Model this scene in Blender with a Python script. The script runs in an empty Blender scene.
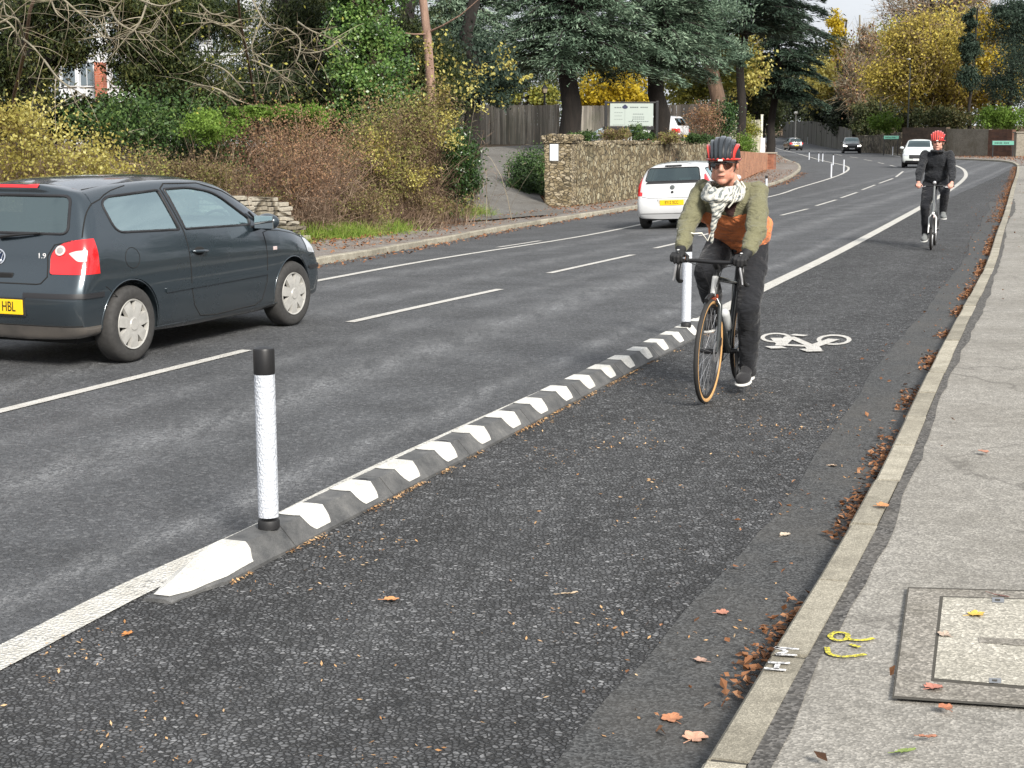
import bpy, bmesh, math, random
import numpy as np
from mathutils import Vector, Matrix, Euler
from mathutils.bvhtree import BVHTree
from mathutils import noise as mnoise
R = math.radians
PI = math.pi
rng = np.random.default_rng(7)
random.seed(7)
scene = bpy.context.scene
COL = scene.collection

# ------------------------------------------------------------------ survey of the site
FPX = 1540.0
PIT = math.atan((384 - 132) / FPX)
CAMH = 1.76
CP, SP = math.cos(PIT), math.sin(PIT)


def sst(a, b, x):
    t = min(1.0, max(0.0, (x - a) / (b - a)))
    return t * t * (3 - 2 * t)


def hgt(x, y):
    """height of the carriageway: flat near by, falling to the left, rising far away"""
    l = -((x - 0.6) * .94 - (y - 10) * .344)
    return (-.045 * min(max(l - 1, 0), 9) * sst(14, 32, y) * (1 - .6 * sst(45, 90, y))
            - .12 * sst(30, 70, y) + 2.4 * sst(170, 340, y))


def ray(px, py):
    dx = (px - 512) / FPX
    dy = -(py - 384) / FPX
    return dx, CP + dy * SP, -SP + dy * CP


def G(px, py, h=hgt, dz=0.0):
    """the point of the ground seen in this direction"""
    a, b, c = ray(px, py)
    z = 0.0
    for i in range(80):
        if (z + dz - CAMH) / c < 0:
            z = 0
        t = (z + dz - CAMH) / c
        z = .6 * z + .4 * h(a * t, b * t)
    return a * t, b * t, z + dz


def atY(px, py, Y):
    a, b, c = ray(px, py)
    t = Y / b
    return a * t, Y, CAMH + c * t


def zat(py, Y):
    return atY(512, py, Y)[2]


def xat(px, Y, py=132):
    return atY(px, py, Y)[0]


# ------------------------------------------------------------------ object helpers
def link(o, parent=None):
    COL.objects.link(o)
    if parent is not None:
        o.parent = parent
    return o


def tag(o, label=None, cat=None, group=None, kind=None):
    if label:
        o['label'] = label
    if cat:
        o['category'] = cat
    if group:
        o['group'] = group
    if kind:
        o['kind'] = kind
    return o


def empty(name, loc=(0, 0, 0), rz=0.0, label=None, cat=None, group=None):
    o = bpy.data.objects.new(name, None)
    o.empty_display_size = .2
    link(o)
    o.location = loc
    o.rotation_euler = (0, 0, rz)
    return tag(o, label, cat, group)


def copy_tree(o, parent=None):
    c = o.copy()
    COL.objects.link(c)
    c.parent = parent
    if parent is not None:
        c.matrix_parent_inverse = o.matrix_parent_inverse.copy()
    for ch in list(o.children):
        copy_tree(ch, c)
    return c


class MB:
    """collects shapes, then builds them as ONE mesh"""

    def __init__(s):
        s.v = []
        s.f = []
        s.mi = []
        s.cur = 0

    def add(s, vs, fs, mi=None):
        n = len(s.v)
        s.v += [tuple(p) for p in vs]
        s.f += [tuple(i + n for i in f) for f in fs]
        s.mi += [s.cur if mi is None else mi] * len(fs)
        return s

    def box(s, c, d, M=None):
        x, y, z = d[0] / 2, d[1] / 2, d[2] / 2
        vs = [Vector((sx * x, sy * y, sz * z)) for sx in (-1, 1) for sy in (-1, 1) for sz in (-1, 1)]
        if M is not None:
            vs = [M @ p for p in vs]
        vs = [p + Vector(c) for p in vs]
        return s.add(vs, [(0, 1, 3, 2), (4, 6, 7, 5), (0, 4, 5, 1), (2, 3, 7, 6), (0, 2, 6, 4), (1, 5, 7, 3)])

    def rbox(s, c, d, b=.01, M=None):
        """box with chamfered edges"""
        bm = bmesh.new()
        bmesh.ops.create_cube(bm, size=1)
        bmesh.ops.scale(bm, vec=d, verts=bm.verts)
        bmesh.ops.bevel(bm, geom=list(bm.edges), offset=b, segments=2, affect='EDGES', profile=.5)
        return s.bm(bm, c, M)

    def bm(s, bm, c=(0, 0, 0), M=None):
        bm.verts.index_update()
        C = Vector(c)
        vs = [((M @ v.co) if M is not None else v.co) + C for v in bm.verts]
        s.add(vs, [[v.index for v in f.verts] for f in bm.faces])
        bm.free()
        return s

    def tube(s, pts, rad, n=8, cap=True, closed=False):
        pts = [Vector(p) for p in pts]
        m = len(pts)
        if not hasattr(rad, '__len__'):
            rad = [rad] * m
        base = len(s.v)
        t0 = None
        vs = []
        up = None
        for i, p in enumerate(pts):
            if closed:
                t = pts[(i + 1) % m] - pts[i - 1]
            else:
                t = pts[min(i + 1, m - 1)] - pts[max(i - 1, 0)]
            if t.length < 1e-9:
                t = Vector((0, 0, 1))
            t.normalize()
            if up is None:
                up = Vector((0, 0, 1)) if abs(t.z) < .9 else Vector((1, 0, 0))
            a = t.cross(up)
            if a.length < 1e-6:
                a = t.cross(Vector((.3, 1, .2)))
            a.normalize()
            b = a.cross(t).normalized()
            up = b
            for k in range(n):
                th = 2 * PI * k / n
                vs.append(p + (a * math.cos(th) + b * math.sin(th)) * rad[i])
        fs = []
        for i in range(m if closed else m - 1):
            j = (i + 1) % m
            for k in range(n):
                fs.append((i * n + k, i * n + (k + 1) % n, j * n + (k + 1) % n, j * n + k))
        if cap and not closed:
            fs.append(tuple(range(n - 1, -1, -1)))
            fs.append(tuple((m - 1) * n + k for k in range(n)))
        return s.add(vs, fs)

    def lathe(s, prof, n=24, M=None, c=(0, 0, 0), closed=False):
        """prof: list of (r, h) turned round the local z axis"""
        vs = []
        C = Vector(c)
        for r, h in prof:
            for k in range(n):
                th = 2 * PI * k / n
                p = Vector((r * math.cos(th), r * math.sin(th), h))
                vs.append((M @ p if M is not None else p) + C)
        fs = []
        m = len(prof)
        for i in range(m if closed else m - 1):
            j = (i + 1) % m
            for k in range(n):
                fs.append((i * n + k, i * n + (k + 1) % n, j * n + (k + 1) % n, j * n + k))
        if not closed:
            if prof[0][0] > 1e-5:
                fs.append(tuple(range(n - 1, -1, -1)))
            if prof[-1][0] > 1e-5:
                fs.append(tuple((m - 1) * n + k for k in range(n)))
        return s.add(vs, fs)

    def capsule(s, p0, r0, p1, r1, n=14):
        """tapered limb with round ends, closed"""
        p0, p1 = Vector(p0), Vector(p1)
        d = (p1 - p0)
        L = d.length
        q = d.to_track_quat('Z', 'Y').to_matrix()
        prof = [(1e-6, -r0)]
        for a in (-60, -30, 0):
            prof.append((r0 * math.cos(R(a)), r0 * math.sin(R(a))))
        for a in (0, 30, 60):
            prof.append((r1 * math.cos(R(a)), L + r1 * math.sin(R(a))))
        prof.append((1e-6, L + r1))
        return s.lathe(prof, n, q, p0)

    def ell(s, c, r, M=None, n=14):
        prof = [(max(1e-6, math.cos(R(a))), math.sin(R(a))) for a in range(-90, 91, 15)]
        S = Matrix.Diagonal(Vector(r))
        if M is not None:
            S = M @ S
        return s.lathe(prof, n, S, c)

    def mesh(s, name='mesh', smooth=None):
        me = bpy.data.meshes.new(name)
        me.from_pydata(s.v, [], s.f)
        if any(s.mi):
            me.polygons.foreach_set('material_index', s.mi)
        if smooth is not None:
            shade(me, smooth)
        me.update()
        return me

    def build(s, name, mats, parent=None, smooth=None):
        me = s.mesh(name, smooth)
        return put(name, me, mats, parent)


def put(name, me, mats, parent=None):
    if not isinstance(mats, (list, tuple)):
        mats = [mats]
    for m in mats:
        me.materials.append(m)
    o = bpy.data.objects.new(name, me)
    return link(o, parent)


def shade(me, ang=35):
    """smooth shading with edges sharper than ang kept hard"""
    bm = bmesh.new()
    bm.from_mesh(me)
    bmesh.ops.remove_doubles(bm, verts=bm.verts, dist=1e-5)
    bmesh.ops.recalc_face_normals(bm, faces=bm.faces)
    for f in bm.faces:
        f.smooth = True
    lim = R(ang)
    for e in bm.edges:
        if len(e.link_faces) == 2:
            e.smooth = e.calc_face_angle(0) < lim
    bm.to_mesh(me)
    bm.free()


def evaluated(me, mods, name='tmp'):
    """run modifiers over a mesh without operators. mods: list of (type, {props})"""
    o = bpy.data.objects.new(name, me)
    COL.objects.link(o)
    for t, pr in mods:
        m = o.modifiers.new(t, t)
        for k, v in pr.items():
            setattr(m, k, v)
    dg = bpy.context.evaluated_depsgraph_get()
    dg.update()
    r = bpy.data.meshes.new_from_object(o.evaluated_get(dg), preserve_all_data_layers=True, depsgraph=dg)
    bpy.data.objects.remove(o)
    return r


def blob(mb, voxel=.012, smooth=4, extra=()):
    """fuse overlapping closed shapes into one continuous skin"""
    me = mb.mesh()
    me = evaluated(me, [('REMESH', dict(mode='VOXEL', voxel_size=voxel, use_smooth_shade=True))] + list(extra) +
                   [('SMOOTH', dict(factor=.5, iterations=smooth))])
    for p in me.polygons:
        p.use_smooth = True
    return me


def quads(name, V, mat, parent=None, mesh_only=False):
    """V: (N,4,3) array -> one mesh of N loose quads"""
    V = np.ascontiguousarray(V, dtype=np.float32)
    N = len(V)
    me = bpy.data.meshes.new(name)
    me.vertices.add(N * 4)
    me.vertices.foreach_set('co', V.reshape(-1))
    me.loops.add(N * 4)
    me.loops.foreach_set('vertex_index', np.arange(N * 4, dtype=np.int32))
    me.polygons.add(N)
    me.polygons.foreach_set('loop_start', np.arange(0, N * 4, 4, dtype=np.int32))
    me.update(calc_edges=True)
    if mesh_only:
        return me
    return put(name, me, mat, parent)


def unit(v):
    return v / (np.linalg.norm(v, axis=-1, keepdims=True) + 1e-9)


def leaf_quads(C, size, aspect=.6, nrm=None, spread=1.0, fold=.0, droop=0.0, jit=.35):
    """diamond leaves centred at C (N,3). nrm: mean normal, spread: how far they scatter about it"""
    N = len(C)
    n = rng.normal(size=(N, 3)) * spread
    if nrm is not None:
        n = n + nrm
    n = unit(n)
    t = unit(np.cross(n, rng.normal(size=(N, 3))))
    if droop:
        t = unit(t + np.array([0, 0, -droop]))
        n = unit(np.cross(t, rng.normal(size=(N, 3))))
    b = np.cross(n, t)
    s = size * (1 + jit * rng.uniform(-1, 1, (N, 1)))
    a = t * s * .5
    w = b * s * .5 * aspect
    return np.stack([C - a, C - w * 1.0 + a * .1, C + a, C + w + a * .1], 1)


def strand_quads(B, D, L, W, seg=3, bend=.25, grav=0.0):
    """thin bent twigs. B bases, D unit directions, L lengths, W widths"""
    N = len(B)
    L = np.broadcast_to(np.asarray(L, float).reshape(-1, 1), (N, 1))
    W = np.broadcast_to(np.asarray(W, float).reshape(-1, 1), (N, 1))
    side = unit(np.cross(D, rng.normal(size=(N, 3))))
    k = rng.normal(size=(N, 3)) * bend
    out = []
    P = B.copy()
    d = D.copy()
    for i in range(seg):
        d2 = unit(d + k / seg + np.array([0, 0, -grav / seg]))
        Q = P + d2 * L / seg
        w0 = W * (1 - i / seg * .7) * .5
        w1 = W * (1 - (i + 1) / seg * .7) * .5
        out.append(np.stack([P - side * w0, P + side * w0, Q + side * w1, Q - side * w1], 1))
        P, d = Q, d2
        k = k + rng.normal(size=(N, 3)) * bend * .5
    return np.concatenate(out, 0), P


# ------------------------------------------------------------------ materials
def nt(name):
    m = bpy.data.materials.new(name)
    m.use_nodes = True
    t = m.node_tree
    b = t.nodes['Principled BSDF']
    return m, t, b


def N(t, typ, **kw):
    n = t.nodes.new(typ)
    for k, v in kw.items():
        if k.startswith('i_'):
            n.inputs[k[2:].replace('_', ' ')].default_value = v
        else:
            setattr(n, k, v)
    return n


def ramp(t, stops, src=None, interp='LINEAR'):
    r = t.nodes.new('ShaderNodeValToRGB')
    r.color_ramp.interpolation = interp
    e = r.color_ramp.elements
    while len(e) < len(stops):
        e.new(.5)
    for i, (p, c) in enumerate(stops):
        e[i].position = p
        e[i].color = (c[0], c[1], c[2], 1) if hasattr(c, '__len__') else (c, c, c, 1)
    if src is not None:
        t.links.new(src, r.inputs[0])
    return r


def mixc(t, fac, a, b, mode='MIX'):
    m = t.nodes.new('ShaderNodeMix')
    m.data_type = 'RGBA'
    m.blend_type = mode
    for sock, val in ((m.inputs[0], fac), (m.inputs[6], a), (m.inputs[7], b)):
        if hasattr(val, 'is_output'):
            t.links.new(val, sock)
        elif hasattr(val, '__len__'):
            sock.default_value = (val[0], val[1], val[2], 1)
        else:
            sock.default_value = val
    return m.outputs[2]


def mth(t, op, a, b=None, clamp=False):
    m = t.nodes.new('ShaderNodeMath')
    m.operation = op
    m.use_clamp = clamp
    for sock, val in ((m.inputs[0], a), (m.inputs[1], b)):
        if val is None:
            continue
        if hasattr(val, 'is_output'):
            t.links.new(val, sock)
        else:
            sock.default_value = val
    return m.outputs[0]


def coords(t, scale=None, rot=None, kind='Object'):
    c = t.nodes.new('ShaderNodeTexCoord').outputs[kind]
    if scale is None and rot is None:
        return c
    mp = t.nodes.new('ShaderNodeMapping')
    if scale is not None:
        mp.inputs['Scale'].default_value = scale if hasattr(scale, '__len__') else (scale,) * 3
    if rot is not None:
        mp.inputs['Rotation'].default_value = rot
    t.links.new(c, mp.inputs[0])
    return mp.outputs[0]


def tex(t, typ, vec, **kw):
    n = t.nodes.new('ShaderNodeTex' + typ)
    for k, v in kw.items():
        kk = k.replace('_', ' ')
        if kk in n.inputs:
            n.inputs[kk].default_value = v
        else:
            setattr(n, k, v)
    if vec is not None:
        t.links.new(vec, n.inputs['Vector'])
    return n


def bump(t, b, h, strength=.3, dist=.01, prev=None):
    n = t.nodes.new('ShaderNodeBump')
    n.inputs['Strength'].default_value = strength
    n.inputs['Distance'].default_value = dist
    t.links.new(h, n.inputs['Height'])
    if prev is not None:
        t.links.new(prev, n.inputs['Normal'])
    if b is not None:
        t.links.new(n.outputs[0], b.inputs['Normal'])
    return n.outputs[0]


def plain(name, c, rough=.6, metal=0.0, coat=0.0, var=.0, scale=8.0, bmp=0.0, bscale=40, spec=.5):
    m, t, b = nt(name)
    b.inputs['Roughness'].default_value = rough
    b.inputs['Metallic'].default_value = metal
    b.inputs['Specular IOR Level'].default_value = spec
    b.inputs['Coat Weight'].default_value = coat
    b.inputs['Coat Roughness'].default_value = .04
    b.inputs['Base Color'].default_value = (*c, 1)
    if var:
        v = coords(t)
        n = tex(t, 'Noise', v, Scale=scale, Detail=5.0, Roughness=.65)
        r = ramp(t, [(.3, [x * (1 - var) for x in c]), (.7, [min(1, x * (1 + var)) for x in c])], n.outputs[0])
        t.links.new(r.outputs[0], b.inputs['Base Color'])
    if bmp:
        v = coords(t)
        n = tex(t, 'Noise', v, Scale=bscale, Detail=4.0)
        bump(t, b, n.outputs[0], bmp, .01)
    return m


def foliage(name, cols, rough=.55, trans=.35, gloss=.25, pos=True, clump=.6, tint=None):
    """leaf colours picked leaf by leaf, with slow drift through the crown"""
    m, t, b = nt(name)
    g = t.nodes.new('ShaderNodeNewGeometry')
    n = len(cols)
    r = ramp(t, [(i / (n - 1), c) for i, c in enumerate(cols)], None)
    v = coords(t)
    nz = tex(t, 'Noise', v, Scale=clump, Detail=3.0, Roughness=.6)
    a = mth(t, 'MULTIPLY', g.outputs['Random Per Island'], .62)
    k = mth(t, 'MULTIPLY_ADD', nz.outputs[0], 1.5)
    k.node.inputs[2].default_value = -.56
    s = mth(t, 'ADD', a, k, clamp=True)
    t.links.new(s, r.inputs[0])
    col = r.outputs[0]
    t.links.new(col, b.inputs['Base Color'])
    b.inputs['Roughness'].default_value = rough
    b.inputs['Specular IOR Level'].default_value = gloss
    if trans:
        tr = t.nodes.new('ShaderNodeBsdfTranslucent')
        t.links.new(col, tr.inputs['Color'])
        mx = t.nodes.new('ShaderNodeMixShader')
        mx.inputs[0].default_value = trans
        t.links.new(b.outputs[0], mx.inputs[1])
        t.links.new(tr.outputs[0], mx.inputs[2])
        t.links.new(mx.outputs[0], t.nodes['Material Output'].inputs['Surface'])
    return m


def glass(name, tintc=(.75, .85, .85), refl=.9, alpha=.5, rough=.0):
    """thin pane: see-through tint plus a mirror-like sky reflection"""
    m, t, b = nt(name)
    t.nodes.remove(b)
    tr = t.nodes.new('ShaderNodeBsdfTransparent')
    tr.inputs[0].default_value = (*[x * alpha for x in tintc], 1)
    gl = t.nodes.new('ShaderNodeBsdfGlossy')
    gl.inputs['Roughness'].default_value = rough
    gl.inputs['Color'].default_value = (*[x * refl for x in (.96, 1, 1)], 1)
    fr = t.nodes.new('ShaderNodeFresnel')
    fr.inputs[0].default_value = 1.9
    mx = t.nodes.new('ShaderNodeMixShader')
    t.links.new(fr.outputs[0], mx.inputs[0])
    t.links.new(tr.outputs[0], mx.inputs[1])
    t.links.new(gl.outputs[0], mx.inputs[2])
    t.links.new(mx.outputs[0], t.nodes['Material Output'].inputs['Surface'])
    return m


def text_mesh(txt, size, mat_, name, parent, M, depth=.002, align='CENTER', spacing=1.0):
    cu = bpy.data.curves.new(name, 'FONT')
    cu.body = txt
    cu.size = size
    cu.extrude = depth
    cu.align_x = align
    cu.align_y = 'CENTER'
    cu.space_character = spacing
    o = bpy.data.objects.new(name, cu)
    COL.objects.link(o)
    dg = bpy.context.evaluated_depsgraph_get()
    me = bpy.data.meshes.new_from_object(o.evaluated_get(dg))
    bpy.data.objects.remove(o)
    me.transform(M)
    return put(name, me, mat_, parent)


def text_geo(txt, size, depth=.002, spacing=1.0, align='CENTER'):
    cu = bpy.data.curves.new('t', 'FONT')
    cu.body = txt
    cu.size = size
    cu.extrude = depth
    cu.align_x = align
    cu.align_y = 'CENTER'
    cu.space_character = spacing
    o = bpy.data.objects.new('t', cu)
    COL.objects.link(o)
    dg = bpy.context.evaluated_depsgraph_get()
    me = bpy.data.meshes.new_from_object(o.evaluated_get(dg))
    bpy.data.objects.remove(o)
    vs = [v.co.copy() for v in me.vertices]
    fs = [tuple(p.vertices) for p in me.polygons]
    bpy.data.meshes.remove(me)
    return vs, fs
# ------------------------------------------------------------------ ground, road, pavements
EDGE = {}


def dL(x, y):
    """metres left of the left kerb"""
    a = -((x + 2.78) * .947 - (y - 21.4) * .322)
    if 'L' in EDGE and y > 60:
        b = (float(np.interp(y, EDGE['L'][:, 1], EDGE['L'][:, 0])) - x) * .93
        k = sst(60, 75, y)
        return a * (1 - k) + b * k
    return a


def dR(x, y):
    """metres right of the right kerb"""
    a = (x - (-.75 + .341 * y)) * .946
    if 'R' in EDGE and y > 60:
        b = (x - float(np.interp(y, EDGE['R'][:, 1], EDGE['R'][:, 0]))) * .93
        k = sst(60, 75, y)
        return a * (1 - k) + b * k
    return a


def gh(x, y):
    z = hgt(x, y)
    l = dL(x, y)
    r = dR(x, y)
    f = sst(75, 95, y)
    up = .14 * sst(1.2, 2.2, l) * (1 - f) + .14 * sst(2.4, 3.2, r) * (1 - f)
    bank = 1.55 * sst(2.7, 10.5, l) * (1 - .0 * f)
    hill = 3.0 * sst(14, 60, l)
    return z - .05 + up + bank + hill + 1.0 * sst(8, 40, r) * 1.0


def resample(P, step):
    """Catmull-Rom through the points, then even spacing"""
    P = [np.array(p[:2], float) for p in P]
    Q = []
    P2 = [2 * P[0] - P[1]] + P + [2 * P[-1] - P[-2]]
    for i in range(1, len(P2) - 2):
        a, b, c, d = P2[i - 1:i + 3]
        for k in range(16):
            t = k / 16
            Q.append(.5 * ((2 * b) + (c - a) * t + (2 * a - 5 * b + 4 * c - d) * t * t + (3 * b - a - 3 * c + d) * t ** 3))
    Q.append(P[-1])
    Q = np.array(Q)
    L = np.concatenate([[0], np.cumsum(np.linalg.norm(np.diff(Q, axis=0), axis=1))])
    n = max(2, int(L[-1] / step) + 1)
    s = np.linspace(0, L[-1], n)
    return np.stack([np.interp(s, L, Q[:, 0]), np.interp(s, L, Q[:, 1])], 1)


def normals2(Q):
    T = np.gradient(Q, axis=0)
    T /= np.linalg.norm(T, axis=1, keepdims=True) + 1e-9
    return np.stack([T[:, 1], -T[:, 0]], 1)      # points to the right of travel


def strip(Q, prof, h=hgt):
    """sweep a profile [(offset to the right, dz)] along a line on the ground"""
    nn = normals2(Q)
    mb = MB()
    m = len(prof)
    vs = []
    for q, n in zip(Q, nn):
        for o, dz in prof:
            x, y = q + n * (o() if callable(o) else o)
            vs.append((x, y, h(x, y) + dz))
    fs = [(i * m + k, i * m + k + 1, (i + 1) * m + k + 1, (i + 1) * m + k)
          for i in range(len(Q) - 1) for k in range(m - 1)]
    return mb.add(vs, fs)


# ---- materials
def asphalt():
    m, t, b = nt('asphalt')
    v = coords(t)
    sep = t.nodes.new('ShaderNodeSeparateXYZ')
    t.links.new(v, sep.inputs[0])
    s = mth(t, 'ADD', mth(t, 'MULTIPLY', sep.outputs[0], .94), mth(t, 'MULTIPLY', sep.outputs[1], -.344))
    wob = tex(t, 'Noise', coords(t, .45), Scale=1.0, Detail=4.0)
    s2 = mth(t, 'ADD', s, mth(t, 'MULTIPLY', wob.outputs[0], .35))
    # chips: one random value per stone and dark binder between them
    nz = tex(t, 'Noise', v, Scale=35.0, Detail=2.0)
    vv = t.nodes.new('ShaderNodeVectorMath')
    vv.operation = 'MULTIPLY_ADD'
    t.links.new(nz.outputs['Color'], vv.inputs[0])
    vv.inputs[1].default_value = (.014, .014, .014)
    t.links.new(v, vv.inputs[2])
    vo = tex(t, 'Voronoi', vv.outputs[0], Scale=54.0, feature='F1')
    ve = tex(t, 'Voronoi', vv.outputs[0], Scale=54.0, feature='DISTANCE_TO_EDGE')
    fine = tex(t, 'Noise', v, Scale=260.0, Detail=3.0)
    big = tex(t, 'Noise', v, Scale=1.3, Detail=6.0, Roughness=.6)
    mid = tex(t, 'Noise', v, Scale=9.0, Detail=5.0, Roughness=.7)
    sc = t.nodes.new('ShaderNodeSeparateColor')
    t.links.new(vo.outputs['Color'], sc.inputs[0])
    chip = ramp(t, [(0, (.036, .037, .038)), (.45, (.086, .088, .091)), (.85, (.148, .151, .155)), (1, (.26, .262, .265))], sc.outputs[0])
    gap = ramp(t, [(.02, .0), (.17, 1.0)], ve.outputs[0])
    binder = mixc(t, mid.outputs[0], (.008, .008, .008), (.030, .030, .030))
    lostk = ramp(t, [(.40, 1.0), (.60, .0)], mid.outputs[0])
    rough_c = mixc(t, gap.outputs[0], binder, chip.outputs[0])
    rough_c = mixc(t, mth(t, 'MULTIPLY', lostk.outputs[0], .55), rough_c, binder)
    # the smoother running lanes
    sm = ramp(t, [(.25, (.030, .032, .035)), (.55, (.064, .067, .072)), (.8, (.132, .137, .145))], fine.outputs[0])
    smoo = mixc(t, .35, sm.outputs[0], chip.outputs[0])
    lane = ramp(t, [(.0, 1.0), (.004, .0)], mth(t, 'MULTIPLY', mth(t, 'ADD', s, 3.36), 1.0))
    lane.color_ramp.elements[0].position = 0
    islane = mth(t, 'LESS_THAN', s, -3.36)
    col = mixc(t, islane, rough_c, smoo)
    # wheel tracks, polished lighter
    tr = None
    for c, w, a in ((-3.74, .16, .95), (-4.95, .42, 1.0), (-5.75, .22, .5), (-7.0, .35, .7), (-8.2, .3, .7), (-2.3, .40, .22), (-1.75, .2, .18)):
        g = mth(t, 'DIVIDE', mth(t, 'ABSOLUTE', mth(t, 'SUBTRACT', mth(t, 'SUBTRACT', s2, .17), c)), w)
        g = mth(t, 'MULTIPLY', mth(t, 'SUBTRACT', 1.0, g, clamp=True), a, clamp=True)
        tr = g if tr is None else mth(t, 'MAXIMUM', tr, g)
    streak = tex(t, 'Noise', coords(t, (5.0, .7, 1), (0, 0, R(20))), Scale=1.6, Detail=6.0, Roughness=.7)
    st = ramp(t, [(.36, .12), (.55, 1.0)], streak.outputs[0])
    speck = ramp(t, [(.2, .10), (.65, 1.0)], sc.outputs[1])
    tr = mth(t, 'MULTIPLY', mth(t, 'MULTIPLY', mth(t, 'MULTIPLY', tr, .78), st.outputs[0]), speck.outputs[0])
    col = mixc(t, tr, col, (.215, .22, .225))
    # large soft variation and dusty blotches
    vr = ramp(t, [(.3, .74), (.7, 1.28)], big.outputs[0])
    col = mixc(t, 1.0, col, vr.outputs[0], 'MULTIPLY')
    dust = ramp(t, [(.55, .0), (.72, 1.0)], tex(t, 'Noise', coords(t, (1.0, .45, 1), (0, 0, R(20))), Scale=1.1, Detail=8.0, Roughness=.72).outputs[0])
    col = mixc(t, mth(t, 'MULTIPLY', dust.outputs[0], .30), col, (.13, .13, .135))
    t.links.new(col, b.inputs['Base Color'])
    b.inputs['Specular IOR Level'].default_value = .45
    rr = ramp(t, [(0, .62), (1, .92)], sc.outputs[1])
    t.links.new(rr.outputs[0], b.inputs['Roughness'])
    hh = mth(t, 'MULTIPLY', gap.outputs[0], mth(t, 'ADD', sc.outputs[2], .35))
    hh = mth(t, 'MULTIPLY', hh, mth(t, 'SUBTRACT', 1.0, mth(t, 'MULTIPLY', islane, .6)))
    n1 = bump(t, None, hh, 1.0, .014)
    bump(t, b, fine.outputs[0], .35, .004, n1)
    return m


def speckled(name, base, amp=.35, scale=180, rough=.85, dirt=(.06, .055, .05), dirtamt=.5, bmp=.4, blot=2.0, cracks=False, island=0):
    m, t, b = nt(name)
    v = coords(t)
    vo = tex(t, 'Voronoi', v, Scale=float(scale), feature='F1')
    sc = t.nodes.new('ShaderNodeSeparateColor')
    t.links.new(vo.outputs['Color'], sc.inputs[0])
    lo = [c * (1 - amp) for c in base]
    hi = [min(1, c * (1 + amp * 1.3)) for c in base]
    c1 = ramp(t, [(0, lo), (.5, base), (.8, hi), (1, [min(1, q * 1.25) for q in hi])], sc.outputs[0])
    n = tex(t, 'Noise', v, Scale=blot, Detail=8.0, Roughness=.68)
    f = ramp(t, [(.42, .0), (.75, dirtamt)], n.outputs[0])
    col = mixc(t, f.outputs[0], c1.outputs[0], dirt)
    n2 = tex(t, 'Noise', v, Scale=blot * 9, Detail=5.0, Roughness=.7)
    r2 = ramp(t, [(.3, .8), (.7, 1.15)], n2.outputs[0])
    col = mixc(t, 1.0, col, r2.outputs[0], 'MULTIPLY')
    if cracks:
        wv = t.nodes.new('ShaderNodeVectorMath')
        wv.operation = 'MULTIPLY_ADD'
        nn = tex(t, 'Noise', v, Scale=2.5, Detail=5.0)
        t.links.new(nn.outputs['Color'], wv.inputs[0])
        wv.inputs[1].default_value = (.6, .6, 0)
        t.links.new(v, wv.inputs[2])
        ce = tex(t, 'Voronoi', wv.outputs[0], Scale=.32, feature='DISTANCE_TO_EDGE')
        cr = ramp(t, [(.0, .45), (.005, .0)], ce.outputs[0])
        col = mixc(t, cr.outputs[0], col, (.05, .045, .04))
    if island:
        g = t.nodes.new('ShaderNodeNewGeometry')
        ri = ramp(t, [(0, 1 - island), (1, 1 + island * .6)], g.outputs['Random Per Island'])
        col = mixc(t, 1.0, col, ri.outputs[0], 'MULTIPLY')
    t.links.new(col, b.inputs['Base Color'])
    b.inputs['Roughness'].default_value = rough
    b.inputs['Specular IOR Level'].default_value = .3
    bump(t, b, vo.outputs['Distance'], bmp, .004)
    return m


def road_paint(name, c=(.72, .71, .66), wear=.45, sc=55.0):
    """thermoplastic paint: chips of the road show through where it is worn"""
    m, t, b = nt(name)
    v = coords(t)
    vo = tex(t, 'Voronoi', v, Scale=64.0, feature='F1')
    n = tex(t, 'Noise', v, Scale=sc, Detail=4.0, Roughness=.7)
    big = tex(t, 'Noise', v, Scale=3.0, Detail=5.0)
    a = mth(t, 'ADD', mth(t, 'MULTIPLY', n.outputs[0], .62), mth(t, 'MULTIPLY', big.outputs[0], .38))
    f = ramp(t, [(.5 + .22 * (1 - wear), .0), (.56 + .22 * (1 - wear), .85)], a)
    dirt = ramp(t, [(.3, (c[0] * .72, c[1] * .70, c[2] * .66)), (.7, c)], tex(t, 'Noise', v, Scale=9.0, Detail=6.0, Roughness=.7).outputs[0])
    vd = tex(t, 'Voronoi', v, Scale=64.0, feature='DISTANCE_TO_EDGE')
    pit = ramp(t, [(.02, .55 * wear + .1), (.10, .0)], vd.outputs[0])
    col = mixc(t, pit.outputs[0], dirt.outputs[0], (.16, .155, .14))
    col = mixc(t, f.outputs[0], col, (.06, .06, .062))
    t.links.new(col, b.inputs['Base Color'])
    b.inputs['Roughness'].default_value = .7
    bump(t, b, vo.outputs['Distance'], 1.0, .010)
    return m


def verge_mat():
    m, t, b = nt('earth_and_moss')
    v = coords(t)
    n = tex(t, 'Noise', v, Scale=1.6, Detail=8.0, Roughness=.7)
    r = ramp(t, [(.3, (.035, .025, .016)), (.5, (.07, .05, .03)), (.62, (.05, .07, .025)), (.75, (.09, .11, .035))], n.outputs[0])
    n2 = tex(t, 'Voronoi', v, Scale=18.0)
    col = mixc(t, .5, r.outputs[0], ramp(t, [(0, (.05, .03, .018)), (1, (.20, .11, .05))], n2.outputs['Distance']).outputs[0])
    t.links.new(col, b.inputs['Base Color'])
    b.inputs['Roughness'].default_value = .95
    bump(t, b, n2.outputs['Distance'], .6, .05)
    return m


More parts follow.
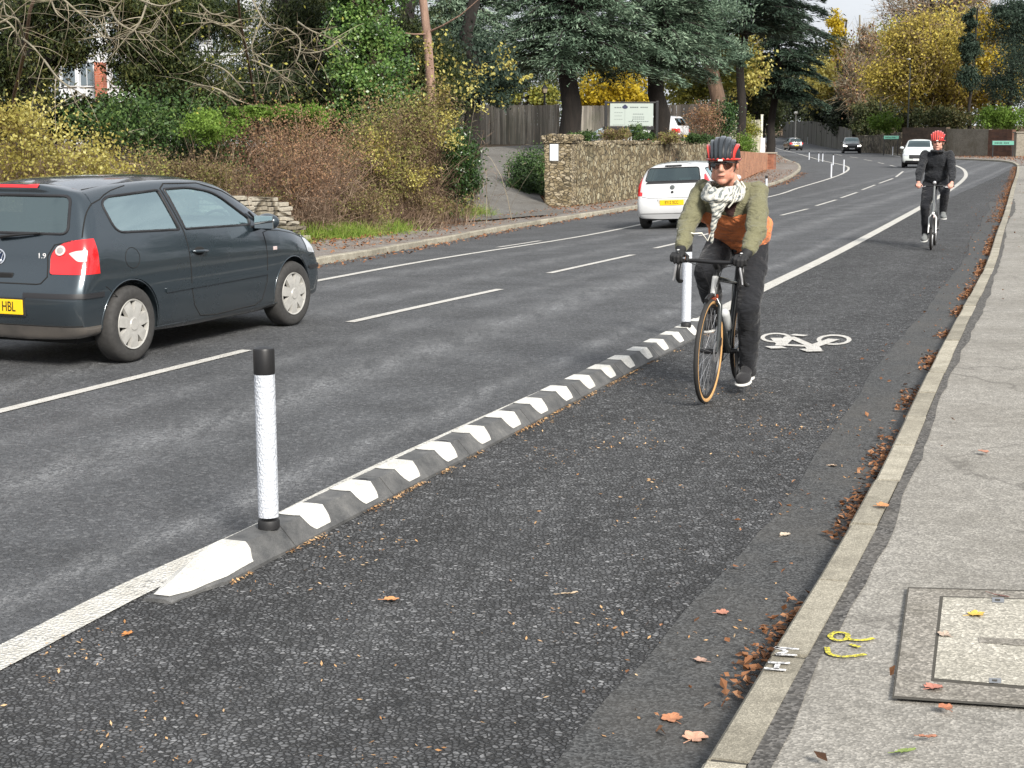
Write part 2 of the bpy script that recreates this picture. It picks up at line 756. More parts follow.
M_asph = asphalt()
M_pave = speckled('pavement_asphalt', (.248, .236, .212), .24, 120, .9, (.13, .12, .10), .6, .5, 1.2, cracks=True)
M_pave2 = speckled('far_pavement_asphalt', (.19, .175, .16), .3, 60, .9, (.13, .075, .045), .8, .5, .9)
M_kerb = speckled('kerb_concrete', (.33, .305, .245), .2, 220, .85, (.13, .115, .085), .7, .3, 3.0, island=.22)
M_mortar = plain('kerb_mortar', (.045, .042, .036), .95)
M_darkstrip = speckled('worn_edge_asphalt', (.075, .072, .068), .55, 90, .95, (.16, .15, .135), .55, .7, 5)
M_smooth = speckled('smooth_tarmac', (.050, .051, .051), .55, 120, .75, (.085, .08, .072), .75, .5, 1.3)
M_paint = road_paint('white_road_paint', (.64, .63, .59), .62, 60.0)
M_paint2 = road_paint('white_line_paint', (.62, .61, .58), .25, 40.0)
M_verge = verge_mat()

# ---- kerb lines taken off the site
RK = [G(*p) for p in [(712, 768), (790, 640), (870, 500), (925, 385), (955, 327), (985, 270), (997, 234), (1004, 215), (1011, 190), (1016, 175), (1017, 167)]]
RKF = [G(*p) for p in [(1017, 167), (1011, 163.5), (995, 161.5), (951, 159.5), (925, 158), (896, 155), (864, 150), (840, 146.5), (810, 143)]]
dirn = (RK[1][0] - RK[0][0], RK[1][1] - RK[0][1])
RK = [(RK[0][0] - k * .344, RK[0][1] - k) for k in (24, 18, 12, 8, 5, 3)] + RK
LK = [G(*p) for p in [(312, 266), (420, 247), (500, 231.5), (600, 215), (700, 199), (766, 187), (787, 180), (797, 174), (801, 169), (799, 165)]]
LK = [(LK[0][0] - k * .34, LK[0][1] - k) for k in (45, 38, 30, 22, 15, 8)] + LK
LKF = [G(*p) for p in [(799, 165), (786, 160), (774, 153), (767, 147), (763, 142)]]
FAR = [(34, 235), (22, 290), (-10, 345), (-60, 400)]          # where the road goes on, bending left under the trees
Lall = resample(LK + LKF[1:] + [(30, 240), (14, 285), (-16, 335), (-64, 390)], 1.5)
Rall = resample(RK + RKF[1:] + [(45.5, 245), (31, 297), (-4, 353), (-56, 408)], 1.5)
EDGE['L'], EDGE['R'] = Lall, Rall
LKq, RKq = resample(LK, .5), resample(RK, .3)
LKFq, RKFq = resample(LKF, 1.0), resample(RKF, 1.0)


def fan(A, B, h, dz, nx=14, rows=200):
    """sheet between two long lines"""
    def samp(Q, n):
        L = np.concatenate([[0], np.cumsum(np.linalg.norm(np.diff(Q, axis=0), axis=1))])
        s = np.linspace(0, 1, n) ** 1.0 * L[-1]
        return np.stack([np.interp(s, L, Q[:, 0]), np.interp(s, L, Q[:, 1])], 1)
    a, b = samp(A, rows), samp(B, rows)
    vs = []
    for p, q in zip(a, b):
        for k in range(nx + 1):
            x, y = p + (q - p) * k / nx
            vs.append((x, y, h(x, y) + dz))
    fs = [(i * (nx + 1) + k, i * (nx + 1) + k + 1, (i + 1) * (nx + 1) + k + 1, (i + 1) * (nx + 1) + k)
          for i in range(rows - 1) for k in range(nx)]
    return MB().add(vs, fs)


# ground sheet, reaching the horizon
xs = np.unique(np.concatenate([np.arange(-1500, -60, 80), np.arange(-60, -14, 2.0), np.arange(-14, 30, .5), np.arange(30, 90, 2.0), np.arange(90, 1501, 80)]))
ys = np.unique(np.concatenate([np.arange(-400, -20, 40), np.arange(-20, 85, .6), np.arange(85, 260, 3.0), np.arange(260, 500, 10), np.arange(500, 3001, 100)]))
gv = [(x, y, gh(x, y)) for y in ys for x in xs]
nxs = len(xs)
gf = [(j * nxs + i, j * nxs + i + 1, (j + 1) * nxs + i + 1, (j + 1) * nxs + i) for j in range(len(ys) - 1) for i in range(nxs - 1)]
ground = MB().add(gv, gf).build('ground', M_verge, smooth=60)
tag(ground, 'brown leafy earth and moss under the trees and hedges', kind='structure')

# road sheet: split into near and far so both sides advance together
def upto(Q, P):
    return int(np.argmin(np.linalg.norm(Q - np.array(P[:2]), axis=1)))


road_mb = MB()
keys = [(0, 0)]
for p, q in (((LK[8]), (7.4, 23.9)), (LK[11], G(1011, 190)), (LK[-1], G(1017, 167)), (LKF[2], G(925, 158)), (LKF[-1], G(840, 146.5))):
    keys.append((upto(Lall, p), upto(Rall, q)))
keys.append((len(Lall) - 1, len(Rall) - 1))
for (a0, b0), (a1, b1) in zip(keys[:-1], keys[1:]):
    rr_ = max(6, int(max(a1 - a0, b1 - b0) * 1.5))
    sub = fan(Lall[a0:a1 + 1], Rall[b0:b1 + 1], hgt, 0.0, 22, rr_)
    road_mb.add(sub.v, sub.f)
road = road_mb.build('road', M_asph, smooth=60)
tag(road, 'dark chipped asphalt carriageway curving away to the left', kind='structure')


def part_marks(mb, name='road_marking', m=None, label=None):
    o = mb.build(name, m or M_paint2, road)
    if label:
        o['label'] = label
    return o


def pxline(pts, w, step=.25, dz=.006, off=0.0):
    Q = resample([G(*p) for p in pts], step)
    return strip(Q, [(off - w / 2, dz), (off + w / 2, dz)])


part_marks(pxline([(-60, 690), (0, 659), (140, 587), (262, 531), (400, 461.5), (600, 369.5), (684, 329.5), (760, 290.5), (850, 246), (920, 208), (950, 190), (962, 181), (966, 174.5), (962, 168.5), (950, 164), (938, 162.5)], .16), 'lane_line', M_paint,
           'wide worn white line marking off the cycle lane')
for a, b_ in (((-90, 434), (247, 350.5)), ((350, 322.5), (500, 289.5)), ((549, 273.5), (633, 255)), ((655, 248.5), (681, 242.5)), ((700, 236), (740, 226)), ((781, 215.5), (808, 209)), ((816, 206), (836, 200)),
              ((841, 198), (857, 192.5)), ((862, 190), (875, 185)), ((879, 183.5), (893, 178.5)), ((896, 177), (903, 171.5)), ((897, 167), (890, 165.3)), ((884, 163.8), (878, 162.5)),
              ((872, 161), (864, 159.5)), ((858, 158), (850, 156.8)), ((842, 155.5), (834, 154)), ((826, 153), (818, 152))):
    o = part_marks(pxline([a, b_], .10), 'centre_dash')
part_marks(pxline([(270, 289), (315, 281.5), (470, 254), (637, 225.5), (771, 196.5), (800, 187.5), (830, 178.5), (843, 173.5), (848.5, 169), (844, 165.5), (820, 160), (795, 153), (775, 147.5)], .12, 1.0), 'edge_line', None,
           'thin white line along the far side of the road')
part_marks(pxline([(948, 161.8), (930, 160), (905, 157.5), (880, 153.5), (850, 149.5)], .15, 1.0), 'edge_line')
part_marks(pxline([(498, 247.5), (540, 241)], .10), 'centre_dash')

# bicycle symbol in the cycle lane
def cycle_symbol():
    o = Vector(G(790, 343)[:2])
    a = (Vector(G(850, 341)[:2]) - Vector(G(745, 344)[:2]))
    mb = MB()
    lift = [.0]

    def P(px, py):
        x, y, z = G(px, py)
        return Vector((x, y, z + .006))

    def seg(a, b, w):
        a, b = P(*a), P(*b)
        t = (b - a).normalized()
        n = Vector((-t.y, t.x, 0)) * w / 2
        lift[0] += .0007
        mb.add([p + Vector((0, 0, lift[0])) for p in (a - n, b - n, b + n, a + n)], [(0, 1, 2, 3)])

    def ring(c, rx, ry, w):
        n = 40
        vs, fs = [], []
        for k in range(n):
            th = 2 * PI * k / n
            for s_ in (1, 1 - w):
                vs.append(P(c[0] + rx * s_ * math.cos(th), c[1] + ry * s_ * math.sin(th)))
        for k in range(n):
            j = (k + 1) % n
            fs.append((2 * k, 2 * j, 2 * j + 1, 2 * k + 1))
        mb.add(vs, fs)
    ring((834, 340.3), 17.5, 5.2, .27)
    ring((776, 338.2), 15.5, 4.8, .27)
    seg((776, 338.5), (783, 345.5), .10)
    seg((783, 345.5), (812, 347), .10)
    seg((812, 347), (790, 337.5), .08)
    seg((790, 337.5), (780, 346.5), .09)
    seg((812, 347.5), (834, 340), .10)
    seg((812, 347.5), (815, 351.2), .12)
    seg((803, 351.5), (820, 351), .16)
    seg((768, 348.7), (784, 348.2), .14)
    seg((792, 335.8), (806, 337), .10)
    part_marks(mb, 'bicycle_symbol', None, 'white painted bicycle symbol behind the front cyclist')


cycle_symbol()

# smooth tarmac along the gutter and a few patches
wl = [0.0]
def wig(base, amp):
    def f():
        wl[0] = wl[0] * .93 + random.uniform(-1, 1) * amp * .35
        return base + wl[0]
    return f


nr = RKq[RKq[:, 1] > 1.0]
nr = nr[nr[:, 1] < 40]
part_marks(strip(nr, [(wig(-.36, .05), .004), (-.2, .004), (0.02, .004)]), 'gutter_strip', M_smooth, 'smooth dark tarmac strip beside the kerb')

# kerb stones, each a bevelled block
def kerb_stones(Q, name, length=.9, wid=.125, top=.085, m=M_kerb, near=60, ch=.012, sg=1):
    mb = MB()
    nn = normals2(Q)
    step = max(1, int(round(length / np.linalg.norm(Q[1] - Q[0]))))
    for i in range(0, len(Q) - step, step):
        p, q = Q[i], Q[i + step]
        d = q - p
        L = np.linalg.norm(d)
        d = d / L
        n = np.array([d[1], -d[0]])
        g = .014
        jz = random.uniform(-.004, .004)
        jn = random.uniform(-.004, .004)
        vs = []
        for s_ in (g, L - g):
            for o, z in ((0, -.15), (0 + .008, top - ch), (.02, top), (wid, top + .003), (wid, -.15)):
                x, y = p + d * s_ + n * (o + jn) * sg
                vs.append((x, y, hgt(x, y) + z + (jz if z > 0 else 0)))
        fs = [(k, k + 5, k + 6, k + 1) for k in range(4)] + [(0, 1, 2, 3, 4), (9, 8, 7, 6, 5)]
        mb.add(vs, fs)
    o = mb.build(name, m)
    core = strip(Q, [(.014 * sg, -.1), (.016 * sg, top - .022), (.024 * sg, top - .008), ((wid - .004) * sg, top - .006), (wid * sg, -.1)])
    core.build('mortar', M_mortar, o)
    return tag(o, kind='structure')


tag(kerb_stones(RKq, 'kerb'), 'pale concrete kerb stones along the right-hand pavement')
tag(kerb_stones(LKq, 'kerb', .9, .13, .10, sg=-1), 'pale concrete kerb along the far left pavement')
tag(kerb_stones(RKFq, 'kerb', 2.0, .15, .10), 'kerb round the outside of the far bend')
tag(kerb_stones(LKFq, 'kerb', 2.0, .15, .10, sg=-1), 'kerb on the inside of the far bend')

# pavements
pv = strip(RKq, [(.125, .08), (.4, .082), (.9, .085), (1.7, .09), (2.5, .095), (3.1, .1)])
pave = tag(pv.build('pavement', M_pave), 'pale worn asphalt pavement beside the kerb on the right', kind='structure')
tag(strip(RKFq, [(.15, .10), (2, .12), (5, .14), (9, .16)]).build('pavement', M_pave2), 'brown leafy pavement outside the far bend', kind='structure')
lp = strip(LKq, [(-.13, .10), (-.6, .103), (-1.3, .105), (-2.5, .12)])
tag(lp.build('pavement', M_pave2), 'narrow grey pavement in front of the hedge and stone wall', kind='structure')
tag(strip(LKFq, [(-.15, .1), (-1.2, .12), (-2.4, .13)]).build('verge', M_pave2), 'brown verge inside the far bend', kind='structure')
wl[0] = 0
o = strip(nr, [(.126, .0835), (wig(.185, .05), .0845)]).build('worn_edge', M_darkstrip, pave)
o['label'] = 'dark gritty strip along the back of the kerb'

# inspection cover let into the pavement
def flat(pts, mat_, name, parent, dz, h=None):
    h = h or (lambda x, y: hgt(x, y) + .0)
    n = 14
    A, B, C_, D = [Vector((*G(*p, hgt, .09)[:2], 0)) for p in pts]
    vs, fs = [], []
    for i in range(n + 1):
        for j in range(n + 1):
            u, v = i / n, j / n
            p = A * (1 - u) * (1 - v) + B * u * (1 - v) + C_ * u * v + D * (1 - u) * v
            vs.append((p.x, p.y, h(p.x, p.y) + dz))
    for i in range(n):
        for j in range(n):
            fs.append((i * (n + 1) + j, (i + 1) * (n + 1) + j, (i + 1) * (n + 1) + j + 1, i * (n + 1) + j + 1))
    return MB().add(vs, fs).build(name, mat_, parent)


M_cover = speckled('cover_concrete', (.37, .35, .30), .28, 120, .9, (.20, .19, .15), .5, .45, 4)
M_cframe = speckled('cover_surround', (.22, .205, .18), .3, 110, .95, (.09, .08, .06), .6, .45, 5)
M_crack = plain('dark_joint', (.06, .055, .045), .95)
M_steel = plain('dull_steel', (.30, .31, .32), .5, .6)
cov = empty('inspection_cover', (*G(960, 640, hgt, .09)[:2], hgt(0, 0) + .09), 0,
            'square concrete inspection cover let into the pavement', 'inspection cover')
cl = cov.matrix_world


def cov_part(o):
    o.parent = cov
    o.location = (-cov.location.x, -cov.location.y, -cov.location.z)
    return o


cov_part(flat([(907.5, 588.5), (1100, 593.5), (1090, 713.5), (892, 700)], M_crack, 'joint', None, .0955))
cov_part(flat([(909, 590), (1100, 595), (1090, 712), (894, 698)], M_cframe, 'surround', None, .0965))
cov_part(flat([(940, 598), (1100, 603), (1090, 697), (931, 683)], M_crack, 'joint', None, .0975))
cov_part(flat([(943, 599.5), (1100, 604), (1090, 694), (934, 681)], M_cover, 'cover_plate', None, .0988))
cov_part(flat([(978, 640), (1040, 643), (1040, 650), (979, 645.5)], M_cframe, 'recess_strip', None, .1005))
for a, c in ((994, 684), (997, 603)):
    cov_part(flat([(a - 5, c - 3), (a + 7, c - 2.6), (a + 7, c + 2.4), (a - 5, c + 2)], M_steel, 'lifting_eye', None, .1005))
    cov_part(flat([(a - 2, c - 1), (a + 3, c - .8), (a + 3, c + .8), (a - 2, c + .6)], M_crack, 'keyhole', None, .102))

# sprayed marks
M_spray = road_paint('yellow_spray', (.72, .64, .04), .95, 70.0)
M_wspray = road_paint('white_spray', (.74, .74, .75), .45, 90.0)


def spray(curves, w, dz, mat_, name, parent, label):
    mb = MB()
    for c in curves:
        Q = resample([G(*p, hgt, .085) for p in c], .012)
        s_ = strip(Q, [(-w / 2, dz), (w / 2, dz)])
        mb.add(s_.v, s_.f)
    o = mb.build(name, mat_, parent)
    o['label'] = label
    return o


spray([[(846, 634), (836, 633), (830, 637), (836, 641), (846, 640), (848, 636), (846, 634)],
       [(827, 648), (829, 654), (838, 657), (851, 657), (866, 655)], [(848, 640), (862, 641), (874, 639)], [(850, 645), (860, 648)]],
      .018, .0885, M_spray, 'spray_mark', pave, 'yellow sprayed squiggle on the pavement')
kerb0 = [o for o in COL.objects if o.name == 'kerb'][0]
spray([[(775, 649), (799, 651)], [(776, 656), (797, 657)], [(775, 649), (786, 653), (776, 656)], [(764, 670), (786, 672)], [(768, 664), (790, 665)], [(778, 665), (776, 671)]],
      .017, .0915, M_wspray, 'spray_mark', kerb0, 'white sprayed letters on a kerb stone')

# driveway climbing behind the gate pillar
Lp = [G(*p, gh, .04) for p in [(450, 222), (455, 207), (458, 190), (458, 175), (455, 160), (450, 149.5)]]
Rp = [G(*p, gh, .04) for p in [(585, 216), (552, 208), (540, 196), (538, 183), (545, 165), (565, 149.5)]]
dv = fan(resample(Lp, .3), resample(Rp, .3), gh, .05, 12, 60).build('driveway', speckled('driveway_asphalt', (.135, .13, .12), .25, 60, .85, (.06, .05, .04), .6, .3, .5), smooth=60)
tag(dv, 'grey asphalt driveway climbing past the stone gate pillar', kind='structure')
# ------------------------------------------------------------------ cars
def car_paint(name, c, metal=.0, rough=.35, flake=.0, dirt=.25):
    m, t, b = nt(name)
    v = coords(t)
    n = tex(t, 'Noise', v, Scale=3.0, Detail=6.0, Roughness=.65)
    sep = t.nodes.new('ShaderNodeSeparateXYZ')
    t.links.new(v, sep.inputs[0])
    low = ramp(t, [(.15, 1.0), (.55, .0)], sep.outputs[2])
    f = mth(t, 'MULTIPLY', mth(t, 'MULTIPLY', n.outputs[0], low.outputs[0]), dirt * 2)
    col = mixc(t, f, c, (.16, .14, .12))
    t.links.new(col, b.inputs['Base Color'])
    b.inputs['Metallic'].default_value = metal
    rg = ramp(t, [(.35, rough), (.7, rough + .12)], n.outputs[0])
    t.links.new(rg.outputs[0], b.inputs['Roughness'])
    b.inputs['Coat Weight'].default_value = 1.0
    b.inputs['Coat Roughness'].default_value = .05
    return m


def window_mat(name, tintc, alpha, base=.10):
    m, t, b = nt(name)
    t.nodes.remove(b)
    tr = t.nodes.new('ShaderNodeBsdfTransparent')
    tr.inputs[0].default_value = (*[x * alpha for x in tintc], 1)
    gl = t.nodes.new('ShaderNodeBsdfGlossy')
    gl.inputs['Roughness'].default_value = .02
    gl.inputs['Color'].default_value = (.80, 1, 1, 1)
    g = t.nodes.new('ShaderNodeNewGeometry')
    vm = t.nodes.new('ShaderNodeVectorMath')
    vm.operation = 'DOT_PRODUCT'
    t.links.new(g.outputs['Normal'], vm.inputs[0])
    t.links.new(g.outputs['Incoming'], vm.inputs[1])
    c = mth(t, 'SUBTRACT', 1.0, mth(t, 'ABSOLUTE', vm.outputs['Value']), clamp=True)
    f = mth(t, 'ADD', mth(t, 'MULTIPLY', mth(t, 'POWER', c, 4.0), .8), base, clamp=True)
    mx = t.nodes.new('ShaderNodeMixShader')
    t.links.new(f, mx.inputs[0])
    t.links.new(tr.outputs[0], mx.inputs[1])
    t.links.new(gl.outputs[0], mx.inputs[2])
    t.links.new(mx.outputs[0], t.nodes['Material Output'].inputs['Surface'])
    return m


M_trim = plain('black_trim', (.018, .018, .02), .5)
M_rub = plain('tyre_rubber', (.035, .034, .033), .8, var=.3, scale=30)
M_cap = plain('silver_wheel_cover', (.50, .49, .46), .38, .35, var=.12, scale=20)
M_dark = plain('dark_cavity', (.008, .008, .008), .9)
M_seat = plain('seat_fabric', (.05, .055, .06), .9)
M_red = plain('red_lamp', (.62, .012, .015), .18, coat=1.0)
M_clear = plain('clear_lamp', (.62, .50, .48), .18, coat=1.0)
M_chrome = plain('chrome', (.75, .76, .78), .15, 1.0)
M_plateY = plain('yellow_plate', (.80, .52, .015), .4)
M_plateW = plain('white_plate', (.78, .78, .76), .4)
M_blk = plain('black_print', (.01, .01, .01), .5)
M_bglass = window_mat('side_glass', (.80, .98, .95), .92, .46)
M_rglass = window_mat('rear_glass', (.45, .55, .58), .55, .20)
M_dglass = window_mat('dark_glass', (.3, .34, .36), .35, .15)
M_lampglass = plain('headlamp_glass', (.55, .57, .6), .1, .3, coat=1)
M_amber = plain('amber_lamp', (.75, .45, .30), .25)
M_under = plain('underbody', (.012, .012, .012), .9)


def emis(name, c, s):
    m, t, b = nt(name)
    b.inputs['Base Color'].default_value = (*c, 1)
    b.inputs['Emission Color'].default_value = (*c, 1)
    b.inputs['Emission Strength'].default_value = s
    return m


M_on = emis('lit_headlamp', (1, .95, .85), 5.0)


def lerp_prof(P, z):
    if z <= P[0][0]:
        return P[0][1]
    for (a, u), (b, v) in zip(P[:-1], P[1:]):
        if z <= b:
            return u + (v - u) * (z - a) / (b - a)
    return P[-1][1]


def crom(P, sub):
    """P: (n, m, 3) control rows -> rows refined with Catmull-Rom along axis 0"""
    n = len(P)
    E = np.concatenate([[2 * P[0] - P[1]], P, [2 * P[-1] - P[-2]]])
    out = []
    for i in range(n - 1):
        a, b, c, d = E[i], E[i + 1], E[i + 2], E[i + 3]
        for k in range(sub):
            t = k / sub
            out.append(.5 * (2 * b + (c - a) * t + (2 * a - 5 * b + 4 * c - d) * t * t + (3 * b - a - 3 * c + d) * t ** 3))
    out.append(P[-1])
    return np.array(out)


def car_shell(ST, XR, XF, inset=0.0, sub=5, xlim=None, zfloor=None):
    """ST rows: x, zb, w, zs, ws, zr, wr, zt. XR / XF: nose and tail side profiles [(z, x)]"""
    rows = []
    L = XF[0][1]

    def section(zb, w, zs, ws, zr, wr, zt):
        w, ws, wr, zt = w - inset, ws - inset, wr - inset, zt - inset * .8
        zr = min(zr - inset * .8, zt - .005)
        if zfloor is not None:
            zb = zfloor
        zm = zb + (zs - zb) * .5
        return [(0, zb), (w * .72, zb), (w * .945, zb + .035), (w * .985, zb + (zm - zb) * .42), (w, zm - .02),
                (w * .995, zs - (zs - zm) * .42), (ws, zs), (ws + (wr - ws) * .52 + .018, zs + (zr - zs) * .5),
                (wr, zr), (wr * .80, zr + (zt - zr) * .55), (wr * .42, zr + (zt - zr) * .92), (0, zt)]
    secs = [(s[0], section(*s[1:])) for s in ST]
    if xlim:
        secs = [s for s in secs if xlim[0] <= s[0] <= xlim[1]]
    out = []
    # tail
    y_, z_ = zip(*secs[0][1])
    if xlim is None or xlim[0] <= 0:
        for off, sc in ((.035, 0.0), (.030, .35), (.028, .62), (.045, .84), (.085, .95), (.16, .99)):
            out.append([(lerp_prof(XR, z) + off - .028 + inset * 1.1 + (.02 * (1 - sc) if sc < .9 else 0) * 0, y * sc, z) for y, z in secs[0][1]])
    else:
        out.append([(secs[0][0], 0.0, z) for y, z in secs[0][1]])
        out.append([(secs[0][0], y * .97, z) for y, z in secs[0][1]])
    for x, s in secs:
        out.append([(x, y, z) for y, z in s])
    if xlim is None:
        for off, sc in ((.16, .985), (.085, .93), (.04, .80), (.012, .55), (.0, .28), (0, 0.0)):
            out.append([(lerp_prof(XF, z) - off, y * sc, z) for y, z in secs[-1][1]])
    else:
        out.append([(secs[-1][0], y * .97, z) for y, z in secs[-1][1]])
        out.append([(secs[-1][0], 0.0, z) for y, z in secs[-1][1]])
    P = np.array(out, float)
    if xlim is None:
        P = crom(P, sub)
    P = np.swapaxes(P, 0, 1)
    P = crom(P, 4 if xlim is None else 2)
    P = np.swapaxes(P, 0, 1)
    P[:, :, 1] = np.maximum(P[:, :, 1], 0)
    P[:, 0, 1] = 0
    P[:, -1, 1] = 0
    n, m = P.shape[:2]
    full = np.concatenate([P, P[:, ::-1][:, 1:-1] * np.array([1, -1, 1])], 1)
    k = full.shape[1]
    vs = full.reshape(-1, 3)
    fs = [(i * k + j, i * k + (j + 1) % k, (i + 1) * k + (j + 1) % k, (i + 1) * k + j) for i in range(n - 1) for j in range(k)]
    mb = MB().add(vs, fs)
    me = mb.mesh('shell')
    bm = bmesh.new()
    bm.from_mesh(me)
    bmesh.ops.remove_doubles(bm, verts=bm.verts, dist=2e-4)
    bmesh.ops.dissolve_degenerate(bm, edges=bm.edges, dist=1e-4)
    bmesh.ops.holes_fill(bm, edges=[e for e in bm.edges if e.is_boundary], sides=0)
    bmesh.ops.recalc_face_normals(bm, faces=bm.faces)
    bm.to_mesh(me)
    bm.free()
    return me


def round_poly(pts, r=.04, n=5):
    """round the corners of a 2D polygon; a point may carry its own radius"""
    out = []
    m = len(pts)
    for i in range(m):
        p = pts[i]
        rr = p[2] if len(p) > 2 else r
        a, b, c = (Vector(pts[i - 1][:2]), Vector(p[:2]), Vector(pts[(i + 1) % m][:2]))
        u, v = a - b, c - b
        k = min(rr, u.length * .45, v.length * .45)
        s, e = b + u.normalized() * k, b + v.normalized() * k
        for j in range(n + 1):
            t = j / n
            q = s * (1 - t) ** 2 + b * 2 * t * (1 - t) + e * t * t
            out.append((q.x, q.y))
    return out


def prism(poly, axis, lo, hi):
    n = len(poly)
    if axis == 'y':
        f = lambda p, h: (p[0], h, p[1])
    elif axis == 'x':
        f = lambda p, h: (h, p[0], p[1])
    else:
        f = lambda p, h: (p[0], p[1], h)
    mb = MB()
    mb.add([f(p, lo) for p in poly] + [f(p, hi) for p in poly],
           [(i, (i + 1) % n, n + (i + 1) % n, n + i) for i in range(n)] + [tuple(range(n - 1, -1, -1)), tuple(range(n, 2 * n))])
    me = mb.mesh('prism')
    bm = bmesh.new()
    bm.from_mesh(me)
    bmesh.ops.recalc_face_normals(bm, faces=bm.faces)
    bm.to_mesh(me)
    bm.free()
    return me


def boolean(me, others, op='DIFFERENCE'):
    """cut a mesh with others (meshes), no operators"""
    tmp = []
    mods = []
    for q in others:
        o = bpy.data.objects.new('cutter', q)
        COL.objects.link(o)
        tmp.append(o)
        mods.append(('BOOLEAN', dict(operation=op, object=o, solver='EXACT')))
    r = evaluated(me, mods)
    for o in tmp:
        bpy.data.objects.remove(o)
    return r


def offset_poly(poly, d):
    c = [Vector(p) for p in poly]
    n = len(c)
    area = sum(c[i].x * c[(i + 1) % n].y - c[(i + 1) % n].x * c[i].y for i in range(n))
    s = 1 if area > 0 else -1
    out = []
    for i in range(n):
        t = (c[(i + 1) % n] - c[i - 1])
        if t.length < 1e-9:
            out.append(tuple(c[i]))
            continue
        t.normalize()
        out.append((c[i].x + s * t.y * d, c[i].y - s * t.x * d))
    return out


def edge_dist(poly, x, y):
    best = 9
    for i in range(len(poly)):
        ax, ay = poly[i]
        bx, by = poly[(i + 1) % len(poly)]
        dx, dy = bx - ax, by - ay
        L = dx * dx + dy * dy
        t = 0 if L == 0 else max(0, min(1, ((x - ax) * dx + (y - ay) * dy) / L))
        best = min(best, math.hypot(x - ax - t * dx, y - ay - t * dy))
    return best


def skin_piece(shell, poly, axis, lo, hi, off=.0, thick=0.0, side=None):
    """the part of the body skin inside a prism, pushed out by off"""
    me = boolean(shell.copy(), [prism(poly, axis, lo, hi)], 'INTERSECT')
    bm = bmesh.new()
    bm.from_mesh(me)
    bm.normal_update()
    ai = {'x': 0, 'y': 1, 'z': 2}[axis]
    bad = []
    oi = [k for k in (0, 1, 2) if k != ai]
    for f in bm.faces:
        n = f.normal
        c = f.calc_center_median()
        if abs(n[ai]) < .04 and edge_dist(poly, c[oi[0]], c[oi[1]]) < 5e-4:
            bad.append(f)
        elif abs(c[ai] - lo) < 1e-4 or abs(c[ai] - hi) < 1e-4:
            bad.append(f)
    bmesh.ops.delete(bm, geom=bad, context='FACES')
    bmesh.ops.remove_doubles(bm, verts=bm.verts, dist=1e-4)
    bm.normal_update()
    if off:
        for v in bm.verts:
            v.co += v.normal * off
    if thick:
        geom = bmesh.ops.solidify(bm, geom=list(bm.faces), thickness=thick)
    bm.to_mesh(me)
    bm.free()
    for p in me.polygons:
        p.use_smooth = True
    if thick:
        shade(me, 40)
    return me


class Caster:
    def __init__(s, me):
        s.t = BVHTree.FromPolygons([v.co.copy() for v in me.vertices], [tuple(p.vertices) for p in me.polygons])

    def side(s, x, z, sg=1):
        h = s.t.ray_cast(Vector((x, 3 * sg, z)), Vector((0, -sg, 0)))
        return (h[0], h[1]) if h[0] is not None else (None, None)

    def rear(s, y, z):
        h = s.t.ray_cast(Vector((-2, y, z)), Vector((1, 0, 0)))
        return (h[0], h[1]) if h[0] is not None else (None, None)

    def front(s, y, z):
        h = s.t.ray_cast(Vector((9, y, z)), Vector((-1, 0, 0)))
        return (h[0], h[1]) if h[0] is not None else (None, None)

    def top(s, x, y):
        h = s.t.ray_cast(Vector((x, y, 4)), Vector((0, 0, -1)))
        return (h[0], h[1]) if h[0] is not None else (None, None)


def seam(cast, pts, kind, mat_, name, parent, r=.004, off=-.001, sg=1, closed=False, step=.03):
    """a thin dark bead following the skin: shut lines, seals"""
    P = []
    pts = list(pts) + ([pts[0]] if closed else [])
    for (a, b), (c, d) in zip(pts[:-1], pts[1:]):
        n = max(1, int(math.hypot(c - a, d - b) / step))
        for k in range(n):
            P.append((a + (c - a) * k / n, b + (d - b) * k / n))
    if not closed:
        P.append(pts[-1])
    Q = []
    for p in P:
        h, n = (cast.side(p[0], p[1], sg) if kind == 'side' else cast.rear(*p) if kind == 'rear' else cast.front(*p))
        if h is not None:
            Q.append(h + n * off)
    if len(Q) < 2:
        return None
    return MB().tube(Q, r, 6, closed=closed).build(name, mat_, parent, smooth=60)


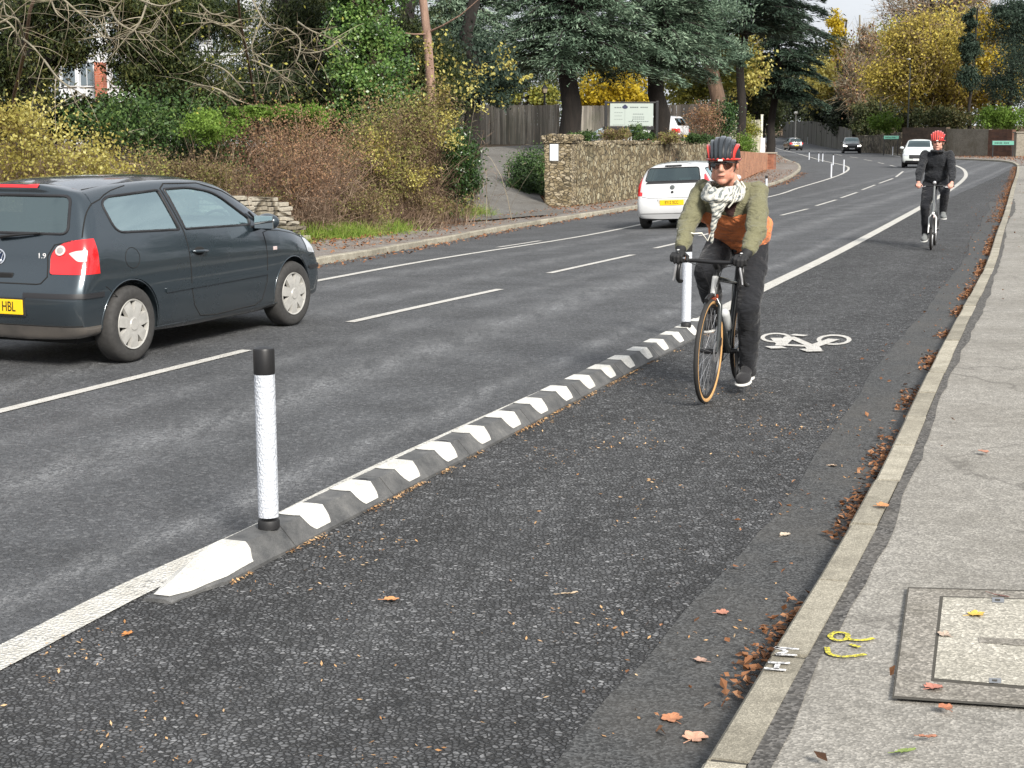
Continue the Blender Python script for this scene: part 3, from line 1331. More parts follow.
def wheel(parent, x, y, r, w=.175, spokes=7, mats=None, sg=1, steer=0.0, simple=False, rimr=.205, face='cover'):
    """tyre > rim; axis along y, outer face on sg"""
    g = Matrix.Translation((x, y, r)) @ Matrix.Rotation(steer, 4, 'Z') @ Matrix.Rotation(-PI / 2 * sg, 4, 'X')
    M3 = g.to_3x3()
    c = g.translation
    h = w / 2
    tp = [(rimr, -h * .9), (rimr + .02, -h), (r - .035, -h), (r - .012, -h * .86), (r, -h * .55), (r, h * .55), (r - .012, h * .86), (r - .035, h),
          (rimr + .03, h), (rimr + .004, h * .93), (rimr, h * .7)]
    mb = MB().lathe(tp, 48, M3, c, closed=True)
    t = mb.build('wheel', M_rub, parent, smooth=50)
    # rim: dish with spokes in front
    R0 = rimr
    rb = MB()
    rb.lathe([(R0 + .002, h * .80), (R0 - .004, h * .97), (R0 - .014, h * .93), (R0 - .02, h * .6)], 40, M3, c, closed=True)
    rb.lathe([(R0 * .50, h * .50), (R0 * .50, h * .90), (.05, h * .97), (.045, h * 1.03), (0.0001, h * 1.03)], 28, M3, c)
    for k in range(spokes):
        a = 2 * PI * (k + .25) / spokes
        ca, sa = math.cos(a), math.sin(a)

        def pt(rad, tan, z):
            return M3 @ Vector((rad * ca - tan * sa, rad * sa + tan * ca, z)) + c
        wi, wo = (.036, .046) if face == 'cover' else (.02, .028)
        vs = []
        for rad, tw, zt_ in ((.045, wi, h * .94), (R0 * .55, (wi + wo) / 2, h * .99), (R0 - .012, wo, h * .90)):
            for s_ in (-1, 1):
                vs.append(pt(rad, s_ * tw, zt_))
            for s_ in (-1, 1):
                vs.append(pt(rad, s_ * tw * 1.1, zt_ - .03))
        fs = []
        for i in range(2):
            o = i * 4
            fs += [(o, o + 1, o + 5, o + 4), (o, o + 4, o + 6, o + 2), (o + 1, o + 3, o + 7, o + 5)]
        rb.add(vs, fs)
    rim = rb.build('rim', mats or M_cap, t, smooth=35)
    bk = MB().lathe([(.0001, h * .2), (R0 - .005, h * .2), (R0, h * .1)], 32, M3, c)
    bk.build('dark_backing', M_dark, t)  # black disc added behind the spokes, standing in for shade in the gaps
    return t


def poly_arc(cx, cz, r, a0, a1, n=16):
    return [(cx + r * math.cos(R(a0 + (a1 - a0) * k / n)), cz + r * math.sin(R(a0 + (a1 - a0) * k / n))) for k in range(n + 1)]


def plate(parent, txt, x, y, z, w, h, mat_, facing=-1, tilt=0.0, size=.085, spacing=1.0, tx=0.0):
    M = Matrix.Translation((x, y, z)) @ Matrix.Rotation(tilt, 4, 'Y')
    M3 = M.to_3x3()
    o = MB().rbox((x, y, z), (.012, w, h), .003, M3).build('number_plate', mat_, parent)
    q = Matrix(((0, 0, facing, 0), (facing * 1.0, 0, 0, 0), (0, 1, 0, 0), (0, 0, 0, 1)))
    # text local x -> car -y when seen from behind
    if facing < 0:
        q = Matrix(((0, 0, -1, 0), (-1, 0, 0, 0), (0, 1, 0, 0), (0, 0, 0, 1)))
    else:
        q = Matrix(((0, 0, 1, 0), (1, 0, 0, 0), (0, 1, 0, 0), (0, 0, 0, 1)))
    T = M @ Matrix.Translation((facing * .0075, tx, 0)) @ q
    # narrow bold letters
    text_mesh(txt, size, M_blk, 'plate_lettering', o, T @ Matrix.Diagonal((.78, 1.15, 1, 1)), .0012, spacing=spacing)
    return o


def car(name, label, cat, ST, XR, XF, wheels, mats, win, rearwin, frontwin, group=None, far=False, extra=None, sub=5, arch=.045, cabin=(.45, 3.0), floor=.42):
    """a car as one thing; forward is +x, origin under the tail"""
    root = empty(name, (0, 0, 0), 0, label, cat, group)
    shell = car_shell(ST, XR, XF, sub=sub)
    cast = Caster(shell)
    r = wheels['r']
    cut = []
    for x in (wheels['xr'], wheels['xf']):
        for s_ in (-1, 1):
            yy = wheels['y']
            n = 40
            cyl = [(x + (r + arch) * math.cos(2 * PI * k / n), r + .01 + (r + arch) * math.sin(2 * PI * k / n)) for k in range(n)]
            cut.append(prism(cyl, 'y', yy - .17 if s_ > 0 else -1.2, 1.2 if s_ > 0 else -yy + .17))
    cav = car_shell(ST, XR, XF, inset=.055, sub=3, xlim=cabin, zfloor=floor)
    # cavity must reach the rear glass
    cut.append(cav)
    winp = [round_poly(w_, .05) for w_ in win]
    for w_ in winp:
        cut.append(prism(w_, 'y', -1.3, 1.3))
    rw = round_poly(rearwin, .06)
    cut.append(prism(rw, 'x', -.5, cabin[0] + .25))
    fw = [round_poly(frontwin, .04)]
    body = boolean(shell.copy(), cut)
    # windscreen opening seen from above
    body = boolean(body, [prism(round_poly(mats['wscut'], .05), 'x', mats['wsx'][0], mats['wsx'][1])])
    shade(body, 32)
    bo = put('body', body, mats['paint'], root)
    for w_ in winp:
        for sg in (1, -1):
            me = skin_piece(shell, w_, 'y', .1 if sg > 0 else -1.3, 1.3 if sg > 0 else -.1, -.006)
            put('side_window', me, mats['glass'], root)
            seam(cast, w_, 'side', M_trim, 'window_seal', root, .013, -.004, sg, closed=True, step=.05)
    me = skin_piece(shell, rw, 'x', -.5, cabin[0] + .25, -.005)
    put('rear_window', me, mats['rglass'], root)
    seam(cast, rw, 'rear', M_trim, 'window_seal', root, .014, -.004, closed=True, step=.05)
    ws = skin_piece(shell, round_poly(mats['wscut'], .05), 'x', mats['wsx'][0], mats['wsx'][1], -.005)
    put('windscreen', ws, mats['glass'], root)
    # seats and floor
    if not far:
        for y in (-.36, .36):
            s_ = MB()
            s_.rbox((1.95, y, .62), (.5, .46, .18), .05)
            s_.rbox((1.66, y, .92), (.14, .44, .62), .05, Matrix.Rotation(R(-14), 3, 'Y'))
            s_.rbox((1.575, y, 1.27), (.09, .26, .17), .04, Matrix.Rotation(R(-10), 3, 'Y'))
            s_.build('seat', M_seat, root, smooth=40)
        s_ = MB().rbox((1.0, 0, .60), (.45, 1.15, .18), .05)
        s_.rbox((.74, 0, .84), (.12, 1.15, .5), .04, Matrix.Rotation(R(-14), 3, 'Y'))
        for y in (-.33, .33):
            s_.rbox((.66, y, 1.11), (.08, .24, .12), .03)
        s_.build('rear_seat', M_seat, root, smooth=40)
        MB().rbox((2.75, 0, .86), (.35, 1.25, .18), .05).build('dashboard', M_trim, root, smooth=40)
        MB().tube([(2.5 + .06 * math.cos(a), -.36 + .17 * math.sin(a), .93 + .17 * math.cos(a)) for a in np.linspace(0, 2 * PI, 24)[:-1]], .014, 8, closed=True).build('steering_wheel', M_trim, root)
    MB().box(((wheels['xr'] + wheels['xf']) / 2, 0, .27), (wheels['xf'] - wheels['xr'] + .9, 2 * wheels['y'] - .38, .16)).build('underbody', M_under, root)
    for x, st in ((wheels['xr'], 0), (wheels['xf'], wheels.get('steer', 0))):
        for sg in (1, -1):
            wheel(root, x, sg * (wheels['y'] - .085), r, wheels.get('w', .18), wheels.get('spokes', 7), mats.get('rim'), sg, st, rimr=wheels.get('rim', .2))
    if extra:
        extra(root, shell, cast)
    return root


# ---------- dark blue-green hatchback alongside
POLO_ST = [
    (.44, .23, .800, .925, .780, 1.325, .615, 1.432),
    (.85, .20, .822, .935, .792, 1.375, .625, 1.465),
    (1.45, .18, .825, .935, .795, 1.395, .630, 1.474),
    (1.95, .18, .825, .930, .792, 1.370, .625, 1.452),
    (2.25, .18, .824, .925, .788, 1.300, .635, 1.385),
    (2.52, .18, .823, .920, .784, 1.165, .655, 1.235),
    (2.78, .19, .822, .912, .778, 1.015, .685, 1.060),
    (2.93, .20, .820, .900, .774, .945, .680, .985),
    (3.18, .20, .810, .860, .755, .905, .655, .950),
    (3.40, .21, .785, .800, .725, .855, .610, .905)]
POLO_XR = [(.20, .10), (.28, .04), (.40, .005), (.56, .0), (.655, .015), (.68, .055), (.74, .075), (.90, .115), (1.0, .155), (1.2, .235), (1.36, .300), (1.41, .285), (1.435, .315)]
POLO_XF = [(.20, 3.72), (.30, 3.755), (.45, 3.76), (.55, 3.74), (.62, 3.70), (.74, 3.66), (.82, 3.58), (.92, 3.48)]
P_polo = car_paint('dark_blue_green_paint', (.031, .045, .056), .5, .24, dirt=.15)


def polo_extra(root, shell, cast):
    T = lambda poly, axis, lo, hi, off, mt, nm, th=.0, par=None: put(nm, skin_piece(shell, poly, axis, lo, hi, off, th), mt, par or root)
    # rear lamps wrap the corner
    lampR = round_poly([(-.90, .72), (-.50, .72, .02), (-.475, .88, .08), (-.57, .975, .08), (-.90, 1.02)], .015)
    lampL = [(-a, b) for a, b in lampR][::-1]
    for q in (lampR, lampL):
        lo = T(q, 'x', -.3, .27, .004, M_red, 'rear_lamp')
        seam(cast, [p for p in q if abs(p[0]) < .78], 'rear', M_trim, 'lamp_seal', lo, .006, .0)
    for sg in (-1, 1):
        # clear segment and round reversing lamp on the lamp
        h, n = cast.rear(sg * .565, .905)
        mm = n.to_track_quat('Z', 'Y').to_matrix()
        ro = MB().lathe([(.040, 0), (.042, .010), (.030, .012)], 24, mm, h + n * .003).build('lamp_ring', M_clear, root)
        MB().lathe([(.029, .006), (.026, .013), (.0001, .016)], 24, mm, h + n * .004).build('round_lamp', plain('reverse_lamp', (.30, .27, .26), .15, coat=1.0), root)
        cl = round_poly([(sg * .635, .885, .01), (sg * .69, .905, .02), (sg * .755, .91, .01), (sg * .762, .82, .01), (sg * .71, .82, .02)], .01)
        T(cl, 'x', -.3, .27, .008, M_clear, 'indicator_lamp')
    # third brake light and lip of the roof spoiler
    T(round_poly([(-.25, 1.395), (.25, 1.395), (.25, 1.42), (-.25, 1.42)], .008), 'x', .1, .6, .008, M_red, 'high_brake_lamp')
    # blackened surround of the tailgate glass
    o1 = round_poly([(-.68, .985), (.68, .985), (.585, 1.385), (-.585, 1.385)], .05)
    i1 = round_poly([(-.59, 1.035), (.59, 1.035), (.53, 1.335), (-.53, 1.335)], .07)
    me = skin_piece(shell, o1, 'x', -.3, .7, .003)
    me = boolean(me, []) if False else me
    # cut the opening out of the surround
    bm = bmesh.new()
    bm.from_mesh(me)
    for k in range(len(i1)):
        a, b = Vector((0, *i1[k])), Vector((0, *i1[(k + 1) % len(i1)]))
        d = b - a
        nrm = Vector((0, d.z, -d.y))
        if nrm.length < 1e-6:
            continue
        bmesh.ops.bisect_plane(bm, geom=list(bm.verts) + list(bm.edges) + list(bm.faces), plane_co=a, plane_no=nrm.normalized())

    def inside(y, z):
        c = False
        j = len(i1) - 1
        for i in range(len(i1)):
            if ((i1[i][1] > z) != (i1[j][1] > z)) and (y < (i1[j][0] - i1[i][0]) * (z - i1[i][1]) / (i1[j][1] - i1[i][1] + 1e-12) + i1[i][0]):
                c = not c
            j = i
        return c
    bmesh.ops.delete(bm, geom=[f for f in bm.faces if inside(f.calc_center_median().y, f.calc_center_median().z)], context='FACES')
    bm.to_mesh(me)
    bm.free()
    put('tailgate_glass_border', me, plain('black_glass', (.010, .011, .013), .08, coat=1), root)
    # shut lines
    for sg in (1, -1):
        seam(cast, [(1.40, .99), (1.42, .72), (1.43, .50), (1.47, .36), (1.56, .265), (1.80, .245), (2.42, .262), (2.54, .30), (2.61, .45), (2.62, .70), (2.61, .90)], 'side', M_dark, 'door_seam', root, .0055, -.001, sg)
        seam(cast, [(1.40, .985), (1.28, 1.36), (1.36, 1.40), (1.85, 1.39), (2.2, 1.305), (2.45, 1.19)], 'side', M_dark, 'door_seam', root, .007, -.001, sg)
        seam(cast, [(2.61, .90), (2.70, .915), (2.9, .90), (3.18, .855), (3.42, .79)], 'side', M_dark, 'bonnet_seam', root, .004, -.001, sg)
        seam(cast, [(.33, .615), (.36, .60), (.47, .52)], 'side', M_dark, 'bumper_seam', root, .004, -.001, sg)
        seam(cast, [(3.42, .62), (3.52, .64), (3.62, .66)], 'side', M_dark, 'bumper_seam', root, .004, -.001, sg)
        # moulding along the doors
        a = skin_piece(shell, round_poly([(1.06, .50), (1.06, .538), (2.60, .553), (2.60, .515)], .01), 'y', .3 if sg > 0 else -1.2, 1.2 if sg > 0 else -.3, .012, .012)
        put('side_moulding', a, P_polo, root)
        a = skin_piece(shell, [(.9, .19), (2.95, .195), (2.95, .245), (.9, .24)], 'y', .3 if sg > 0 else -1.2, 1.2 if sg > 0 else -.3, .006, .006)
        put('sill', a, P_polo, root)
        # handle
        h, n = cast.side(1.56, .80, sg)
        MB().ell((h.x, h.y - sg * .004, h.z), (.085, .012, .042), n=20).build('handle_recess', M_dark, root, smooth=60)
        dh = MB().tube([h + Vector((-.10, sg * .004, .010)), h + Vector((-.085, sg * .03, .008)), h + Vector((0, sg * .038, .004)), h + Vector((.075, sg * .03, .0)), h + Vector((.09, sg * .004, 0))], [.010, .013, .014, .013, .010], 10)
        dh.build('door_handle', P_polo, root, smooth=60)
        # indicator repeater
        h, n = cast.side(2.76, .74, sg)
        MB().rbox((h.x, h.y, h.z), (.06, .014, .035), .005).build('side_repeater', M_clear, root)
        # mirror
        mr = MB()
        mr.ell((2.50, sg * .905, 1.01), (.075, .115, .08), n=20)
        mm = put('wing_mirror', blob(mr, .008, 3), P_polo, root)
        MB().tube([(2.56, sg * .77, .955), (2.52, sg * .86, .975)], [.03, .025], 8).build('mirror_arm', M_trim, mm)
        g = MB().rbox((2.43, sg * .91, 1.01), (.010, .185, .12), .002)
        g.build('mirror_glass', plain('mirror_silver', (.8, .85, .87), .03, 1.0), mm)
        MB().tube([cast.side(2.60, 1.0, sg)[0] if False else Vector((2.44, sg * .775, .965)), Vector((2.62, sg * .765, .965)), Vector((2.47, sg * .735, 1.10))], .012, 6).build('mirror_triangle', M_trim, root)
    # fuel flap on the near side
    h0 = poly_arc(.665, .815, .085, 0, 360, 28)[:-1]
    seam(cast, h0, 'side', M_dark, 'fuel_flap', root, .0035, -.0005, -1, closed=True, step=.02)
    # tailgate shut lines
    seam(cast, [(-.655, .985), (-.50, .95), (-.455, .86), (-.485, .70), (-.44, .65), (-.40, .644), (.40, .644), (.44, .65), (.485, .70), (.455, .86), (.50, .95), (.655, .985)], 'rear', M_dark, 'tailgate_seam', root, .006, -.001)
    seam(cast, [(-.70, 1.01), (-.64, 1.30), (-.60, 1.40)], 'rear', M_dark, 'tailgate_seam', root, .006, -.001)
    seam(cast, [(.70, 1.01), (.64, 1.30), (.60, 1.40)], 'rear', M_dark, 'tailgate_seam', root, .006, -.001)
    # bumper strip and skirt
    for z0, z1, off, mt, nm in ((.545, .580, .012, M_trim, 'bumper_strip'),):
        put(nm, skin_piece(shell, round_poly([(-.9, z0), (-.30, z0), (-.30, z1), (-.9, z1)], .008), 'x', -.3, .30, off, .012), mt, root)
        put(nm, skin_piece(shell, round_poly([(.30, z0), (.9, z0), (.9, z1), (.30, z1)], .008), 'x', -.3, .30, off, .012), mt, root)
    put('bumper_strip', skin_piece(shell, round_poly([(3.42, .50), (3.85, .50), (3.85, .535), (3.42, .535)], .008), 'y', -1.2, -.3, .012, .012), M_trim, root)
    seam(cast, [(-.76, .34), (-.5, .336), (0, .336), (.5, .336), (.76, .34)], 'rear', M_dark, 'bumper_crease', root, .006, -.002)
    put('rear_skirt', skin_piece(shell, [(-.9, .20), (.9, .20), (.9, .332), (-.9, .332)], 'x', -.3, .28, .003), car_paint('dirty_skirt', (.022, .024, .026), .1, .5, dirt=.9), root)
    # number plate
    h, n = cast.rear(0, .47)
    plate(root, 'HBL', h.x - .012, -.035, .472, .52, .112, M_plateY, -1, 0, .092, 1.0, -.135)
    MB().rbox((h.x - .004, -.035, .472), (.012, .56, .14), .004).build('plate_recess', M_trim, root)
    # wiper
    a, _ = cast.rear(.02, 1.01)
    b_, _ = cast.rear(-.36, 1.04)
    MB().tube([a + Vector((-.03, 0, -.01)), a + Vector((-.035, -.15, .01)), b_ + Vector((-.02, 0, 0))], [.018, .012, .008], 6).build('wiper', M_blk, root, smooth=50)
    # handle recess and emblem on the tailgate
    h, n = cast.rear(0, .72)
    MB().rbox((h.x - .01, 0, .70), (.02, .34, .045), .008).build('tailgate_handle', M_blk, root)
    h, n = cast.rear(0, .84)
    mm = n.to_track_quat('Z', 'Y').to_matrix()
    e = MB().lathe([(.064, 0), (.066, .008), (.056, .010), (.055, .0)], 32, mm, h)
    emb = e.build('tailgate_emblem', M_chrome, root, smooth=40)
    eb = MB()
    up = mm @ Vector((0, 1, 0))
    if up.z < 0:
        up = -up
    rt = n.cross(up)
    for pl in (((-.026, .046), (0, .006), (.026, .046)), ((-.044, .028), (-.024, -.040), (0, .0), (.024, -.040), (.044, .028))):
        eb.tube([h + n * .006 + rt * a + up * b for a, b in pl], .005, 6)
    eb.build('emblem_letters', M_chrome, emb)
    MB().lathe([(.0001, .002), (.056, .002)], 24, mm, h).build('emblem_disc', plain('emblem_blue', (.02, .04, .10), .3), emb)
    h, n = cast.rear(-.405, .86)
    q = Matrix(((0, 0, -1, 0), (-1, 0, 0, 0), (0, 1, 0, 0), (0, 0, 0, 1)))
    text_mesh('1.9', .060, plain('badge_silver', (.7, .7, .7), .4), 'engine_badge', root, Matrix.Translation(h + n * .004) @ q @ Matrix.Diagonal((1.1, 1, 1, 1)), .002)
    # roof gutters and aerial
    for sg in (1, -1):
        P = [cast.top(x, sg * y)[0] + Vector((0, 0, -.001)) for x, y in ((.45, .52), (.9, .535), (1.5, .54), (2.0, .54), (2.2, .545))]
        MB().tube(P, .006, 6).build('roof_gutter', M_dark, root)
    # front lamps
    for sg in (1, -1):
        put('headlamp', skin_piece(shell, round_poly([(3.40, .66), (3.70, .62), (3.70, .74), (3.38, .80)], .02), 'y', .45 if sg > 0 else -1.2, 1.2 if sg > 0 else -.45, .004), M_lampglass, root)
    # mud flaps / arch lips
    for x in (.62, 3.08):
        for sg in (1, -1):
            P = []
            for p in poly_arc(x, .30, .343, -8, 188, 26):
                h, n = cast.side(p[0], p[1], sg)
                if h is not None:
                    P.append(h + Vector((0, sg * .001, 0)))
            MB().tube(P, .005, 6).build('wheel_arch_lip', P_polo, root, smooth=60)


polo = car('hatchback_car', 'dark blue-green three-door hatchback in the left lane, seen from behind', 'car',
           POLO_ST, POLO_XR, POLO_XF, dict(xr=.64, xf=3.10, r=.297, y=.81, w=.185, spokes=7, rim=.196, steer=R(-3)),
           dict(paint=P_polo, glass=M_bglass, rglass=M_rglass, wscut=[(-.60, 1.06), (.60, 1.06), (.54, 1.385), (-.54, 1.385)], wsx=(1.8, 3.1)),
           [[(.545, 1.03, .09), (.50, 1.27, .05), (.60, 1.32, .06), (1.24, 1.352, .02), (1.35, 1.005, .02)],
            [(1.43, 1.005, .02), (1.325, 1.356, .02), (1.70, 1.358, .1), (2.05, 1.30, .14), (2.46, 1.045, .03), (2.44, .985, .02)]],
           [(-.59, 1.035), (.59, 1.035), (.53, 1.335), (-.53, 1.335)], [(0, 0), (1, 0), (1, 1)], extra=polo_extra, cabin=(.44, 2.80))



def squash(root, z0, k):
    """lower everything above z0: the roof is flatter than first built"""
    todo = list(root.children)
    seen = set()
    while todo:
        o = todo.pop()
        todo += list(o.children)
        if o.type == 'MESH' and o.data.name not in seen:
            seen.add(o.data.name)
            for v in o.data.vertices:
                if v.co.z > z0:
                    v.co.z = z0 + (v.co.z - z0) * k


squash(polo, .70, .925)


def place_car(root, pr, pf, xr, xf, yside, scale=1.0):
    """stand the car so that its near side wheels touch the road at pr (rear) and pf (front)"""
    A, B = Vector(pr[:2]), Vector(pf[:2])
    d = (B - A).normalized()
    n = Vector((-d.y, d.x))               # left of travel
    side = -1 if yside < 0 else 1
    o = A - d * xr * scale - n * (yside * scale)
    c = o + d * 1.9 * scale
    root.location = (o.x, o.y, hgt(c.x, c.y) + .001)
    root.rotation_euler = (0, 0, math.atan2(d.y, d.x))
    root.scale = (scale,) * 3
    # camber of the road under the wheels
    zl = hgt(*(c + n * .8)) - hgt(*(c - n * .8))
    zf = hgt(*(c + d * 1.2)) - hgt(*(c - d * 1.2))
    root.rotation_euler = (math.atan2(zl, 1.6) * -1 * -1, -math.atan2(zf, 2.4), math.atan2(d.y, d.x))


place_car(polo, G(132, 362), G(288, 326.5), .64, 3.10, -.78)

# ---------- small white hatchback ahead
CITI_ST = [
    (.42, .22, .79, .95, .775, 1.30, .60, 1.44),
    (.85, .20, .81, .95, .785, 1.36, .61, 1.475),
    (1.5, .19, .82, .95, .79, 1.39, .61, 1.48),
    (2.0, .19, .82, .94, .79, 1.37, .61, 1.455),
    (2.3, .19, .82, .935, .785, 1.29, .62, 1.375),
    (2.6, .19, .82, .93, .78, 1.12, .66, 1.18),
    (2.85, .20, .82, .92, .77, 1.00, .68, 1.05),
    (3.05, .21, .80, .86, .75, .93, .66, .98)]
CITI_XR = [(.22, .05), (.35, .0), (.55, .0), (.62, .05), (.9, .09), (1.0, .12), (1.38, .26), (1.42, .25), (1.45, .30)]
CITI_XF = [(.2, 3.50), (.35, 3.55), (.55, 3.56), (.7, 3.48), (.85, 3.38), (.95, 3.28)]
P_white = car_paint('white_paint', (.58, .59, .60), 0, .35, dirt=.15)


def citi_extra(root, shell, cast):
    for sg in (1, -1):
        q = round_poly([(sg * .80, .72, .02), (sg * .655, .72, .01), (sg * .655, .80, .01), (sg * .705, .81, .01), (sg * .655, 1.18, .02), (sg * .80, 1.18, .02)], .02)
        put('rear_lamp', skin_piece(shell, q, 'x', -.3, .34, .006), M_red, root)
        mr = MB().ell((2.45, sg * .90, 1.02), (.07, .10, .07), n=16)
        mr.build('wing_mirror', P_white, root, smooth=60)
        seam(cast, [(1.32, .99), (1.36, .5), (1.5, .28), (2.4, .26), (2.6, .5), (2.6, .95)], 'side', M_dark, 'door_seam', root, .006, -.001, sg)
    h, n = cast.rear(0, 1.40)
    MB().rbox((h.x - .01, 0, 1.385), (.05, .36, .03), .01).build('high_brake_lamp', M_trim, root)
    MB().box((h.x + .25, 0, 1.50), (.02, .01, .09)).build('roof_aerial', M_trim, root)
    q = round_poly([(-.60, .985), (.60, .985), (.55, 1.03), (-.55, 1.03)], .02)
    put('tailgate_glass_border', skin_piece(shell, q, 'x', -.3, .5, .004), M_trim, root)
    h, n = cast.rear(0, .90)
    MB().lathe([(.05, 0), (.05, .012), (.0001, .016)], 20, n.to_track_quat('Z', 'Y').to_matrix(), h).build('tailgate_emblem', plain('grey_emblem', (.2, .21, .2), .3, .8), root)
    h, n = cast.rear(0, .79)
    MB().lathe([(.028, 0), (.028, .012), (.0001, .013)], 16, n.to_track_quat('Z', 'Y').to_matrix(), h).build('tailgate_lock', M_blk, root)
    h, n = cast.rear(0, .57)
    MB().rbox((h.x - .002, 0, .56), (.015, .62, .17), .01).build('plate_recess', plain('recess_shade', (.5, .5, .5), .5), root)
    plate(root, 'EY12 XCC', h.x - .014, 0, .56, .52, .112, M_plateY, -1, 0, .085, 1.0)
    seam(cast, [(-.66, .70), (-.5, .665), (.5, .665), (.66, .70)], 'rear', M_dark, 'tailgate_seam', root, .005, -.001)
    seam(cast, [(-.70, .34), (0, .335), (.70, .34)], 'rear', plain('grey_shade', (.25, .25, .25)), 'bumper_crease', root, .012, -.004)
    # parcel sticker in the rear window
    h, n = cast.rear(-.25, 1.07)
    MB().box((h.x + .02, -.27, 1.085), (.004, .26, .05), Matrix.Rotation(R(20), 3, 'Y')).build('window_sticker', plain('pale_green_sticker', (.45, .75, .66), .6), root)


citi = car('small_hatchback_car', 'small white hatchback driving away in front of the stone wall', 'car',
           CITI_ST, CITI_XR, CITI_XF, dict(xr=.55, xf=2.97, r=.285, y=.80, w=.17, rim=.185),
           dict(paint=P_white, glass=M_bglass, rglass=M_dglass, wscut=[(-.56, 1.08), (.56, 1.08), (.52, 1.40), (-.52, 1.40)], wsx=(1.9, 3.1)),
           [[(.55, 1.03), (.50, 1.30), (1.18, 1.35), (1.25, 1.0)], [(1.33, 1.0), (1.26, 1.355), (1.95, 1.345), (2.5, 1.03), (2.5, 1.0)]],
           [(-.60, 1.04), (.60, 1.04), (.54, 1.34), (-.54, 1.34)], None or [(0, 0), (1, 0), (1, 1)], extra=citi_extra, cabin=(.42, 2.8), sub=4)
squash(citi, .60, .93)
dirc = Vector((.36, 1)).normalized()
place_car(citi, (Vector(G(643, 228.5)[:2])), Vector(G(643, 228.5)[:2]) + dirc, .55, 2.97, .79, .95)


# ---------- far cars
def suv_extra(lit, platetxt, paint):
    def f(root, shell, cast):
        for sg in (1, -1):
            q = round_poly([(sg * .50, .66), (sg * .84, .70), (sg * .84, .82), (sg * .50, .76)], .03)
            put('headlight', skin_piece(shell, q, 'x', 2.9, 4.6, .008), M_on if lit else M_lampglass, root)
            MB().ell((2.75, sg * .96, 1.12), (.08, .12, .08), n=12).build('wing_mirror', paint, root, smooth=60)
            q = round_poly([(sg * .55, .78), (sg * .86, .78), (sg * .86, .98), (sg * .55, .98)], .03)
            put('rear_lamp', skin_piece(shell, q, 'x', -.3, .4, .008), M_red, root)
        q = round_poly([(-.45, .52), (.45, .52), (.48, .74), (-.48, .74)], .04)
        put('grille', skin_piece(shell, q, 'x', 3.2, 4.6, .006), M_trim, root)
        q = round_poly([(-.7, .24), (.7, .24), (.66, .42), (-.66, .42)], .04)
        put('lower_grille', skin_piece(shell, q, 'x', 3.2, 4.6, .006), M_trim, root)
        h, n = cast.front(0, .47)
        plate(root, platetxt, h.x + .012, 0, .47, .50, .11, M_plateW, 1, 0, .07)
        h, n = cast.rear(0, .62)
        plate(root, platetxt, h.x - .012, 0, .62, .50, .11, M_plateY, -1, 0, .07)
    return f


SUV_ST = [
    (.48, .26, .86, 1.03, .84, 1.44, .62, 1.56),
    (.95, .25, .89, 1.04, .86, 1.50, .64, 1.60),
    (1.7, .24, .90, 1.04, .86, 1.53, .65, 1.615),
    (2.2, .24, .90, 1.03, .86, 1.50, .65, 1.585),
    (2.55, .24, .90, 1.02, .855, 1.38, .67, 1.46),
    (2.9, .24, .90, 1.01, .85, 1.16, .71, 1.22),
    (3.15, .25, .89, 1.00, .84, 1.05, .73, 1.11),
    (3.6, .26, .87, .93, .82, .99, .71, 1.04),
    (3.85, .27, .85, .86, .80, .93, .68, .98)]
SUV_XR = [(.26, .08), (.4, .0), (.6, .0), (.72, .05), (1.0, .09), (1.1, .14), (1.5, .36), (1.58, .40)]
SUV_XF = [(.26, 4.18), (.4, 4.24), (.6, 4.25), (.8, 4.20), (.95, 4.05), (1.02, 3.95)]


def suv(name, label, paint, lit, txt, wheels_r=.33, rg=None):
    return car(name, label, 'car', SUV_ST, SUV_XR, SUV_XF, dict(xr=.78, xf=3.38, r=wheels_r, y=.88, w=.2, rim=.22, spokes=5),
               dict(paint=paint, glass=M_dglass, rglass=M_dglass, wscut=[(-.66, 1.17), (.66, 1.17), (.58, 1.53), (-.58, 1.53)], wsx=(2.0, 3.4)),
               [[(.62, 1.12), (.60, 1.42), (1.5, 1.49), (1.5, 1.09)], [(1.58, 1.09), (1.58, 1.49), (2.2, 1.45), (2.75, 1.12)]],
               [(-.68, 1.12), (.68, 1.12), (.58, 1.46), (-.58, 1.46)], [(0, 0), (1, 0), (1, 1)], far=True, extra=suv_extra(lit, txt, paint), cabin=(.48, 3.0), sub=3)


P_pearl = car_paint('pale_silver_paint', (.62, .66, .64), .1, .35, dirt=.2)
P_black = car_paint('black_paint', (.006, .007, .009), .0, .3, dirt=.2)
P_black2 = car_paint('dark_grey_paint', (.006, .006, .007), .0, .3, dirt=.2)


def put_car(root, x, y, ang, fwd0, scale=1.0):
    """ang: heading of the nose, degrees from +x; fwd0: which local x stands at (x, y)"""
    d = Vector((math.cos(R(ang)), math.sin(R(ang))))
    root.location = (x - d.x * fwd0 * scale, y - d.y * fwd0 * scale, hgt(x, y))
    root.rotation_euler = (0, 0, R(ang))
    root.scale = (scale,) * 3


s1 = suv('oncoming_car', 'pale silver car coming round the bend behind the second cyclist', P_pearl, False, 'LJ17')
gx, gy, _ = G(917, 168)
put_car(s1, gx, gy, -105 - 2, 4.2, .97)
s2 = suv('oncoming_car', 'black oncoming car with its headlights on in the middle of the bend', P_black, True, 'GU65')
gx, gy, _ = G(852, 153.5)
put_car(s2, gx, gy, -100, 4.2, .98)
s3 = suv('departing_car', 'dark car driving away, farthest along the road', P_black2, False, 'RX08')
gx, gy, _ = G(796.5, 150.5)
put_car(s3, gx, gy, 92, 0, .88)
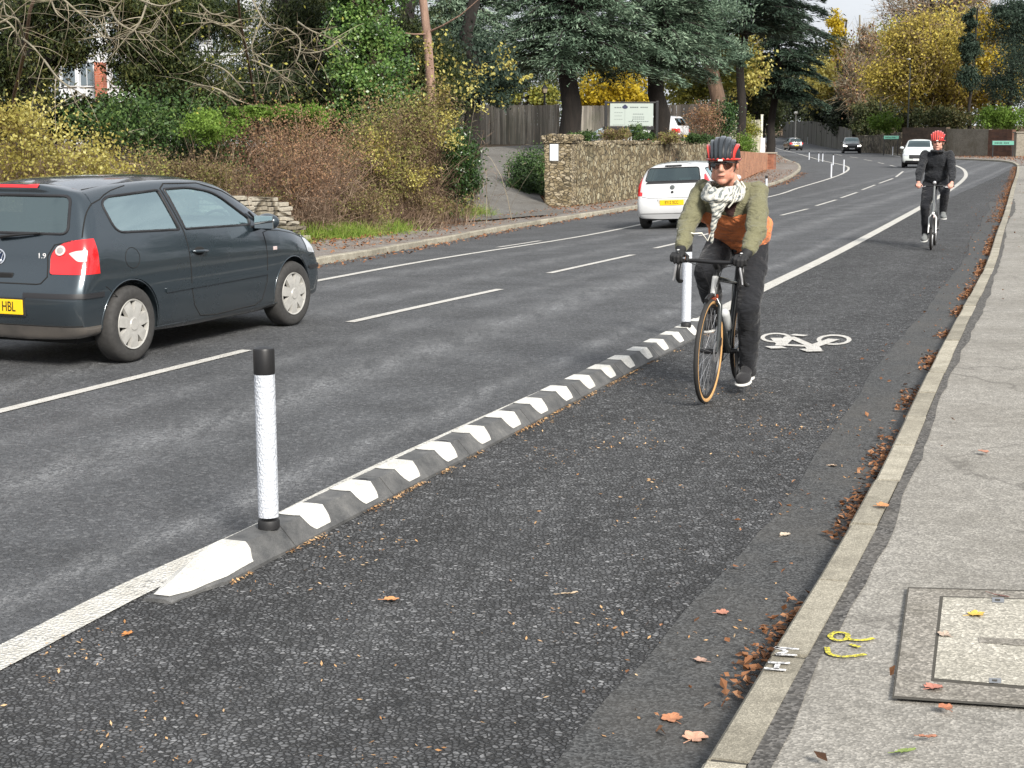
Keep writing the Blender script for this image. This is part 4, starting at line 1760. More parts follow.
# ------------------------------------------------------------------ bicycles and riders
M_tyre = plain('bicycle_tyre', (.022, .021, .02), .8)
M_tan = plain('tan_sidewall', (.52, .30, .12), .7, var=.15, scale=20)
M_alu = plain('brushed_alloy', (.5, .5, .51), .35, .8)
M_bk = plain('black_component', (.012, .012, .013), .4)
M_grey_fr = plain('dark_frame_paint', (.05, .055, .055), .25, .4, coat=.6)
M_white_fr = plain('white_frame_paint', (.62, .62, .60), .3, coat=.5)
M_fold_fr = plain('grey_frame_paint', (.16, .17, .17), .3, .3, coat=.5)
M_orange_fr = plain('red_fork_crown', (.35, .06, .02), .35)
M_bottle = plain('clear_bottle', (.5, .52, .52), .3)


def bicycle(kind, label, group=None):
    """forward +x, wheels touch z=0 at x=0 (rear) and x=WB (front)"""
    road_ = kind == 'road'
    r = .343 if road_ else .25
    WB = 1.0
    root = empty('bicycle', (0, 0, 0), 0, label, 'bicycle', group)
    tw = .016 if road_ else .02
    for x in (0.0, WB):
        c = Vector((x, 0, r))
        M3 = Matrix.Rotation(PI / 2, 3, 'X')
        prof = [(r - tw + tw * math.cos(a), tw * math.sin(a)) for a in np.linspace(-PI * .55, PI * .55, 9)]
        t = MB().lathe(prof + [(r - 2.3 * tw, 0)], 72, M3, c, closed=True).build('wheel', M_tyre, root, smooth=60)
        if road_:
            for sg in (-1, 1):
                MB().lathe([(r - .012, sg * .0155), (r - .020, sg * .0168), (r - .030, sg * .0135), (r - .034, sg * .009), (r - .030, sg * .010), (r - .014, sg * .012)], 72, M3, c, closed=True).build('sidewall', M_tan, t, smooth=60)
        ri = r - 2.25 * tw
        MB().lathe([(ri + .004, -.010), (ri - .014, -.010), (ri - .02, 0), (ri - .014, .010), (ri + .004, .010)], 72, M3, c, closed=True).build('rim', M_bk if road_ else M_alu, t, smooth=40)
        hub = MB().tube([c + Vector((0, -.055, 0)), c + Vector((0, -.03, 0)), c + Vector((0, .03, 0)), c + Vector((0, .055, 0))], [.012, .018, .018, .012], 12)
        hub.build('hub', M_bk, t, smooth=50)
        sp = MB()
        ns = 28
        for k in range(ns):
            a = 2 * PI * k / ns
            s_ = 1 if k % 2 else -1
            a2 = a + .35 * (1 if (k // 2) % 2 else -1)
            p = c + Vector((math.cos(a2) * .017, s_ * .028, math.sin(a2) * .017))
            q = c + Vector((math.cos(a) * (ri - .012), 0, math.sin(a) * (ri - .012)))
            sp.tube([p, q], .0011, 4, cap=False)
        sp.build('spokes', M_alu, t)
        if road_:
            MB().lathe([(.035, -.001), (.07, -.001), (.07, .001), (.035, .001)], 32, M3, c + Vector((0, .05, 0)), closed=True).build('brake_disc', M_alu, t)
            MB().rbox(c + Vector((-.05, .055, .06)), (.05, .03, .06), .008).build('brake_caliper', M_bk, t)
    if road_:
        bb = Vector((.43, 0, .272))
        seat_t = Vector((.285, 0, .76))
        ht, hb = Vector((.885, 0, .83)), Vector((.925, 0, .70))
        fr = MB()
        fr.tube([bb, seat_t], [.019, .016], 12)
        fr.tube([seat_t + Vector((.01, 0, -.03)), ht + Vector((-.01, 0, -.02))], [.014, .018], 12)
        fr.tube([bb, hb], [.023, .023], 12)
        fr.tube([ht, hb], [.023, .025], 14)
        for s_ in (-1, 1):
            fr.tube([bb + Vector((-.03, s_ * .03, 0)), Vector((.12, s_ * .06, .32)), Vector((0, s_ * .065, r))], [.012, .010, .009], 8)
            fr.tube([seat_t + Vector((0, s_ * .018, -.03)), Vector((.12, s_ * .055, .5)), Vector((0, s_ * .065, r))], [.009, .008, .008], 8)
        fr.build('frame', M_grey_fr, root, smooth=50)
        hd = MB().tube([ht + Vector((.024, 0, -.005)), hb + Vector((.026, 0, .0))], .021, 12)
        hd.build('head_tube_panel', M_white_fr, root, smooth=50)
        fk = MB()
        fk.tube([hb, hb + Vector((.006, 0, -.035))], [.028, .03], 12)
        for s_ in (-1, 1):
            fk.tube([hb + Vector((.004, s_ * .02, -.02)), hb + Vector((.012, s_ * .047, -.06)), Vector((.965, s_ * .055, .5)), Vector((1.0, s_ * .055, r))], [.018, .017, .014, .010], 10)
        fk.build('fork', M_grey_fr, root, smooth=50)
        MB().tube([hb + Vector((-.002, 0, .01)), hb + Vector((.006, 0, -.03))], .031, 14).build('fork_crown', M_orange_fr, root, smooth=50)
        # mudguard stub above the tyre
        MB().tube([(1.0 + (r + .025) * math.cos(a), 0, r + (r + .025) * math.sin(a)) for a in np.linspace(R(70), R(118), 8)], .016, 8).build('mudguard', M_bk, root, smooth=50)
        bar = MB()
        st = Vector((.965, 0, .925))
        bar.tube([ht + Vector((0, 0, -.01)), ht + Vector((-.012, 0, .06))], .019, 12)
        bar.tube([ht + Vector((-.01, 0, .05)), st], [.019, .017], 12)
        for s_ in (-1, 1):
            pts = [st, st + Vector((.0, s_ * .12, .003)), st + Vector((.005, s_ * .185, 0)), st + Vector((.04, s_ * .205, .0)), st + Vector((.085, s_ * .21, -.012)),
                   st + Vector((.10, s_ * .213, -.06)), st + Vector((.075, s_ * .218, -.115)), st + Vector((.02, s_ * .222, -.135)), st + Vector((-.03, s_ * .222, -.14))]
            bar.tube(pts, [.015, .014, .014, .014, .014, .014, .014, .014, .014], 10)
        hb_ = bar.build('handlebar', M_bk, root, smooth=50)
        for s_ in (-1, 1):
            hood = MB()
            hood.capsule(st + Vector((.06, s_ * .207, .004)), .018, st + Vector((.135, s_ * .205, .022)), .017, 10)
            hood.capsule(st + Vector((.135, s_ * .205, .022)), .016, st + Vector((.15, s_ * .203, .06)), .014, 10)
            put('brake_hood', blob(hood, .005, 2), M_bk, root)
            MB().tube([st + Vector((.15, s_ * .205, .025)), st + Vector((.165, s_ * .21, -.02)), st + Vector((.15, s_ * .222, -.09)), st + Vector((.155, s_ * .228, -.12))], [.008, .009, .008, .006], 8).build('brake_lever', M_alu, root, smooth=50)
            MB().tube([st + Vector((.06, s_ * .17, -.0)), st + Vector((.05, s_ * .07, -.03)), hb + Vector((.04, s_ * .02, .06)), hb + Vector((.05, s_ * .03, -.05))], .0028, 5).build('brake_cable', M_bk, root)
        seat_top = Vector((.235, 0, .965))
        MB().tube([seat_t + Vector((.005, 0, -.02)), seat_top + Vector((.01, 0, -.04))], .0135, 10).build('seat_post', M_bk, root)
        for z_, x_ in ((.5, .62),):
            MB().capsule((.50, 0, .45), .036, (.60, 0, .30 + .25), .036).build('water_bottle', M_bottle, root, smooth=50)
    else:
        bb = Vector((.45, 0, .29))
        fr = MB()
        fr.tube([(.28, 0, .30), (.50, 0, .40), (.80, 0, .50), (.87, 0, .56)], [.026, .028, .028, .028], 12)
        fr.tube([bb, (.50, 0, .41)], .022, 10)
        fr.tube([(.42, 0, .30), (.34, 0, .56)], [.022, .02], 12)
        fr.tube([(.89, 0, .50), (.868, 0, .60)], .026, 12)
        for s_ in (-1, 1):
            fr.tube([(.42, s_ * .03, .30), (0, s_ * .06, r)], [.013, .011], 8)
            fr.tube([(.36, s_ * .02, .48), (0, s_ * .06, r)], [.010, .009], 8)
        fr.build('frame', M_fold_fr, root, smooth=50)
        fk = MB().tube([(.868, 0, .60), (.893, 0, .51)], [.022, .026], 12)
        for s_ in (-1, 1):
            fk.tube([(.893, s_ * .02, .52), (.91, s_ * .05, .48), (1.0, s_ * .055, r)], [.015, .014, .010], 10)
        fk.build('fork', M_white_fr, root, smooth=50)
        st = Vector((.80, 0, .955))
        MB().tube([(.868, 0, .60), (.80, 0, .955)], [.02, .017], 12).build('stem', M_fold_fr, root, smooth=50)
        bar = MB().tube([st + Vector((-.05, -.27, .0)), st + Vector((-.02, -.15, 0)), st, st + Vector((-.02, .15, 0)), st + Vector((-.05, .27, 0))], .0125, 10)
        hb_ = bar.build('handlebar', M_bk, root, smooth=50)
        for s_ in (-1, 1):
            MB().tube([st + Vector((-.03, s_ * .18, 0)), st + Vector((-.055, s_ * .285, 0))], .017, 10).build('grip', M_bk, root)
            MB().tube([st + Vector((.0, s_ * .13, -.005)), st + Vector((.035, s_ * .16, -.015)), st + Vector((.02, s_ * .25, -.02))], .005, 6).build('brake_lever', M_alu, root)
        MB().ell(st + Vector((.01, .0, .045)), (.02, .028, .03)).build('front_light', M_alu, root, smooth=60)
        MB().tube([st + Vector((.02, .05, -.02)), (.93, .05, .75), (.93, .03, .55)], .0035, 5).build('brake_cable', M_bk, root)
        seat_top = Vector((.23, 0, .95))
        MB().tube([(.35, 0, .54), seat_top + Vector((.01, 0, -.04))], .015, 10).build('seat_post', M_alu, root)
        MB().ell((.955, 0, .50), (.03, .03, .035)).build('headlight', M_clear, root, smooth=60)
        for x in (0., WB):
            MB().tube([(x + (r + .02) * math.cos(a), 0, r + (r + .02) * math.sin(a)) for a in np.linspace(R(20), R(165), 14)], .018, 6).build('mudguard', M_bk, root, smooth=50)
    # saddle
    sd = MB()
    sd.ell(seat_top + Vector((-.05, 0, 0)), (.08, .068, .025))
    sd.capsule(seat_top + Vector((-.02, 0, 0)), .03, seat_top + Vector((.15, 0, -.003)), .019)
    put('saddle', blob(sd, .008, 3), M_bk, root)
    # crankset: left foot down
    cr = MB()
    cr.lathe([(.0001, -.004), (.085 if road_ else .07, -.004), (.09 if road_ else .075, 0), (.085 if road_ else .07, .004), (.0001, .004)], 36, Matrix.Rotation(PI / 2, 3, 'X'), bb + Vector((0, -.048, 0)))
    cr.tube([bb + Vector((0, -.065, 0)), bb + Vector((0, .065, 0))], .018, 12)
    L = .17
    ca = R(8)
    pd, pu = bb + Vector((L * math.sin(ca), .10, -L * math.cos(ca))), bb + Vector((-L * math.sin(ca), -.10, L * math.cos(ca)))
    if not road_:
        pd, pu = bb + Vector((-L * .35, -.10, -L * .93)), bb + Vector((L * .35, .10, L * .93))
    for p in (pd, pu):
        s_ = 1 if p.y > 0 else -1
        cr.tube([bb + Vector((0, s_ * .062, 0)), Vector((p.x, s_ * .075, p.z))], [.015, .011], 8)
    cr.build('crankset', M_alu if not road_ else M_bk, root, smooth=40)
    for p in (pd, pu):
        s_ = 1 if p.y > 0 else -1
        MB().rbox(Vector((p.x, s_ * .125, p.z)), (.07, .09, .02), .004).build('pedal', M_bk, root)
    ch = MB()
    ch.tube([bb + Vector((0, -.048, .085)), Vector((0, -.045, r + .03))], .005, 6)
    ch.tube([bb + Vector((0, -.048, -.085)), Vector((.02, -.045, r - .09))], .005, 6)
    ch.lathe([(.0001, -.012), (.035, -.012), (.035, .012), (.0001, .012)], 20, Matrix.Rotation(PI / 2, 3, 'X'), Vector((0, -.045, r)))
    ch.build('chain', M_bk, root)
    return root, dict(st=st, pd=pd, pu=pu, bb=bb, seat=seat_top, r=r, WB=WB)


def fabric(name, c, wr=.5, sc=14, zsplit=None, c2=None):
    m, t, b = nt(name)
    v = coords(t)
    n = tex(t, 'Noise', v, Scale=float(sc), Detail=5.0, Roughness=.65, Distortion=1.2)
    f = tex(t, 'Noise', v, Scale=160.0, Detail=2.0)
    r = ramp(t, [(.3, [x * .82 for x in c]), (.7, [min(1, x * 1.15) for x in c])], f.outputs[0])
    t.links.new(r.outputs[0], b.inputs['Base Color'])
    b.inputs['Roughness'].default_value = .85
    b.inputs['Specular IOR Level'].default_value = .25
    b.inputs['Sheen Weight'].default_value = .15
    w_ = tex(t, 'Noise', coords(t, (1, 1, 2.6), (.4, .3, 0)), Scale=float(sc) * .7, Detail=2.0, Roughness=.5, Distortion=2.5)
    n1 = bump(t, None, w_.outputs[0], wr, .045)
    bump(t, b, n.outputs[0], wr, .02, n1)
    return m


def skin_mat(name, c):
    m, t, b = nt(name)
    v = coords(t)
    n = tex(t, 'Noise', v, Scale=14.0, Detail=3.0)
    r = ramp(t, [(.35, c), (.7, (c[0] * 1.02, c[1] * .78, c[2] * .74))], n.outputs[0])
    t.links.new(r.outputs[0], b.inputs['Base Color'])
    b.inputs['Roughness'].default_value = .5
    b.inputs['Subsurface Weight'].default_value = .08
    b.inputs['Subsurface Radius'].default_value = (.01, .004, .002)
    return m


def hand_mb(mb, wrist, palm_c, fwd, side, up, sgn, k=1.0, curl=1.0, r0=.0095):
    """palm and five separate fingers closed over a bar. fwd: along the fingers, side: towards the thumb, up: back of the hand"""
    fwd, side, up = fwd.normalized(), side.normalized(), up.normalized()
    M = Matrix((fwd, side, up)).transposed()
    mb.ell(palm_c, (.050 * k, .042 * k, .020 * k), M)
    mb.capsule(wrist, .027 * k, palm_c - fwd * .02, .024 * k, 10)
    lens = (.036, .042, .039, .030)
    for i in range(4):
        o = palm_c + fwd * .038 * k + side * (.030 - i * .0205) * k + up * .004
        L = lens[i] * k
        a1, a2, a3 = R(35) * curl, R(105) * curl, R(165) * curl
        p1 = o + (fwd * math.cos(a1) - up * math.sin(a1)) * L
        p2 = p1 + (fwd * math.cos(a2) - up * math.sin(a2)) * L * .75
        p3 = p2 + (fwd * math.cos(a3) - up * math.sin(a3)) * L * .55
        mb.capsule(o - fwd * .012, r0 * 1.08 * k, p1, r0 * k, 8)
        mb.capsule(p1, r0 * k, p2, r0 * .93 * k, 8)
        mb.capsule(p2, r0 * .93 * k, p3, r0 * .85 * k, 8)
    t0 = palm_c - fwd * .012 + side * .030 * k - up * .006
    t1 = t0 + (side * .7 + fwd * .6 - up * .35) * .036 * k
    t2 = t1 + (fwd * .6 - up * .75 - side * .05) * .028 * k
    mb.capsule(t0, r0 * 1.3 * k, t1, r0 * 1.12 * k, 8)
    mb.capsule(t1, r0 * 1.1 * k, t2, r0 * .95 * k, 8)


def head(mb, c, fwd, up, k=1.0):
    """skull, jaw, brow, nose, lips, chin, ears"""
    fwd, up = fwd.normalized(), up.normalized()
    sd = up.cross(fwd).normalized()           # the person's left
    up = fwd.cross(sd).normalized()
    M = Matrix((fwd, sd, up)).transposed()

    def P(f, s, u):
        return c + (fwd * f + sd * s + up * u) * k
    mb.ell(P(-.012, 0, .035), [x * k for x in (.098, .076, .090)], M, 20)
    mb.ell(P(.022, 0, -.030), [x * k for x in (.064, .060, .082)], M, 20)
    mb.ell(P(.052, 0, -.088), [x * k for x in (.030, .030, .024)], M, 14)         # chin
    for s in (-1, 1):
        mb.ell(P(.048, s * .033, -.018), [x * k for x in (.026, .026, .026)], M, 12)   # cheeks
        mb.ell(P(.020, s * .048, -.062), [x * k for x in (.034, .018, .028)], M, 12)   # jaw
        mb.ell(P(.074, s * .028, .022), [x * k for x in (.012, .024, .010)], M, 10)    # brow
        mb.ell(P(-.012, s * .078, -.006), [x * k for x in (.020, .008, .032)], M, 10)  # ear
    mb.capsule(P(.078, 0, .014), .009 * k, P(.098, 0, -.022), .013 * k, 10)            # nose
    for s in (-1, 1):
        mb.ell(P(.089, s * .011, -.027), [x * k for x in (.010, .008, .008)], M, 8)
    mb.ell(P(.080, 0, -.053), [x * k for x in (.010, .024, .006)], M, 10)
    mb.ell(P(.079, 0, -.064), [x * k for x in (.010, .020, .0065)], M, 10)
    return M, P


def limb(mb, pts, rads, n=14):
    for (a, ra), (b, rb) in zip(zip(pts[:-1], rads[:-1]), zip(pts[1:], rads[1:])):
        mb.capsule(a, ra, b, rb, n)


def person(label, bike, S):
    """a rider seated on a bicycle; coordinates are the bicycle's own"""
    V = Vector
    root = empty('person', (0, 0, 0), 0, label, 'person')
    hip = {s: V((S['hip'][0], s * .10, S['hip'][1])) for s in (-1, 1)}
    sh = {s: V((S['sh'][0], s * S['shw'] + S.get('shy', 0), S['sh'][1])) for s in (-1, 1)}
    neck = V((S['neck'][0], 0, S['neck'][1]))
    hc = V(S['head'])
    # ---- body: one continuous skin from head to hands and ankles
    body = MB()
    M, P = head(body, hc, V(S['look']), V(S['hup']), S.get('hk', 1))
    body.capsule(neck, .062, hc + V((-.015, 0, -.06)), .055, 14)
    pel = V((S['hip'][0] - .01, 0, S['hip'][1] + .03))
    chest = V((S['sh'][0] - .03, 0, S['sh'][1] - .10))
    body.capsule(pel, .11, chest, .10)
    body.capsule(chest, .09, neck, .06)
    for s in (-1, 1):
        body.capsule(neck + V((-.04, 0, -.06)), .045, sh[s] + V((-.01, 0, -.01)), .045)
        limb(body, [sh[s], S['el'][s], S['wr'][s]], [.058, .040, .027])
        limb(body, [hip[s], S['kn'][s], S['an'][s]], [.088, .050, .030])
        body.capsule(S['an'][s], .03, S['an'][s] * .7 + S['toe'][s] * .3 + V((0, 0, -.02)), .022)
        hand_mb(body, S['wr'][s], S['palm'][s], S['hf'], S['hs'][s], S['hu'], s, .97)
    put('body', blob(body, .0065, 2), S['skin'], root)
    # ---- jacket
    j = MB()
    tw = S['tw']
    waist = V((S['hip'][0] + .06, 0, S['hip'][1] + .10))
    Mx = Matrix.Rotation(0, 3, 'X')
    ax = (chest - pel).normalized()
    q = ax.to_track_quat('Z', 'X').to_matrix()
    if abs(q.col[0].y) > .5:
        q = Matrix((q.col[1], q.col[0], q.col[2])).transposed()
    j.ell(chest + ax * -.02, (tw * .66, tw, .20), q, 20)
    jy = S.get('jy', 0)
    j.ell(chest * .55 + pel * .45 + V((.01, jy * .7, 0)), (tw * .66, tw * .90, .22), q, 20)
    j.ell(waist + V((S.get('belly', 0), jy, -.02)), (tw * .70, tw * .92, .17), q, 20)
    j.ell(neck + V((-.045, 0, -.06)), (.09, .13, .07), None, 16)
    for s in (-1, 1):
        j.capsule(neck + V((-.05, s * .05, -.07)), .07, sh[s] + V((0, -s * .02, -.012)), .066)
        up_, lo_ = sh[s], S['el'][s]
        limb(j, [up_, up_ * .5 + lo_ * .5 + V((0, s * .008, -.006)), lo_, lo_ * .45 + S['cuff'][s] * .55, S['cuff'][s]], [.070, S['ar'] + .010, S['ar'] + .004, S['ar'] - .004, S['ar'] - .016])
    tx = bpy.data.textures.new('cloth_folds', 'CLOUDS')
    tx.noise_scale = .085
    tx.noise_depth = 2
    me = blob(j, .0085, 3, [('DISPLACE', dict(texture=tx, strength=S['fold'], mid_level=.5, texture_coords='LOCAL'))])
    # two-tone: materials by height along the torso, arms keep the first cloth
    if S.get('tone'):
        for p in me.polygons:
            c = p.center
            y = abs(c.y)
            p.material_index = int(S['tone'](c))
    put('jacket', me, S['jacket'], root)
    # ---- trousers
    t = MB()
    t.ell(pel + V((.0, 0, -.02)), (.135, .165, .13), q, 18)
    for s in (-1, 1):
        kn, an = S['kn'][s], S['an'][s]
        limb(t, [hip[s] + V((.03, 0, -.01)), hip[s] * .5 + kn * .5 + V((0, 0, -.008)), kn, kn * .5 + an * .5 + V((-.012, 0, 0)), an - (kn - an).normalized() * .018], [.108, .095 + S.get('leg', 0) * .6, .072 + S.get('leg', 0), .068 + S.get('leg', 0), .054 + S.get('leg', 0)])
    me = blob(t, .0085, 3, [('DISPLACE', dict(texture=tx, strength=S['fold'] * .8, mid_level=.5, texture_coords='LOCAL'))])
    put('trousers', me, S['trousers'], root)
    # ---- shoes
    for s in (-1, 1):
        an, toe = S['an'][s], S['toe'][s]
        d = (toe - an)
        d.z = 0
        d = d.normalized() if d.length > .01 else V((1, 0, 0))
        tilt = S['tilt'][s]
        X = (d * math.cos(tilt) + V((0, 0, 1)) * math.sin(tilt)).normalized()
        Z = (V((0, 0, 1)) * math.cos(tilt) - d * math.sin(tilt)).normalized()
        Y = Z.cross(X)
        Mm = Matrix((X, Y, Z)).transposed()
        b0 = an + X * .045 - Z * .055
        sm = MB()
        sm.ell(b0 + X * .075, (.092, .052, .042), Mm, 16)
        sm.ell(b0 - X * .055 + Z * .012, (.066, .042, .050), Mm, 16)
        sm.capsule(b0 - X * .02 + Z * .03, .042, an + Z * .01, .047)
        sm.capsule(b0 + X * .06 + Z * .01, .036, an + X * .01, .044)
        so_ = put('shoe', blob(sm, .006, 2), S['shoe'], root)
        sl_ = MB()
        sl_.ell(b0 + X * .075 - Z * .030, (.100, .057, .016), Mm, 20)
        sl_.ell(b0 - X * .05 - Z * .030, (.074, .046, .016), Mm, 20)
        put('sole', blob(sl_, .005, 1), S['sole'], so_)
    k_ = S.get('hk', 1)
    PH = lambda f, s_, u: hc + (P(f, s_, u) - hc) * (S.get('helm', 1.08) / k_) + (P(0, 0, .012) - P(0, 0, 0))
    return root, P, PH, hc, neck, sh


M_hliner = plain('helmet_core', (.012, .014, .017), .5)


def helmet(root, P, k, shell_m, accent_m, fit=.0):
    """vented cycling helmet: ribs fore and aft over a dark liner"""
    up = P(0, 0, 1) - P(0, 0, 0)
    liner = MB()
    Mh = Matrix(((P(1, 0, 0) - P(0, 0, 0)) / k, (P(0, 1, 0) - P(0, 0, 0)) / k, (P(0, 0, 1) - P(0, 0, 0)) / k)).transposed()
    # dome cut flat at the brow
    vs, fs = [], []
    nu, nv = 32, 9

    def dome(a, b, rx, ry, rz):
        x, y, z = math.cos(a) * math.cos(b), math.sin(a) * math.cos(b), math.sin(b)
        return P(x * rx - .012, y * ry, z * rz + .030 + (.012 if x > 0 else -.012) * abs(x) * (1 - z))

    def domeset(name, rx, ry, rz, m, b0=-8):
        mb = MB()
        vs = [dome(2 * PI * i / nu, R(b0 + (90 - b0) * j / nv), rx, ry, rz) for j in range(nv) for i in range(nu)] + [P(-.012, 0, rz + .03)]
        fs = [(j * nu + i, j * nu + (i + 1) % nu, (j + 1) * nu + (i + 1) % nu, (j + 1) * nu + i) for j in range(nv - 1) for i in range(nu)]
        fs += [((nv - 1) * nu + i, (nv - 1) * nu + (i + 1) % nu, nv * nu) for i in range(nu)]
        fs.append(tuple(range(nu - 1, -1, -1)))
        mb.add(vs, fs)
        return mb.build(name, m, root, smooth=50)
    h = domeset('helmet', .137, .103, .122, M_hliner)
    # ribs
    for idx, (y0, wy, m) in enumerate(((0, .033, shell_m), (.034, .028, shell_m), (-.034, .028, shell_m), (.063, .026, shell_m), (-.063, .026, shell_m), (.088, .024, accent_m), (-.088, .024, accent_m))):
        mb = MB()
        n = 20
        rx, rz = .1415 * math.sqrt(max(.05, 1 - (y0 / .125) ** 2)), .1275 * math.sqrt(max(.06, 1 - (y0 / .112) ** 2))
        vs = []
        for i in range(n + 1):
            a = R(-4 + 190 * i / n)
            for (ddy, ins) in ((-wy * .5, .012), (-wy * .32, 0), (wy * .32, 0), (wy * .5, .012)):
                yy = y0 * (1.0 - .16 * abs(math.cos(a)) ** 3) + ddy * (.7 + .4 * math.sin(max(0, a)))
                vs.append(P(math.cos(a) * (rx - ins) - .012, yy, math.sin(a) * (rz - ins) + .030 + (.006 if math.cos(a) > 0 else -.016) * abs(math.cos(a))))
        fs = [(i * 4 + k_, i * 4 + k_ + 1, (i + 1) * 4 + k_ + 1, (i + 1) * 4 + k_) for i in range(n) for k_ in range(3)]
        mb.add(vs, fs)
        mb.build('helmet_rib', m, h, smooth=60)
    # rim band
    band = [dome(2 * PI * i / nu, R(-8), .133, .100, .112) for i in range(nu)]
    MB().tube(band, .008 * k, 8, closed=True).build('helmet_rim', accent_m, h, smooth=60)
    a = P(.130, 0, .022)
    MB().rbox(a, (.008, .03, .012), .002, Mh).build('helmet_badge', plain('badge_white', (.7, .7, .66), .4), h)
    for s in (-1, 1):
        MB().tube([P(.02, s * .085, .01), P(.02, s * .072, -.05), P(.035, s * .03, -.108), P(.04, 0, -.115)], .0045, 5).build('helmet_strap', M_bk, h)
    return h


# ---------- front rider and road bicycle
bk1, B1 = bicycle('road', 'grey drop-handlebar bicycle with tan-walled tyres, ridden by the man in the olive and orange jacket')
V = Vector
st = B1['st']
palm1 = {s: st + V((.105, s * .207, .048)) for s in (-1, 1)}
wr1 = {s: palm1[s] + V((-.075, s * .012, .018)) for s in (-1, 1)}
el1 = {1: V((.82, .232, 1.13)), -1: V((.80, -.235, 1.13))}
S1 = dict(hip=(.225, 1.02), sh=(.585, 1.375), shw=.180, shy=-.005, neck=(.63, 1.44), head=(.715, -.03, 1.55), look=(1, .10, -.07), hup=(.12, -.03, 1), hk=1.17,
          el=el1, wr=wr1, palm=palm1, cuff={s: wr1[s] + (el1[s] - wr1[s]).normalized() * .045 for s in (-1, 1)},
          kn={1: V((.565, .155, .60)), -1: V((.625, -.135, .835))}, an={1: V((.43, .145, .175)), -1: V((.375, -.125, .525))},
          toe={1: V((.56, .14, .12)), -1: V((.50, -.13, .46))}, tilt={1: R(-6), -1: R(-10)},
          hf=V((1, 0, .12)), hs={1: V((0, -1, .1)), -1: V((0, 1, .1))}, hu=V((-.05, 0, 1)),
          tw=.242, ar=.062, belly=.02, fold=.038, leg=.008, jy=.015,
          skin=skin_mat('ruddy_skin', (.52, .29, .21)),
          jacket=[fabric('olive_cloth', (.150, .145, .085), .45, 9), fabric('orange_cloth', (.66, .21, .075), .45, 9), fabric('brown_shirt', (.045, .02, .018), .3)],
          trousers=fabric('charcoal_trousers', (.013, .014, .017), .35, 8), shoe=fabric('dark_shoe', (.02, .02, .022), .2), sole=plain('white_sole', (.66, .65, .62), .6, var=.1))
ax1 = (V((.585, 0, 1.375)) - V((.225, 0, 1.02))).normalized()


def tone1(c):
    # lower half of the trunk is orange
    h = (c - V((.225, 0, 1.02))).dot(ax1)
    e1 = el1[1 if c.y > 0 else -1]
    s1 = V((.585, (.175 if c.y > 0 else -.185), 1.375))
    d = e1 - s1
    tt = max(0, min(1, (c - s1).dot(d) / d.length_squared))
    if (c - s1 - d * tt).length < .074 and h > .05 and c.x > .5:
        return 0
    if -.01 < c.y < .075 and c.x > .60 and h > .47 and abs(c.y - .03) < .02 + (h - .47) * .35:
        return 2
    return 1 if h < .47 else 0


S1['tone'] = tone1
p1, P1, M1, hc1, nk1, sh1 = person('man in olive and orange jacket with checked scarf and sunglasses, riding the nearest bicycle', bk1, S1)
helmet(p1, M1, 1.06, plain('gunmetal_shell', (.028, .034, .040), .25, .3, coat=.8), plain('red_shell', (.55, .03, .02), .25, coat=.8))
# gloves: a shell over each hand
for s in (-1, 1):
    g = MB()
    hand_mb(g, S1['wr'][s], S1['palm'][s], S1['hf'], S1['hs'][s], S1['hu'], s, 1.10, r0=.0105)
    g.capsule(S1['wr'][s], .034, S1['wr'][s] + (el1[s] - S1['wr'][s]).normalized() * .035, .038)
    put('glove', blob(g, .0052, 1), plain('black_glove', (.012, .012, .013), .75), p1)
    MB().rbox(S1['palm'][s] + V((.03, 0, .030)), (.03, .012, .006), .002).build('glove_tab', plain('pale_tab', (.7, .7, .7), .4), p1)
# sunglasses
gl = MB()
for s in (-1, 1):
    a = [P1(.093 - .010 * abs(math.cos(q)) * 1.2 - (.016 if True else 0) * max(0, math.cos(q)), s * (.033 + .030 * math.cos(q)), .004 + .020 * math.sin(q) - .002) for q in np.linspace(0, 2 * PI, 21)[:-1]]
    n0 = len(gl.v)
    gl.add(a + [P1(.097, s * .030, .002)], [(i, (i + 1) % 20, 20) for i in range(20)])
lens = gl.build('sunglasses', plain('brown_lens', (.035, .012, .008), .06, coat=1.0), p1, smooth=60)
fr_ = MB().tube([P1(.092, -.066, .016), P1(.100, -.03, .022), P1(.102, 0, .018), P1(.100, .03, .022), P1(.092, .066, .016)], .0042, 6)
for s in (-1, 1):
    fr_.tube([P1(.092, s * .066, .014), P1(.05, s * .080, .016), P1(-.01, s * .085, .008)], .003, 6)
fr_.build('glasses_frame', M_blk, lens)
MB().tube([P1(.088, -.020, -.0575), P1(.0915, 0, -.0585), P1(.088, .020, -.0575)], .0022, 5).build('mouth', plain('lip_line', (.16, .04, .035), .6), p1)


# scarf: two wraps round the neck and a tail down the chest
def scarf_mat():
    m, t, b = nt('checked_scarf')
    v = coords(t)
    w1 = tex(t, 'Wave', coords(t, None, (R(35), R(20), R(40))), Scale=16.0, Distortion=5.0, Detail=3.0)
    w1.bands_direction = 'X'
    w2 = tex(t, 'Voronoi', v, Scale=38.0)
    f = ramp(t, [(.52, .0), (.60, 1.0)], w1.outputs['Fac'])
    ck = ramp(t, [(.25, .3), (.45, 1.0)], w2.outputs['Distance'])
    col = mixc(t, mth(t, 'MULTIPLY', f.outputs[0], ck.outputs[0]), (.56, .55, .49), (.16, .18, .18))
    t.links.new(col, b.inputs['Base Color'])
    b.inputs['Roughness'].default_value = .9
    n = tex(t, 'Noise', v, Scale=30.0, Detail=4.0)
    bump(t, b, n.outputs[0], .5, .01)
    return m


